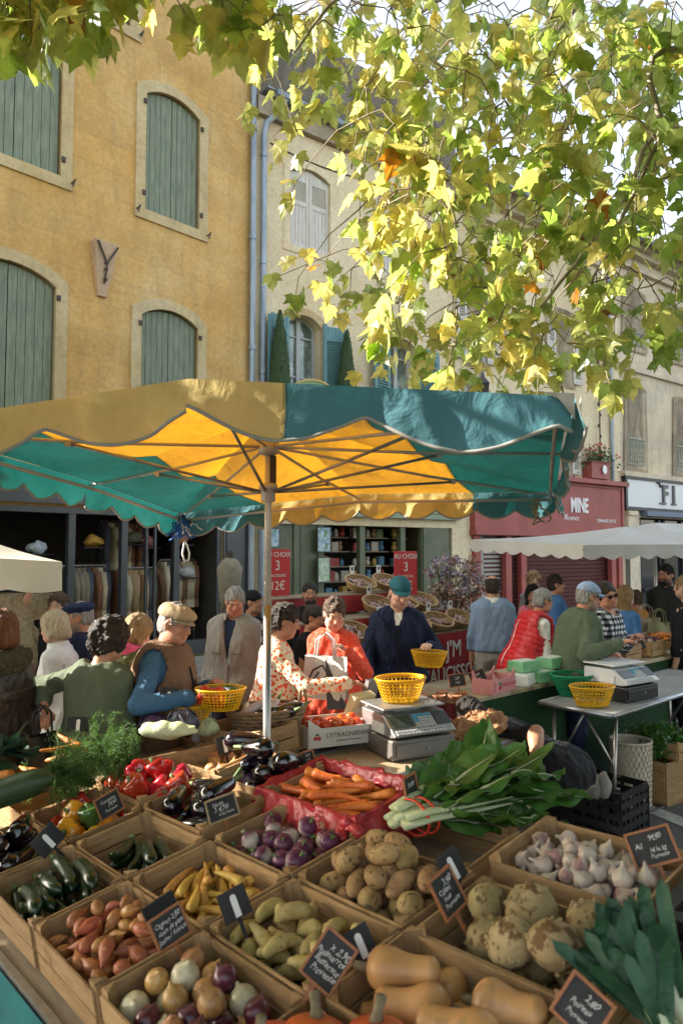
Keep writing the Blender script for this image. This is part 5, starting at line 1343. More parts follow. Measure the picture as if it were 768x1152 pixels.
for k in range(8):
 v0, u0 = SP(R.uniform(706, 772), R.uniform(1120, 1180), -.02); b = S(v0, u0, -.03 + .004 * k)
 up = nrm(SN * .95 + SU * R.uniform(.25, .75) + SV * R.uniform(-.25, .15)); sd = nrm(np.cross(up, nrm(A3(CAM[0] - b[0], CAM[1] - b[1], .6)))); nn_ = np.cross(sd, up)
 o = empty('leek', b, 'leek with long blue green leaves in the bottom right crate', 'leek', 'leeks in the bottom right crate')
 mb = MB(); mb.tube([-up * .1, A3(0, 0, 0), up * .06], [.014, .016, .017], 10); mb.build('shank', mat('leek_white', (.62, .62, .48), .4, (.45, .55, .3), 8), o, True)
 mb = MB()
 for j in range(5):
  w_ = R.uniform(.014, .020); tl = R.uniform(.07, .15); sp = (j - 2) * .07 + R.gauss(0, .02)
  blade(mb, up * .03 + sd * sp * .05 + nn_ * j * .003, up * (.06 + tl) + sd * sp * .55 + nn_ * R.uniform(-.03, .03), nrm(sd * .9 + nn_ * R.uniform(-.4, .4)), nn_, w_, .0012, j + k, 10, 4, wprof=lambda a: min(1, (1 - a) * 9) ** .5 * (1 - .15 * a), arch=R.uniform(-.02, .02))
 mb.build('leaves', m_leek, o, True)
def fronds(mb, p, d, n, L):
 for _ in range(n):
  dd = nrm(d + RN.normal(size=3) * .45); q = p.copy(); pts = [q.copy()]
  for j in range(5):
   dd = nrm(dd + RN.normal(size=3) * .25 - A3(0, 0, .08)); q = q + dd * L / 5; pts.append(q.copy())
   for m in range(9):
    s = nrm(RN.normal(size=3) + dd * .5); a = q + RN.normal(size=3) * .006; w_ = nrm(np.cross(s, RN.normal(size=3))) * .0016; l_ = R.uniform(.012, .028)
    mb.add([a - w_, a + w_, a + s * l_], [(0, 1, 2)])
    for z in range(2):
     s2 = nrm(s + RN.normal(size=3) * .7); a2 = a + s * l_ * R.uniform(.3, .8); mb.add([a2 - w_ * .8, a2 + w_ * .8, a2 + s2 * l_ * .6], [(0, 1, 2)])
  mb.tube(pts, .0014, 3, False)
for bi, (px, py, d) in enumerate(((48, 868, 3.0), (100, 846, 3.15))):
 o0 = P(px, py, d); e = empty('carrot_bunch', o0, ('bunched carrots with feathery dark green tops, carrots pointing left' if bi == 0 else 'second bunch of feathery carrot tops beside the red peppers'), 'carrots')
 mb = MB(); dm = nrm(A3(1, .05, .06))
 fronds(mb, A3(.02, 0, 0), dm, 120 if bi == 0 else 110, .19); mb.build('green_tops', m_frond, e)
 for k in range(9 if bi == 0 else 3):
  pr = R.choice(V_['carrot']); c = link('carrot', pr['me'], e); x = nrm(-dm + A3(R.gauss(0, .15), R.gauss(0, .5), R.gauss(.1, .3))); y = nrm(np.cross(A3(0, 0, 1), x)); z = np.cross(x, y)
  from mathutils import Matrix
  l_ = x * .10 + A3(R.gauss(-.02, .02), R.gauss(0, .05), R.gauss(.0, .03)); c.matrix_local = Matrix([[x[i], y[i], z[i], l_[i]] for i in range(3)] + [[0, 0, 0, 1]])
mb = MB()
o0 = P(12, 846, 2.95); e = empty('kale_bunch', o0, 'dark curly kale bunch at the left picture edge', 'kale')
for k in range(12):
 dd = nrm(A3(R.gauss(.2, .6), R.gauss(0, .5), R.gauss(.2, .4))); sdd = nrm(np.cross(dd, A3(0, 0, 1))); blade(mb, A3(0, 0, 0), dd * R.uniform(.1, .16), sdd, np.cross(sdd, dd), .05, .016, k + 60, 16, 10)
mb.build('leaves', m_kale, e, True)
mma = vmat('marrow_skin', noisy((.012, .035, .010), (.03, .065, .018), 30, (1, 5, 5)), .5, .4, .05, .2, 80)
pr = proto(mk(rod(.42, lambda t: .052 * min(1, (7 * t) ** .5, (6 * (1 - t)) ** .5), .03, 20, 16), 'marrow', mma, .002, 18, 4), [])
e = place('marrow', pr, axes_from(radians(-28), .12, 0), P(-2, 895, 2.72), 'large dull green marrow lying by the carrot tops', 'marrow', None)
e = place('marrow', pr, axes_from(radians(-20), .05, 2), P(-40, 882, 2.9), 'second green marrow cut by the left picture edge', 'marrow', None)
crate(VR[1] - .02, UC[0] + .47, .0, 'wooden crate carrying bunched carrots and marrows'); crate(VR[2], UC[0] + .52, -.02, 'wooden crate hidden beneath carrot tops')
def cabbage(px, py, d, r, m, label, squash=.9, ax=None):
 o = empty('cabbage', P(px, py, d), label, 'cabbage')
 mb = MB(); mb.ell((0, 0, 0), (r, r, r * squash), ax, 22, 14); me = mb.mesh('head', m, True); jitter_mesh(me, r * .05, 22, int(px)); link('head', me, o)
 mb = MB()
 for k in range(6):
  a = 2 * pi * k / 6 + .3; c = A3(cos(a), sin(a), 0)
  mb.grid(lambda s, t, c=c, k=k: (c * cos((t - .35) * 2.0) + A3(0, 0, 1) * sin((t - .35) * 2.0) * squash) * r * (1.05 + .10 * t + .03 * sin(9 * s + k)) + np.cross(A3(0, 0, 1), c) * (s - .5) * r * 1.5 * sin(pi * min(1, t + .2)), 10, 10)
 mb.build('outer_leaf', m, o, True)
 return o
m_pcab = mat('purple_cabbage', (.055, .030, .075), .45, (.12, .07, .15), 9, 5, .3, 30, stretch=(1, 1, 1)); m_wcab = mat('pale_cabbage', (.42, .50, .26), .5, (.62, .64, .44), 7, 5, .3, 30)
m_bcab = mat('dark_cabbage', (.03, .035, .06), .4, (.07, .075, .11), 9, 5, .3, 30)
cabbage(172, 816, 3.45, .06, m_pcab, 'purple cabbage behind the pale green pointed cabbage')
cabbage(205, 812, 3.38, .065, m_bcab, 'dark bluish red cabbage in front of the yellow basket')
cabbage(232, 818, 3.55, .05, m_wcab, 'pale green cabbage beside the dark cabbage')
mb = MB(); o = empty('pointed_cabbage', P(190, 822, 3.3), 'pale green long cabbage lying on the crate edge', 'cabbage')
mb.tube([(-.13 + .026 * i, 0, .004 * sin(i)) for i in range(11)], [.012, .03, .037, .041, .043, .043, .041, .038, .03, .02, .008], 18, True, 0, .85); me = mb.mesh('head', m_wcab, True); jitter_mesh(me, .006, 30, 2); link('head', me, o)
mb = MB(); mb.grid(lambda a, b: A3(-.12 + .24 * a, .044 * cos(b * 3.6 - .3) * (sin(pi * (a * .8 + .15)) ** .5) * 1.08, .041 * sin(b * 3.6 - .3) * sin(pi * (a * .8 + .15)) ** .5 * 1.06 + .004 * sin(20 * a)), 20, 14); mb.build('outer_leaf', m_wcab, o, True)
crate(VR[3] - .05, UC[0] + .52, -.0, 'wooden crate of cabbages beyond the red peppers')
crate(.85, UC[0] + .22, .04, 'tilted wooden crate in front of the yellow basket on the far side', yaw=8, tilt=(.10, .0))
bcp = empty('plastic_crate', S(.56, -1.16, .05)); setm(bcp, AX, S(.57, -1.17, .03)); tag(bcp, 'black ribbed plastic crate at the right edge beside the leeks', 'crate')
m_bpl = mat('black_plastic', (.012, .012, .014), .35, spec=.5)
mb = MB(); W, L, H = .34, .44, .16
for s in (-1, 1):
 for z in (-.012, -.06, -.105, -.15): mb.box((s * W / 2, 0, z), (.014, L, .026)); mb.box((0, s * L / 2, z), (W - .015, .014, .026))
 for k in range(7): mb.box((s * W / 2, -L / 2 + L * k / 6, -.08), (.010, .02, .15)); mb.box((-W / 2 + W * k / 6 * .98, s * L / 2, -.08), (.02, .010, .15))
mb.box((0, 0, -H), (W, L, .01)); mb.build('sides', m_bpl, bcp, bevel=.002)
mb = MB()
for s in (-1, 1): mb.box((s * W / 2, 0, .005), (.03, L + .03, .012)); mb.box((0, s * L / 2, .005), (W - .03, .03, .012))
mb.build('rim', m_bpl, bcp, bevel=.002)
pack('yellow_pepper', .57, -1.17, 9, 'yellow pepper inside the black plastic crate', 'pepper', 'yellow peppers in the black crate', upright=1.0, seed=30, W=.3, L=.4, maxh=-.02)
m_slate = mat('chalkboard', (.014, .014, .015), .75, (.03, .03, .032), 10); m_frame_o = mat('orange_brown_frame', (.25, .085, .03), .6, (.32, .13, .05), 20, stretch=(1, 8, 1)); m_frame_t = mat('tan_frame', (.32, .24, .12), .6); m_chalk = mat('chalk', (.62, .61, .58), .9)
def price_board(px, py, h, w, hh, roll, yaw, pitch, lines, label, frame=m_frame_o, back=False, dd=0.0, d=None):
 """board at a photo pixel at height h over the crate rims; yaw/pitch turn it away from facing the camera"""
 if d is None: v, u = SP(px, py, h); c = S(v, u, h)
 else: c = P(px, py, d)
 f = nrm(A3(CAM[0] - c[0], CAM[1] - c[1], 0)); yw = atan2(f[1], f[0]) + radians(yaw)
 n = A3(cos(yw) * cos(radians(pitch)), sin(yw) * cos(radians(pitch)), sin(radians(pitch)))
 x = nrm(np.cross(A3(0, 0, 1), n)); y = np.cross(n, x); a = radians(roll); x, y = x * cos(a) + y * sin(a), -x * sin(a) + y * cos(a)
 o = empty('price_board', c); setm(o, (x, y, n), c); tag(o, label, 'price board', 'small chalk price boards')
 w *= .88; hh *= .88; mb = MB(); mb.box((0, 0, 0), (w, hh, .004)); mb.build('slate', m_slate, o)
 if not back:
  t = .0065; mb = MB()
  for s in (-1, 1): mb.box((s * (w / 2), 0, .001), (t, hh + t, .008)); mb.box((0, s * (hh / 2), .0012), (w - t, t, .008))
  mb.build('frame', frame, o, bevel=.001)
  nl = len(lines);
  for i, (tx, sz, xo) in enumerate(lines):
   q = text_mesh(tx, sz * hh * .22, m_chalk, 'lettering', o, 'CENTER', .0003, .85, .32); q.location = (xo * w, hh * (.34 - .68 * (i + .5) / nl) + hh * .0, .0026); q.rotation_euler = (0, 0, R.uniform(-.03, .10))
 else:
  mb = MB(); mb.prism(arch_poly(-.008, .008, -hh * .42, hh * .22, .008), .004, (0, 0, 0), ((1, 0, 0), (0, 0, 1), (0, 1, 0))); mb.build('clip', m_letter, o)
 mb = MB(); mb.box((0, -hh / 2 - .035, -.004), (.010, .08, .003)); mb.build('stake', m_slate if back else m_frame_o, o)
 return o
price_board(191, 1043, .055, .098, .085, 17, 20, 25, [('Oignon 2,80', 1, .0), ('doux de pays', .95, .02), ('Jaune / France', .95, 0)], 'chalk price board over the shallots reading Oignon')
price_board(183, 1029, .05, .095, .085, 17, 22, 25, [], 'plain black board behind the shallot price board', back=False, frame=m_slate)
price_board(250, 909, .06, .118, .085, 14, 8, 12, [('Navet', 1.1, -.12), ('3 €50', 1.5, -.05), ('le kg France', .8, .1)], 'tan framed chalk board reading Navet 3 €50', frame=m_frame_t)
price_board(123, 905, .06, .105, .09, 20, 18, 12, [('Courgette', .95, .0), ('2€90', 1.1, .12), ('Provence', .85, 0)], 'chalk price board reading Courgette in front of the red peppers')
price_board(370, 1081, .06, .088, .115, -34, -6, 30, [('x 2,90', 1.0, .15), ('Potimarron', .85, 0), ('Butternut', .85, 0), ('Provence', .85, .03)], 'diagonal chalk board reading Butternut before the tan squashes')
price_board(503, 1004, .07, .085, .105, 18, 42, 22, [('3,90', 1.0, .15), ('Céleri', .9, -.1), ('rave', .8, -.1), ('Provence', .8, 0)], 'chalk board reading Céleri rave between potatoes and celeriacs')
price_board(733, 953, .07, .12, .09, 24, -6, 22, [('9€90', 1.0, .12), ('Ail', 1.0, -.3), ('14 le kg', .9, .1), ('Provence', .8, .1)], 'orange framed chalk board reading Ail over the garlic')
price_board(655, 1134, .07, .09, .088, -30, -8, 25, [('2,80', 1.0, .1), ('Poireau', .9, -.05), ('Provence', .8, 0)], 'orange framed chalk board reading Poireau by the leeks')
price_board(346, 852, .05, .06, .055, 12, 15, 10, [('2,50', 1.2, 0), ('le kg', 1, 0)], 'smallest chalk board, above the red lined carrots')
price_board(462, 888, .08, .075, .10, 6, 55, 8, [('2€00', 1.0, 0), ('Carotte', .8, 0)], 'narrow chalk board on the carrot box rim, turned to the right')
for px, py, rl, lb in ((54, 945, 38, 'black board back with white clip left of the yellow peppers'), (264, 1017, 18, 'black board back with white clip in the yellow carrots'), (253, 838, 8, 'black board back with white clip above the golden onions'), (287, 838 + 0, 0, None)):
 if lb: price_board(px, py, .06, .105 if px < 70 else .085, .085, rl, 15, 15, [], lb, back=True)
price_board(88, 815, .08, .11, .075, -6, 5, 20, [], 'black board back with white clip on the carrot tops', back=True, d=3.3)
price_board(190, 785, .08, .10, .11, -4, 10, 10, [], 'black board back with white clip before the flat capped man', back=True, d=3.45)
price_board(405, 1062, .05, .07, .08, 20, 20, 18, [], 'black board back leaning behind the squash price board', back=True)
price_board(508, 975, .05, .08, .09, 20, 40, 20, [], 'black board back leaning behind the celeriac price board', back=True)
m_alu = mat('aluminium_edge', (.30, .31, .33), .35, (.42, .43, .45), 5, 4, .05, 30, .5, .8); m_tabtop = mat('stained_table_top', (.30, .22, .12), .45, (.44, .36, .24), 4, 6, .1, 40, spots=(7, (.16, .10, .05), .60)); m_tabgrey = mat('grey_table_top', (.26, .27, .28), .4, (.40, .40, .38), 4, 6)
V2 = nrm(A3(SV[0], SV[1], 0)); U2 = A3(-V2[1], V2[0], 0); FL = (V2, U2, A3(0, 0, 1))
def folding_table(a, L, D, z, label, top):
 """a = near right corner; runs L towards -V2, D deep along U2"""
 o = A3(a[0], a[1], 0); e = empty('folding_table', o, label, 'table'); l = lambda v, u, zz: V2 * v + U2 * u + A3(0, 0, zz)
 mb = MB(); mb.box(l(-L / 2, D / 2, z - .012), (L - .03, D - .03, .022), FL); mb.build('table_top', top, e)
 mb = MB()
 for u in (0, D): mb.tube([l(0, u, z - .012), l(-L, u, z - .012)], .018, 8)
 for v in (0, -L): mb.tube([l(v, 0, z - .0125), l(v, D, z - .0125)], .0175, 8)
 mb.build('edge_rail', m_alu, e, True)
 for v in (-.12, -L + .12):
  for u in (.04, D - .04):
   mb = MB(); mb.tube([l(v, u, z - .03), l(v + (.06 if v > -L / 2 else -.06), u, 0)], .014, 8); mb.build('leg', m_steel, e, True)
  mb = MB(); mb.tube([l(v + .03, .04, z * .35), l(v + .03, D - .04, z * .35)], .010, 6); mb.tube([l(v + .0, .5 * D, z - .05), l(v + .03, .04, z * .45)], .009, 6); mb.tube([l(v, D * .5, z - .05), l(v + .03, D - .04, z * .45)], .009, 6); mb.build('brace', m_steel, e, True)
 return e
cA = PZ(597, 826, .76); folding_table(cA, 1.75, .50, .76, 'folding table with a worn wooden top and metal edge, carrying the steel scale', m_tabtop)
cB_ = PZ(768, 772, .78); cB0 = PZ(690, 803, .78); LB = 2.0
folding_table(cB0 + V2 * (LB - .02), LB, .52, .78, 'grey folding table on the right with the white scale and two plastic baskets', m_tabgrey)
m_ybask = mat('yellow_plastic', (.72, .42, .010), .35, (.76, .47, .02), 6, trans=.25, tcol=(.9, .55, .02)); m_gbask = mat('green_plastic', (.01, .26, .11), .35, (.02, .32, .14), 6, trans=.2, tcol=(.03, .6, .2))
def make_basket(m, r0=.115, r1=.165, h=.135, sx=1.0, sy=.78):
 e = empty('market_basket'); mb = MB()
 def pt(a, t): r = r0 + (r1 - r0) * t; return A3(r * sx * cos(a), r * sy * sin(a), h * t + .003)
 n = 34
 for k in range(n):
  a = 2 * pi * k / n
  mb.tube([pt(a, 0), pt(a, .5), pt(a, 1)], .0036, 4, False)
 for t in (.16, .30, .44, .58, .72, .86): mb.tube([pt(a, t) for a in np.linspace(0, 2 * pi, 41)], .0032, 4, False)
 mb.build('lattice', m, e)
 mb = MB(); mb.tube([pt(a, 1.0) for a in np.linspace(0, 2 * pi, 41)], .008, 6, False, 0, .8); mb.tube([pt(a, .93) for a in np.linspace(0, 2 * pi, 41)], .004, 5, False); mb.build('rim', m, e, True)
 mb = MB(); mb.lathe([(.001, .004), (r0 * 1.02, .004), (r0 * 1.04, .012)], 34, (0, 0, 0), None, 0, sx, sy, close=False); mb.build('base', m, e)
 return e
YB = make_basket(m_ybask); YB['used'] = 0
def basket(loc, label, rz=0.3, sc=1.0, tilt=(0, 0)):
 global YB
 if not YB['used']: e = YB; YB['used'] = 1
 else: e = copy_tree(YB)
 if 'used' in e and e is not YB: del e['used']
 e.location = tuple(loc); e.rotation_euler = (tilt[0], tilt[1], rz); e.scale = (sc, sc, sc); tag(e, label, 'basket', 'yellow plastic baskets'); return e
m_stl = mat('brushed_steel', (.33, .32, .31), .38, (.44, .43, .41), 4, 4, .04, 60, .5, .75, stretch=(1, 8, 8)); m_key = mat('grey_key', (.42, .43, .44), .5); m_keyb = mat('blue_key', (.09, .32, .48), .5); m_scr = mat('green_grey_screen', (.055, .065, .05), .2); m_dscr = mat('dark_keypad', (.05, .05, .06), .4)
def scale(o, rz, label, body, low, big=1.0):
 e = empty('shop_scale', o, label, 'scale', None, rz); mb = MB(); mb.box((0, .0, .05), (.37, .33, .095)); mb.build('cash_drawer', low, e, bevel=.006)
 dr = MB(); dr.box((.0, -.168, .048), (.33, .012, .062)); d = dr.build('drawer_front', low, e, bevel=.004); mb = MB(); mb.lathe([(.008, 0), (.008, .004)], 10, (.02, -.174, .05), ((1, 0, 0), (0, 0, 1), (0, -1, 0))); mb.build('lock', m_alu, d)
 mb = MB(); pr_ = [(-.13, .105), (-.175, .115), (-.185, .125), (-.065, .205), (.17, .205), (.17, .105)]
 mb.prism([(y, z) for y, z in pr_], .36, (-.18, 0, 0), ((0, 1, 0), (1, 0, 0), (0, 0, 1))); mb.build('body', body, e, bevel=.006)
 sl = nrm(A3(0, .12, .08)); nn = A3(0, -sl[2], sl[1]); xx = A3(1, 0, 0); ax = (xx, sl, nn); c0 = A3(0, -.125, .165)
 mb = MB(); mb.box(c0 + xx * -.10 + sl * .018 + nn * .002, (.12, .075, .006), ax); mb.build('screen', m_scr, e)
 mb = MB(); mb.box(c0 + xx * .135 + sl * .018 + nn * .002, (.085, .08, .006), ax); mb.build('side_panel', m_dscr, e)
 ks = MB(); kb = MB()
 for i in range(7):
  for j in range(5): (kb if (i in (0, 1) and j > 1) or (j == 4) else ks).box(c0 + xx * (-.022 + .0165 * i) + sl * (-.022 + .0175 * j) + nn * .003, (.0125, .0125, .006), ax)
 for i in range(14):
  for j in range(2): ks.box(c0 + xx * (-.155 + .0205 * i) + sl * (-.062 + .016 * j) + nn * .003, (.0155, .0115, .006), ax)
 ks.build('keypad', m_key, e); kb.build('keypad', m_keyb, e)
 mb = MB(); mb.box((-.0, .05, .232), (.37, .25, .012)); mb.box((0, .05, .215), (.16, .10, .03)); mb.build('weighing_tray', body, e, bevel=.004)
 mb = MB(); mb.box((-.184, -.02, .14), (.008, .12, .05)); mb.build('label_plate', m_white, e)
 return e
cs = P(458, 822, 3.78); rz_t = atan2(V2[1], V2[0]); SC1 = cs.copy(); SC1[2] = .765
scale(SC1, rz_t - .28, 'steel shop scale with keypad and cash drawer under a yellow basket', m_stl, mat('taupe_metal', (.17, .155, .14), .42, (.22, .20, .18), 4, metal=.4))
basket(SC1 + A3(-.03, .05, .243), 'yellow basket standing on the steel shop scale', .5, .86)
cs2 = P(698, 772, 5.05); cs2[2] = .785
scale(cs2, rz_t - .15, 'white shop scale with a black cash drawer on the right table', mat('white_metal', (.55, .56, .57), .35, (.62, .63, .64), 4), mat('black_metal', (.018, .018, .02), .4))
mb = MB(); mb.box((0, 0, 0), (.30, .24, .004));
b3_ = PZ(672, 797, .785); basket(b3_ + A3(0, .10, 0), 'yellow basket in front of the green one on the right table', .2, .90)
eg = make_basket(m_gbask, .105, .17, .14); g_ = PZ(655, 790, .785); eg.location = tuple(g_ + A3(.02, .26, 0)); eg.rotation_euler = (0, 0, .5); tag(eg, 'bright green lattice basket behind a yellow one on the right table', 'basket')
basket(P(482, 750, 4.93), 'yellow basket held by the young man in the teal cap', .1, .76, (.0, .05))
basket(P(248, 798, 3.52) , 'yellow basket held by the man in the flat cap', .1, .74)
basket(P(212, 815, 3.55), 'yellow basket half hidden behind the dark cabbage', .4, .72)
for px, py, d, k, rot in ((234, 783, 3.5, 'red_pepper', 0), (246, 786, 3.52, 'red_pepper', 2)): place(k, V_[k][0], axes_up(1.0), P(px, py, d), 'red pepper inside the held yellow basket', 'pepper', 'peppers in the held basket')
place('green_pepper', V_['green_pepper'][1], axes_up(1.0), P(258, 785, 3.55), 'green pepper inside the held yellow basket', 'pepper', None)
tb = P(385, 835, 3.95);
sh = empty('side_shelf', (tb[0], tb[1], 0), 'low plank shelf behind the parasol pole carrying the tomato box', 'shelf'); l = lambda v, u, zz: V2 * v + U2 * u + A3(0, 0, zz)
mb = MB(); mb.box(l(-.45, .18, .79), (1.7, .42, .02), FL); mb.build('board', m_board, sh);
mb = MB(); mb.box(l(-.45, -.025, .84), (1.55, .012, .12), FL); mb.build('front_plank', m_woodx, sh, bevel=.002)
for v in (-1.2, .3):
 mb = MB(); mb.box(l(v, .0, .39), (.05, .05, .78), FL); mb.build('leg', m_woodz, sh)
m_card = mat('white_cardboard', (.60, .58, .53), .7, (.52, .50, .45), 6); m_cardb = mat('brown_cardboard', (.34, .22, .12), .8, (.40, .27, .16), 8); m_pink = mat('pink_cardboard', (.52, .20, .20), .7, (.58, .26, .25), 6); m_redl = mat('red_print', (.45, .03, .03), .6); m_greenl = mat('green_print', (.05, .20, .06), .6); m_inkd = mat('dark_print', (.06, .04, .03), .6)
def carton(name, loc, W, L, H, rz, m, label, open_=True, lip=.04):
 e = empty(name, loc, label, 'box', None, rz); mb = MB(); t = .005
 for s in (-1, 1): mb.box((s * W / 2, 0, H / 2), (t, L, H)); mb.box((0, s * L / 2, H / 2), (W - t, t, H - .004))
 mb.box((0, 0, .004), (W - .01, L - .01, .006)); mb.build('sides', m, e)
 mb = MB()
 for sx in (-1, 1):
  for sy in (-1, 1): mb.prism([(0, 0), (-.07, 0), (0, .05)], .006, (sx * W / 2 - (.07 if 0 else 0) * sx, sy * (L / 2 - .003), H - .002), ((sx, 0, 0), (0, 1, 0), (0, 0, 1)))
 mb.build('corner_tabs', m, e)
 return e
tbx = P(378, 822, 3.86); tbx[2] = .80
e = carton('tomato_box', tbx, .42, .28, .10, rz_t - .32, m_card, 'white printed cardboard box of tomatoes')
for tx, sz, z, x, m in (('L\'ETRAGNIENNE', .034, .058, .01, m_inkd), ('tomates de Provence', .016, .030, .01, m_inkd)):
 q = text_mesh(tx, sz, m, 'lettering', e, 'CENTER', .0006); q.rotation_euler = (radians(90), 0, 0); q.location = (x, -.1435, z)
mb = MB();
for x in (-.175, -.155, .165, .185, .175): mb.ell((x, -.1435, .05 + .01 * (x > .17)), (.011, .002, .011), None, 10, 6)
mb.build('tomato_print', m_redl, e); mb = MB(); mb.ell((-.165, -.1435, .068), (.012, .002, .006), None, 8, 5); mb.ell((.175, -.1435, .075), (.012, .002, .006), None, 8, 5); mb.build('leaf_print', m_greenl, e)
mto = vmat('tomato_skin', noisy((.50, .045, .012), (.60, .10, .02), 10), .2, .5, .35, orand=.15)
mb = MB(); mb.lathe([(.002, -.026), (.02, -.027), (.034, -.012), (.036, .003), (.03, .018), (.015, .025), (.003, .021)], 18, lobes=6, amp=.06); tme = mk(mb, 'tomato', mto)
for i in range(11):
 o = link('tomato', tme); a = rz_t - .32; x, y = -.15 + .062 * (i % 6) + R.uniform(-.01, .01), -.06 + .08 * (i // 6); o.location = tuple(tbx + A3(cos(a) * x - sin(a) * y, sin(a) * x + cos(a) * y, .085 + R.uniform(0, .02))); o.rotation_euler = (R.uniform(-.5, .5), R.uniform(-.5, .5), R.uniform(0, 6)); tag(o, 'ripe red tomato in the white printed box', 'tomato', 'tomatoes in the printed box')
wk = P(300, 805, 3.72);
e = empty('wicker_basket', wk, 'brown wicker tray basket of white aubergines beside the pole', 'basket', None, rz_t - .3); mb = MB(); m_wick = mat('wicker', (.17, .10, .05), .7, (.30, .19, .10), 30, stretch=(1, 1, 4), bump=.5)
for k in range(6):
 t = k / 5; mb.tube([A3((.17 + .04 * t) * cos(a), (.11 + .03 * t) * sin(a), .02 * k - .06 + .003 * sin(a * 14 + k * 3)) for a in np.linspace(0, 2 * pi, 49)], .0095, 6, False)
for k in range(24): a = 2 * pi * k / 24; mb.tube([A3(.165 * cos(a), .105 * sin(a), -.06), A3(.215 * cos(a), .145 * sin(a), .05)], .006, 5)
mb.lathe([(.001, -.06), (.17, -.06)], 24, sy=.65, close=False); mb.build('weave', m_wick, e, True)
for s in (-1, 1): mb = MB(); mb.tube([A3(s * .2, .05 * cos(a), .04 + .08 * sin(a)) for a in np.linspace(0, pi, 12)], .009, 6); mb.build('handle', m_wick, e, True)
mwa = vmat('white_aubergine_skin', noisy((.50, .40, .42), (.62, .55, .54), 12), .25, .5, .3); wme = mk(rod(.17, lambda t: .028 * min(1, (6 * t) ** .5) * (1 - .3 * t) * min(1, (9 * (1 - t)) ** .4), .015, 14, 12), 'white_aubergine', mwa)
for i in range(8):
 o = place('white_aubergine', dict(me=wme if i % 3 else V_['aubergine'][0]['me'], kids=[V_['aubergine'][0]['kids'][0]]), axes_from(R.uniform(-1.2, 1.2) - .2, R.uniform(.05, .5), R.uniform(0, 6)), wk + A3(R.uniform(-.12, .12), R.uniform(-.06, .06), R.uniform(-.01, .04)), 'pale or dark aubergine lying in the brown wicker basket', 'aubergine', 'aubergines in the wicker basket')
bg_ = P(405, 795, 4.1)
e = empty('paper_bag_stack', bg_, 'cream and white paper bags standing beside the tomatoes', 'bags', None, rz_t)
mb = MB(); mb.box((0, 0, .02), (.16, .05, .12), ((1, 0, 0), (0, .9, .4), (0, -.4, .9))); mb.build('cream_bag', mat('cream_paper', (.60, .52, .30), .8), e); mb = MB(); mb.box((.06, -.06, .0), (.2, .03, .1), ((1, 0, 0), (0, .8, .6), (0, -.6, .8))); mb.build('white_bag', m_card, e); mb = MB(); mb.box((.12, .04, .07), (.09, .03, .14), ((1, 0, 0), (0, .95, .3), (0, -.3, .95))); mb.build('printed_bag', mat('grey_print_paper', (.18, .17, .17), .6), e)
cg0, cg1 = P(520, 812, 4.55), P(760, 765, 6.6); dg = nrm(A3(cg1[0] - cg0[0], cg1[1] - cg0[1], 0)); ng = A3(-dg[1], dg[0], 0); Lg = np.linalg.norm((cg1 - cg0)[:2])
CGZ = .84; og = A3(cg0[0], cg0[1], 0)
e = empty('green_counter', og, 'market counter fronted with dark green artificial grass', 'counter'); FG = (dg, ng, A3(0, 0, 1))
mb = MB(); mb.box(dg * Lg / 2 + ng * .02 + A3(0, 0, CGZ / 2), (Lg, .02, CGZ - .03), FG); gr = mb.build('grass_front', mat('artificial_grass', (.008, .05, .014), .9, (.018, .085, .025), 60, 4, 1.0, 250), e)
mb = MB()
for k in range(9000):
 p = dg * R.uniform(0, Lg) + A3(0, 0, R.uniform(.05, CGZ - .03)) + ng * .008; q = -ng * R.uniform(.006, .016) + A3(0, 0, R.uniform(-.012, .006)) + dg * R.gauss(0, .006); mb.add([p - dg * .0015, p + dg * .0015, p + q], [(0, 1, 2)])
mb.build('grass_blades', MATS['artificial_grass'], gr)
mb = MB(); mb.box(dg * Lg / 2 + ng * .28 + A3(0, 0, CGZ), (Lg, .58, .03), FG); mb.build('counter_top', m_tabtop, e, bevel=.003)
onc = lambda t, u=.1, z=0: og + dg * Lg * t + ng * u + A3(0, 0, CGZ + .016 + z)
def ctr(px):
 """position along the counter seen at a photo column"""
 r = (px - 384) / F; a = og + ng * .1; t = (r * a[1] - a[0]) / (dg[0] - r * dg[1]); return t / Lg
rzg = atan2(dg[1], dg[0])
e = carton('pink_box', onc(ctr(548), .06), .30, .16, .10, rzg + .12, m_pink, 'pink printed cardboard box on the counter')
q = text_mesh('TERRA ROSSA', .034, m_redl, 'lettering', e, 'CENTER', .0006); q.rotation_euler = (radians(90), 0, 0); q.location = (.05, -.083, .05); q = text_mesh('J', .07, m_redl, 'lettering', e, 'CENTER', .0006); q.rotation_euler = (radians(90), 0, 0); q.location = (-.13, -.083, .055)
mb = MB()
for k in range(6): mb.ell((-.075 + .011 * (k % 3), -.083, .035 + .011 * (k // 3)), (.008, .002, .008), None, 8, 5)
mb.build('berry_print', m_redl, e); mb = MB(); mb.ell((-.065, -.0832, .068), (.022, .002, .011), None, 8, 5); mb.build('leaf_print', m_greenl, e)
m_egg = mat('egg_carton_green', (.16, .42, .20), .8, (.22, .50, .27), 12); m_eggl = mat('egg_carton_label', (.68, .70, .64), .6)
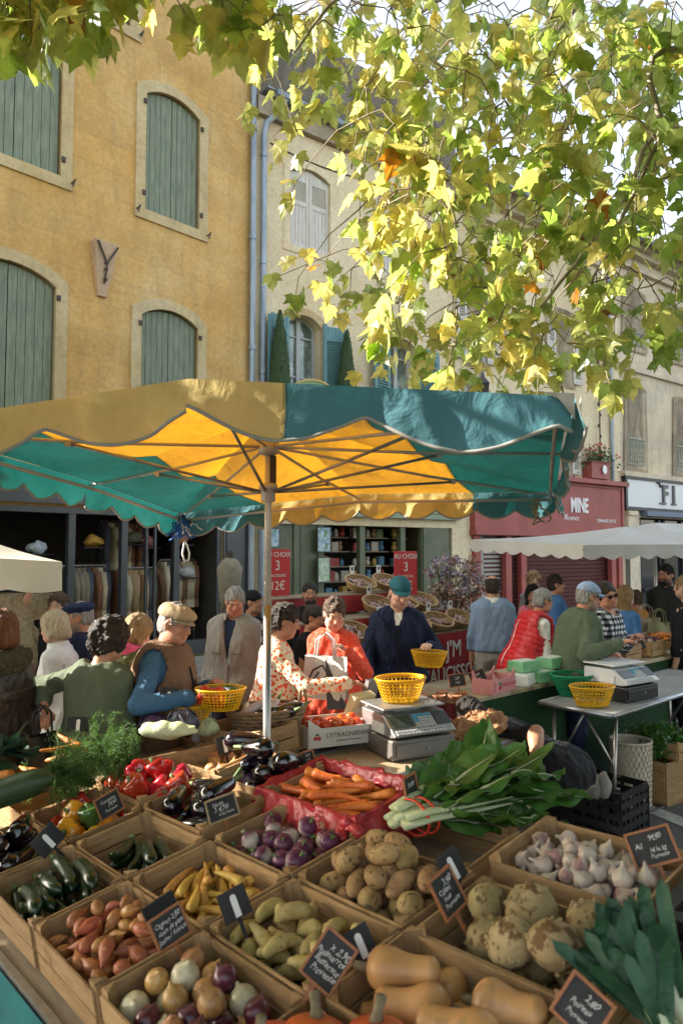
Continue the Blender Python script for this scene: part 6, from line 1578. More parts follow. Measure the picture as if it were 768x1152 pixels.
def egg_box(loc, rz, label, m=m_egg):
 e = empty('egg_box', loc, label, 'egg box', 'egg boxes on the counter', rz); e.scale = (1.35,) * 3; mb = MB()
 mb.prism([(-.055, 0), (.055, 0), (.05, .055), (-.05, .055)], .15, (-.075, 0, 0), ((0, 1, 0), (1, 0, 0), (0, 0, 1))); mb.build('box', m, e, bevel=.004)
 mb = MB()
 for k in range(3):
  for s in (-1, 1): mb.ell((-.05 + .05 * k, s * .045, .012), (.024, .014, .018), None, 10, 6)
 mb.build('egg_cups', m, e, True); mb = MB(); mb.box((0, 0, .056), (.12, .07, .002)); mb.build('label', m_eggl, e)
t0 = ctr(604)
for i, (dt, u, z, lb) in enumerate(((-.015, .06, 0, 'green egg box with a white label, lower left of the pile'), (.085, .04, 0, 'green egg box with a white label, lower right of the pile'), (.04, .08, .08, 'green egg box on top of the pile, in the middle'), (-.055, .12, .08, 'green egg box on top of the pile, at its left end'))):
 egg_box(onc(t0 + dt, u, z), rzg + R.uniform(-.15, .15), lb)
for i, lb in enumerate(('plain white egg box left of the green pile', )): egg_box(onc(ctr(582), .08, 0), rzg + .3, lb, m_eggl)
m_grape = vmat('white_grape_skin', noisy((.36, .34, .08), (.48, .44, .14), 20), .25, .5, .2, sss=.3); m_grapeb = vmat('dark_grape_skin', noisy((.03, .015, .05), (.07, .03, .09), 20), .3, .5, .1)
def grapes(loc, m, label):
 mb = MB()
 for k in range(60): mb.ell(A3(R.gauss(0, .05), R.gauss(0, .03), abs(R.gauss(.03, .022))), R.uniform(.010, .013), None, 8, 6)
 e = empty('grape_bunch', loc, label, 'grapes'); mb.build('berries', m, e, True); mb = MB(); mb.tube([(0, 0, .06), (.01, 0, .1), (.03, .01, .12)], .003, 5); mb.build('stem', mst, e)
grapes(onc(ctr(646), .06), m_grape, 'bunch of white grapes beside the egg boxes'); grapes(onc(ctr(632), .10), m_grape, 'second bunch of white grapes close to the egg boxes'); grapes(onc(ctr(664), .08), m_grapeb, 'bunch of dark grapes between white grapes and scale')
for k, (px, lb) in enumerate(((672, 'low wooden fruit tray behind the white scale'), (700, 'low wooden fruit tray near the pointing hand'), (728, 'low wooden fruit tray with a white card'), (758, 'low wooden fruit tray of carrots at the right edge'))):
 e = copy_tree(CR0); t = ctr(px); e.matrix_world = __import__('mathutils').Matrix.Identity(4); setm(e, (dg, ng, A3(0, 0, 1)), onc(t, .24, .13)); tag(e, lb, 'crate', 'fruit trays along the counter')
for k in range(16):
 o = place('carrot', R.choice(V_['carrot']), axes_from(R.uniform(-.5, .5), R.uniform(-.2, .2), 0), onc(ctr(752) + R.uniform(-.02, .03), .2 + R.uniform(-.06, .1), .12 + R.uniform(0, .04)), 'small orange carrot in the tray at the right edge', 'carrot', 'carrots in the counter tray')
for k in range(8): place('turnip', V_['turnip'][k % 3], axes_up(.6), onc(ctr(737) + R.uniform(-.012, .012), .16 + R.uniform(-.05, .1), .12), 'dark beet in the counter tray', 'beet', 'beets in the counter tray')
for px, lb, rl in ((515, 'chalk board lying among cheese jars on the counter', 8), (538, 'small brown framed chalk board before the red stall', 20), (690, 'chalk board below the checked shirt', 15), (718, 'chalk board on a fruit tray right of the pointing hand', 25)):
 w_ = onc(ctr(px), .12, .10); price_board(px, 0, 0, .11, .085, rl, 10, 18, [('2,50', 1.2, 0), ('le kg', 1, 0)], lb, d=w_[1]) if False else None
 c = w_;
 o = price_board(px, 700, 0, .12, .09, rl, 10, 18, [('2,50', 1.2, 0), ('le kg', 1, 0)], lb, d=w_[1]); o.matrix_world = __import__('mathutils').Matrix.Translation(Vector(tuple(c - A3(*o.matrix_world.translation)))) @ o.matrix_world
for k, (px, u) in enumerate(((492, .10), (504, .16), (513, .07), (500, .03), (484, .18))):
 mb = MB(); mb.lathe([(.030, 0), (.042, .035), (.044, .037), (.040, .037), (.036, .03)], 18); o = mb.build('clay_pot', mat('terracotta', (.42, .17, .08), .7, (.5, .24, .13), 10), None, True); o.location = tuple(onc(ctr(px), u, .0)); tag(o, 'small terracotta pot on the counter near the steel scale', 'pot', 'terracotta pots on the counter')
pb = P(520, 812, 4.0); pb[2] = .77
e = empty('crumpled_paper', pb, 'crumpled brown paper bags heaped on the middle table behind the scale', 'paper'); mb = MB()
for k in range(4):
 c = A3(-.10 + .09 * k, R.gauss(0, .03), .05 + .01 * k); mb.ell(c, (.09, .07, .06), None, 22, 16)
me = mb.mesh('bag', mat('brown_paper', (.27, .13, .055), .8, (.36, .19, .09), 8, 5, .4, 20)); jitter_mesh(me, .022, 26, 3); jitter_mesh(me, .012, 60, 5); link('bag', me, e)
def woven_bag(loc):
 e = empty('woven_bin', loc, 'off white woven basket standing on the asphalt under the right table', 'basket'); mb = MB()
 for i in range(12):
  for k in range(26):
   a = 2 * pi * (k + .5 * (i % 2)) / 26; r = .13 + .012 * i / 12; c = A3(r * cos(a), r * sin(a), .03 + i * .036); mb.box(c, (.024, .008, .026), (A3(-sin(a), cos(a), 0), A3(cos(a), sin(a), 0), A3(0, 0, 1)))
 mb.lathe([(.122, 0), (.134, .44), (.126, .44), (.116, .01)], 26); mb.build('weave', mat('woven_palm', (.42, .36, .27), .8, (.52, .46, .36), 20), e); mb = MB(); mb.tube([A3(.138 * cos(a), .138 * sin(a), .45) for a in np.linspace(0, 2 * pi, 30)], .012, 6, False); mb.build('rim', MATS['woven_palm'], e, True)
woven_bag(PZ(710, 905, 0))
e = empty('plastic_crate', PZ(672, 930, 0), 'black plastic crate with white bags under the right table', 'crate', None, rz_t); W, L, H = .36, .5, .30; mb = MB()
for s in (-1, 1):
 for z in (.02, .09, .16, .23, .29): mb.box((s * W / 2, 0, z), (.014, L, .04)); mb.box((0, s * L / 2, z), (W - .015, .014, .04))
 for k in range(7): mb.box((s * W / 2, -L / 2 + L * k / 6, .15), (.010, .02, .29)); mb.box((-W / 2 + W * k / 6 * .98, s * L / 2, .15), (.02, .010, .29))
mb.box((0, 0, .008), (W - .02, L - .02, .012)); mb.build('sides', m_bpl, e)
for k in range(3):
 mb = MB(); mb.ell((0, 0, 0), (.05, .05, .08), None, 14, 10); me = mb.mesh('paper_bag', mat('grey_white_paper', (.24, .225, .20), .8, (.17, .16, .14), 9), True); jitter_mesh(me, .018, 30, k + 2); o = link('paper_bag', me); o.location = tuple(PZ(664 + 8 * k, 886, .36) + A3(0, .05, .0)); tag(o, 'crumpled white bag in the black crate under the table', 'bag', 'white bags in the black crate')
def big_crate(loc, rz, label):
 e = empty('wooden_box', loc, label, 'box', None, rz); W, L, H = .55, .36, .30
 for s in (-1, 1):
  mb = MB(); mb.box((0, s * L / 2, H / 2), (W, .012, H)); mb.build('long_side', m_woodx, e, bevel=.002); mb = MB(); mb.box((s * W / 2, 0, H / 2), (.012, L - .014, H)); mb.build('end_board', m_woody, e, bevel=.002)
 mb = MB(); mb.box((.12, -L / 2 - .004, H * .68), (.10, .006, .03)); mb.build('hand_hole', m_dark, e); mb = MB(); mb.box((0, 0, .01), (W - .02, L - .02, .012)); mb.build('base', m_woodx, e)
cbx = PZ(738, 898, 0) + A3(.12, .12, 0); big_crate(cbx, rz_t - .15, 'large plywood box with a hand hole on the asphalt at the right')
e = copy_tree(CR0); setm(e, (nrm(V2 - U2 * .15), nrm(U2 + V2 * .15), A3(0, 0, 1)), cbx + A3(-.02, 0, .42)); tag(e, 'wooden crate of parsley stacked on the plywood box', 'crate')
e = empty('parsley_bunch', cbx + A3(-.02, 0, .42), 'dark green parsley spilling out of the crate on the plywood box', 'parsley'); mb = MB()
for k in range(900):
 p = A3(R.gauss(0, .11), R.gauss(0, .09), R.gauss(.01, .03));
 if k % 3 == 0: p = A3(R.gauss(-.1, .05), R.gauss(-.16, .03), R.gauss(-.03, .05))
 q = nrm(RN.normal(size=3)); s2 = nrm(np.cross(q, RN.normal(size=3))); mb.add([p - s2 * .014, p + q * .022, p + s2 * .014, p - q * .016], [(0, 1, 2, 3)])
mb.build('leaves', m_chard, e)
e = empty('cable', PZ(655, 935, .01), 'thin black cable lying on the asphalt under the right table', 'cable'); o_ = PZ(655, 935, .01); mb = MB(); mb.tube([PZ(x, y, .008) - o_ for x, y in ((640, 935), (680, 928), (705, 918), (735, 912), (775, 895))], .006, 6); mb.build('cord', m_bpl, e, True)
ss0, ss1 = P(372, 712, 6.0), P(535, 700, 7.6)
ds = nrm(A3(ss1[0] - ss0[0], ss1[1] - ss0[1], 0)); ns = A3(-ds[1], ds[0], 0); Ls = np.linalg.norm((ss1 - ss0)[:2]); os_ = A3(ss0[0], ss0[1], 0); rzs = atan2(ds[1], ds[0])
m_redc = cloth_red = mat('red_cloth', (.30, .012, .014), .7, (.38, .02, .02), 3, 5, .2, 60)
e = empty('sausage_stall', os_, 'stepped market stall draped in red cloth, lettered in white', 'stall', None, rzs)
st_z = [.98, 1.16, 1.36]
for k, z in enumerate(st_z):
 mb = MB(); mb.box((Ls / 2, .22 + k * .36, z - .012), (Ls, .38, .024)); mb.build('shelf', m_board, e)
 mb = MB(); zb = 0 if k == 0 else st_z[k - 1]; mb.grid(lambda a, b, k=k, zb=zb, z=z: A3(Ls * a, .025 + k * .36 - .012 * sin(a * 60) * b * (k == 0), zb + .02 + (z - .03 - zb) * (1 - b)), 70, 6); cl_ = mb.build('cloth', m_redc, e, True)
 if k == 0:
  for tx, sz, x, zz in (("J'M", .24, .86, .80), ('SAUCISSON', .21, .86, .56), ("J'M", .22, .22, .62)):
   if x > .5:
    q = text_mesh(tx, sz, m_letter, 'lettering', cl_, 'CENTER', .003, .9); q.rotation_euler = (radians(90), 0, 0); q.location = (Ls * x - .1, -.0, zz)
 if k == 1:
  q = text_mesh("J'M SAUCISSON", .13, m_letter, 'lettering', cl_, 'CENTER', .003, .9); q.rotation_euler = (radians(90), 0, 0); q.location = (Ls * .72, .025 + .36 - .02, 1.065)
for x in (.05, Ls - .05):
 mb = MB(); mb.box((x, 1.0, .66), (.04, .04, 1.3)); mb.build('post', m_woodz, e)
def bread_basket():
 e = empty('bread_basket'); mb = MB()
 for k in range(6): t = k / 5; mb.tube([A3((.14 + .06 * t) * cos(a), (.10 + .04 * t) * sin(a), .014 * k + .002 * sin(14 * a + 3 * k)) for a in np.linspace(0, 2 * pi, 33)], .0085, 5, False)
 mb.lathe([(.001, .004), (.145, .004)], 24, sy=.72, close=False); mb.build('weave', mat('pale_wicker', (.36, .23, .10), .7, (.48, .33, .17), 30), e, True); mb = MB(); mb.tube([A3(.203 * cos(a), .143 * sin(a), .078) for a in np.linspace(0, 2 * pi, 33)], .011, 6, False); mb.build('rim', MATS['pale_wicker'], e, True); return e
BB = bread_basket(); first = True
msau = vmat('sausage_skin', noisy((.22, .10, .085), (.42, .28, .25), 22, spots=(40, (.55, .47, .44), .56)), .7, .3, 0, .3, 80, .3)
sme = [mk(rod(.13, lambda t: .017 * max(.1, sin(pi * t)) ** .4, b, 8, 8), 'dry_sausage', msau, .0015, 40, i) for i, b in enumerate((.01, .025))]
bpos = [(0, .80, 'lowest step, right end'), (0, .62, 'lowest step, second from the right'), (0, .44, 'lowest step, third from the right'), (0, .98, 'lowest step, at the very corner'), (1, .90, 'middle step, right end'), (1, .74, 'middle step, second from the right'), (1, .56, 'middle step, behind the teal capped man'), (2, .82, 'top step, right end'), (2, .62, 'top step, second from the right'), (0, .20, 'lowest step, beside the red flecked blouse')]
for k, t, wh in bpos:
 e = BB if first else copy_tree(BB); first = False
 c = os_ + ds * Ls * t + ns * (.20 + .36 * k) + A3(0, 0, st_z[k] + .05); ti = .5
 y = nrm(ns * cos(ti) + A3(0, 0, 1) * sin(ti)); z = np.cross(ds, y); setm(e, (ds, y, z), c); tag(e, 'round wicker basket of dry sausages, ' + wh, 'basket', 'sausage baskets on the red stall')
 for j in range(11):
  o = link('dry_sausage', sme[j % 2]); a = R.uniform(0, 2 * pi); x_ = ds * cos(a) + y * sin(a); y_ = np.cross(z, x_); setm(o, (x_, y_, z), c + ds * R.uniform(-.10, .10) + y * R.uniform(-.07, .07) + z * (.035 + .012 * (j // 4))); tag(o, 'short dry sausage lying in a round wicker basket', 'sausage', 'dry sausages in the baskets')
 if k > -1:
  q = empty('price_tag', c + y * .14 + z * .06, 'white price tag standing in the sausage basket, ' + wh, 'price tag', 'white tags in the sausage baskets', rzs); mb = MB(); mb.box((0, 0, .07), (.07, .003, .09)); mb.build('card', m_letter, q); mb = MB(); mb.box((0, .003, 0), (.006, .004, .10)); mb.build('pick', m_iron, q); mb = MB(); mb.box((-.0, -.003, .08), (.03, .001, .035)); mb.build('print', m_inkd, q)
def choix(loc, rz, label, w=.28, h=.45):
 e = empty('red_sign', loc, label, 'sign', 'red offer signs', rz); mb = MB(); mb.box((0, 0, 0), (w, .012, h)); mb.build('panel', mat('red_sign_panel', (.52, .018, .022), .5, (.56, .025, .03), 4), e, bevel=.003)
 for tx, sz, z, sh_ in (('AU CHOIX', .070, h * .38, .1), ('3', .135, h * .14, 0), ('SAUCISSONS', .036, -h * .07, 0), ('12€', .12, -h * .29, 0)):
  q = text_mesh(tx, sz, m_letter, 'lettering', e, 'CENTER', .001, .85); q.rotation_euler = (radians(90), 0, radians(0)); q.location = (0, -.008, z)
 mb = MB(); mb.tube([(0, .02, -h / 2), (0, .02, -h / 2 - .9)], .008, 6); mb.build('stick', m_iron, e)
choix(P(456, 645, 7.3), rzs - .3, 'red sign reading AU CHOIX 3 12€ behind the teal capped man'); choix(P(312, 644, 6.9), rzs - .2, 'red sign reading AU CHOIX 3 12€ partly behind the parasol pole')
c = P(512, 655, 8.6); e = empty('dried_flowers', A3(c[0], c[1], 0), 'tall display of dried flower bunches and ribbons beside the green shop', 'flowers')
mst2 = MB(); cols = [((.45, .30, .33), 'mauve'), ((.52, .44, .36), 'cream'), ((.34, .16, .12), 'rust'), ((.30, .28, .36), 'lilac')]; fl = [MB() for _ in cols]
for k in range(120):
 a = R.uniform(0, 2 * pi); r = R.uniform(.1, .36); p = A3(r * cos(a), r * sin(a) * .6, R.uniform(1.02, 1.72)); mst2.tube([A3(p[0] * .3, p[1] * .3, .7), p], .004, 4, False)
 b = fl[k % 4]
 for j in range(14):
  q = nrm(RN.normal(size=3)); s2 = nrm(np.cross(q, RN.normal(size=3))); pp = p + RN.normal(size=3) * .03; b.add([pp - s2 * .018, pp + q * .03, pp + s2 * .018, pp - q * .02], [(0, 1, 2, 3)])
for (c_, nm), b in zip(cols, fl): b.build(nm + '_blossom', mat(nm + '_petal', c_, .8), e)
mst2.build('stalks', mdst, e); mb = MB(); mb.lathe([(.22, 0), (.28, .7), (.30, .72), (.26, .7)], 18); mb.build('tub', m_iron, e)
m_hang = mat('coat_rail', (.25, .24, .23), .4, metal=.7)
coat_c = [(.17, .14, .09), (.08, .09, .05), (.34, .23, .12), (.05, .055, .07), (.17, .08, .04), (.42, .35, .23)]
def coat(c, L, w, m):
 e = empty('hanging_jacket'); mb = MB()
 def f(a, b): an = 2 * pi * a; ww = w * (.55 + .45 * min(1, b * 3.2)) * (1 + .1 * b); return A3(ww * cos(an), .06 * (1 + .5 * b) * sin(an) + .008 * sin(6 * an + 4 * b), -.05 - L * b + .05 * (1 - min(1, b * 4)) - .0)
 mb.grid(f, 20, 10); mb.build('body', m, e, True)
 for s in (-1, 1): mb = MB(); mb.tube([(s * w * .7, 0, -.08), (s * w * 1.05, .01, -.3), (s * w * 1.02, .02, -.62)], [.06, .055, .042], 10, True, 0, .75); mb.build('sleeve', m, e, True)
 mb = MB(); mb.tube([(-w * .6, 0, -.07), (0, 0, -.0), (w * .6, 0, -.07)], .010, 6); mb.tube([(0, 0, 0), (0, 0, .05), (.02, 0, .07)], .004, 5); mb.build('hanger', m_woodx, e)
 return e
cm = [mat('coat_cloth_%s' % n, c, .85, tuple(x * 1.3 for x in c), 6, 5, .3, 120) for n, c in zip(('khaki', 'olive', 'camel', 'charcoal', 'brown', 'sand'), coat_c)]
CO = [coat(0, .72, .21, m) for m in cm]; used = set()
def f1(s, y, z): return F1.o + F1.d * s - F1.n * y + A3(0, 0, z)
rails = [(-3.22, -2.5, .45, 1.55), (-2.36, -1.6, .45, 1.50), (-1.45, -.75, .6, 1.62), (-4.5, -3.4, .8, 1.6), (-2.4, -1.6, .8, 2.25)]
for ri, (a, b, y, z) in enumerate(rails):
 p0, p1 = f1(a, y, z), f1(b, y, z); e = empty('clothes_rail', p0, ('chrome clothes rail inside the grey shopfront, left window', 'chrome clothes rail inside the grey shopfront, middle doorway', 'chrome clothes rail in the grey shop near the dark pilaster', 'chrome clothes rail deep inside the left of the grey shop', 'upper clothes rail over the middle doorway')[ri], 'clothes rail')
 mb = MB(); mb.tube([A3(0, 0, .03), p1 - p0 + A3(0, 0, .03)], .014, 8); mb.build('bar', m_hang, e)
 mb = MB()
 for q in (A3(0, 0, 0), p1 - p0): mb.tube([q + A3(0, 0, .03), A3(q[0], q[1], -z + .1)], .014, 8)
 mb.build('uprights', m_hang, e)
 n = int((b - a) / .085)
 for k in range(n):
  ci = R.randrange(6);
  if ci in used: c = copy_tree(CO[ci])
  else: c = CO[ci]; used.add(ci)
  c.location = tuple(p0 + (p1 - p0) * (k + .5) / n); c.rotation_euler = (0, 0, F1.rz + pi / 2 + R.uniform(-.35, .35)); tag(c, '%s jacket on a hanger inside the grey clothes shop' % ('khaki', 'olive', 'camel', 'charcoal', 'brown', 'sand')[ci], 'jacket', '%s jackets on the shop rails' % ('khaki', 'olive', 'camel', 'charcoal', 'brown', 'sand')[ci])
for i in range(6):
 if i not in used:
  c = CO[i]; c.location = tuple(f1(-2.9 + .2 * i, .7, 1.6)); tag(c, '%s jacket on a hanger inside the grey clothes shop' % ('khaki', 'olive', 'camel', 'charcoal', 'brown', 'sand')[i], 'jacket')
for k, (s, z, c, nm) in enumerate(((-2.1, 2.0, (.10, .10, .05), 'olive felt hat'), (-1.85, 1.95, (.28, .10, .08), 'rust patterned scarf bundle'), (-2.75, 1.95, (.55, .30, .05), 'brass coloured ornament'), (-1.2, 2.0, (.40, .17, .07), 'tan leather bag'), (-3.6, 1.85, (.55, .62, .70), 'pale blue folded shirt'), (-1.1, 1.45, (.5, .5, .47), 'white folded linen'))):
 o = f1(s, .35, z); e = empty(nm.replace(' ', '_').replace('coloured_', ''), o, nm + ' displayed high in the grey clothes shop window', nm.split()[-1], None, F1.rz); mb = MB(); mb.ell((0, 0, 0), (.15, .10, .09), None, 16, 10);
 if 'hat' in nm: mb.lathe([(.23, -.05), (.24, -.045), (.1, -.03)], 20)
 me = mb.mesh('body', mat(nm.replace(' ', '_') + '_stuff', c, .8, tuple(x * .6 for x in c), 18), True); jitter_mesh(me, .03, 18, k); link('body', me, e); mb = MB(); mb.box((0, 0, -.1), (.4, .2, .02)); mb.build('shelf', m_dark, e)
o = f1(.1, -.45, 0); e = empty('dress_form', P(258, 700, 9.2) * A3(1, 1, 0), 'canvas waistcoat on a dress form between the shopfronts', 'dress form', None, F1.rz); mb = MB(); mb.lathe([(.10, 1.05), (.15, 1.2), (.17, 1.45), (.19, 1.58), (.12, 1.68), (.05, 1.72)], 20, sy=.65); mb.build('waistcoat', mat('canvas_cloth', (.20, .17, .12), .85, (.28, .24, .17), 10), e, True); mb = MB(); mb.tube([(0, 0, 0), (0, 0, 1.1)], .02, 8); mb.tube([(0, 0, 1.7), (0, 0, 1.8)], .05, 10); mb.lathe([(.2, 0), (.2, .02)], 16); mb.build('stand', m_iron, e)
for k in range(3):
 mb = MB()
 mb.grid(lambda a, b: A3(.17 * cos(2 * pi * a) * (1 + .15 * b), .13 * sin(2 * pi * a) * (1 + .2 * b), -.85 * b), 18, 10); me = mb.mesh('fur_coat', mat('pale_fur', (.30, .25, .16), .95, (.46, .40, .28), 30, 5, 1.0, 70), True); jitter_mesh(me, .03, 26, k); o = link('fur_coat', me); o.location = tuple(P((-6, 20, 44, 100)[k], 668 if k < 3 else 655, (5.5, 5.6, 5.7, 8.6)[k])); tag(o, ('pale fur coat hanging at the left edge under the cream canopy', 'pale fur coat hanging second from the left edge under the canopy', 'pale fur coat hanging nearest the canopy corner', 'tan fur jacket hanging before the grey shopfront')[k], 'fur coat')
def f2(s, y, z): return F2.o + F2.d * s - F2.n * y + A3(0, 0, z)
gcol = [(.45, .28, .05), (.40, .05, .04), (.50, .44, .34), (.10, .22, .30), (.35, .20, .11), (.16, .25, .07), (.48, .30, .28)]
gm = [mat('shop_good_' + n, c, .6, tuple(x * .6 for x in c), 30) for n, c in zip(('yellow', 'red', 'cream', 'blue', 'brown', 'green', 'pink'), gcol)]
gme = []
for kind in range(3):
 mb = MB()
 if kind == 0: mb.box((0, 0, .09), (.15, .1, .18))
 elif kind == 1: mb.ell((0, 0, .07), (.07, .06, .075), None, 12, 8); mb.ell((0, -.01, .16), (.048, .045, .045), None, 12, 8); mb.ell((-.04, 0, .2), .018, None, 8, 5); mb.ell((.04, 0, .2), .018, None, 8, 5)
 else: mb.lathe([(.05, 0), (.055, .02), (.055, .12), (.03, .15), (.03, .17)], 14)
 gme.append(mb)
GM = {(k, c): gme[k].mesh(('gift_box', 'soft_toy', 'jar')[k], gm[c], k > 0) for k in range(3) for c in range(7)}
shn = 0
for (sa, sb, y) in ((1.62, 2.48, .45), (2.62, 3.55, .5), (3.68, 4.12, .5)):
 e = empty('shop_shelves', f2(sa, y, 0), ('dark shelving of toys and boxes, left bay of the green shop', 'dark shelving of toys and boxes, middle bay of the green shop', 'narrow dark shelving in the right bay of the green shop')[shn], 'shelves', None, F2.rz); shn += 1
 for z in (.9, 1.2, 1.5, 1.8, 2.08):
  mb = MB(); mb.box(((sb - sa) / 2, .08, z - .012), (sb - sa, .3, .02)); mb.build('shelf', m_board, e)
  x = sa + .1
  while x < sb - .06:
   k = R.choice((0, 0, 1, 1, 2)); o = link(('gift_box', 'soft_toy', 'jar')[k], GM[(k, R.randrange(7))]); o.location = tuple(f2(x, y + .02, z)); o.rotation_euler = (0, 0, F2.rz + R.uniform(-.4, .4)); o.scale = (R.uniform(.8, 1.15),) * 3
   tag(o, ('coloured gift box on the shelves of the green shop', 'small soft toy on the shelves of the green shop', 'small jar on the shelves of the green shop')[k], ('box', 'toy', 'jar')[k], ('gift boxes in the green shop', 'soft toys in the green shop', 'jars in the green shop')[k]); x += R.uniform(.13, .2)
m_post = mat('postcard_blue', (.10, .24, .42), .4, (.5, .55, .5), 14, 4, spots=(9, (.08, .2, .05), .55)); m_post2 = mat('postcard_green', (.20, .36, .16), .4, (.55, .58, .5), 12, 4, spots=(9, (.45, .2, .3), .56))
for k, (px, py, w_, h_, m, lb) in enumerate(((365, 607, .30, .46, m_post, 'blue poster rack of postcards on the green shopfront'), (365, 641, .28, .46, m_post2, 'green landscape poster below the blue postcards'), (309, 605, .22, .34, m_post, 'blue poster above the left red sign'))):
 s, z = F2.px(px, py, .08); o = empty('poster', F2.w(s, z, .06), lb, 'poster', None, F2.rz); mb = MB(); mb.box((0, 0, 0), (w_, .012, h_)); mb.build('print', m, o); mb = MB()
 for q in (-1, 1): mb.box((q * w_ / 2, -.002, 0), (.018, .02, h_)); mb.box((0, -.002, q * h_ / 2), (w_ - .02, .02, .018))
 mb.build('frame', m_darkgrey, o)
def hold_bag(name, loc, rz, w_, h_, m, label, mark=None):
 e = empty(name, loc, label, 'bag', None, rz); mb = MB()
 mb.grid(lambda a, b: A3((a - .5) * w_ * (1 - .08 * b), -.02 - .05 * (1 - b) * sin(pi * a) - .01 * sin(9 * a + 5 * b), -h_ * (1 - b)), 14, 12); mb.grid(lambda a, b: A3((.5 - a) * w_ * (1 - .08 * b), .02 + .05 * (1 - b) * sin(pi * a), -h_ * (1 - b)), 14, 12)
 bd = mb.build('bag', m, e, True)
 for s in (-.02, .02): mb = MB(); mb.tube([(-w_ * .22, s, -.02), (-w_ * .18, s, .1), (0, s, .14), (w_ * .18, s, .1), (w_ * .22, s, -.02)], .008, 6, True, 0, .6); mb.build('handle', m, e, True)
 return e, bd
m_tote = mat('white_tote', (.70, .70, .68), .8, (.64,.64,.62), 5, bump=.2)
e, bd = hold_bag('tote_bag', P(366, 738, 4.36), radians(-24), .29, .25, m_tote, 'white tote bag with a black line drawing held by the red flecked woman')
mb = MB();
for pts in ([(-.10, -.16), (-.06, -.08), (.0, -.05), (.04, -.10), (.0, -.15), (-.05, -.13), (-.02, -.09)], [(-.12, -.2), (-.06, -.18), (.02, -.2), (.07, -.15)], [(.04, -.07), (.07, -.11), (.06, -.16)]): mb.tube([A3(x, -.075 - .045 * sin(pi * min(1, max(0, x / .34 + .5))) * (-z / .3) + .04 , z) for x, z in pts], .006, 5)
mb.build('drawing', m_inkd, bd)
mb = MB(); mb.add([A3(.02, -.03, -.02), A3(.16, -.02, -.30), A3(.05, -.055, -.30), A3(.02, -.03, -.02) + A3(0, -.012, 0), A3(.16, -.035, -.30), A3(.05, -.085, -.30)], [(0, 1, 2), (5, 4, 3), (0, 2, 5, 3), (1, 0, 3, 4)]); mb.build('dark_panel', mat('grey_tote_side', (.07, .07, .075), .8), bd)
hold_bag('paper_bag', P(726, 695, 7.3), 0.3, .34, .42, mat('kraft_paper', (.36, .27, .17), .8, (.42, .33, .22), 8), 'brown kraft paper bag carried by the tall bearded man'); hold_bag('tote_bag', P(741, 700, 7.25), 0.2, .30, .45, mat('khaki_tote', (.28, .27, .14), .8), 'khaki tote bag beside the kraft paper bag')
hold_bag('plastic_bag', P(592, 728, 6.1), .2, .22, .26, mat('lilac_plastic', (.45, .43, .55), .3, (.55, .5, .6), 8, trans=.4, tcol=(.6, .55, .7)), 'lilac plastic bag hanging beside the red quilted vest')
hold_bag('shoulder_bag', P(47, 826, 3.46), .9, .2, .26, m_bpl, 'dark handbag carried by the woman in the green jumper')
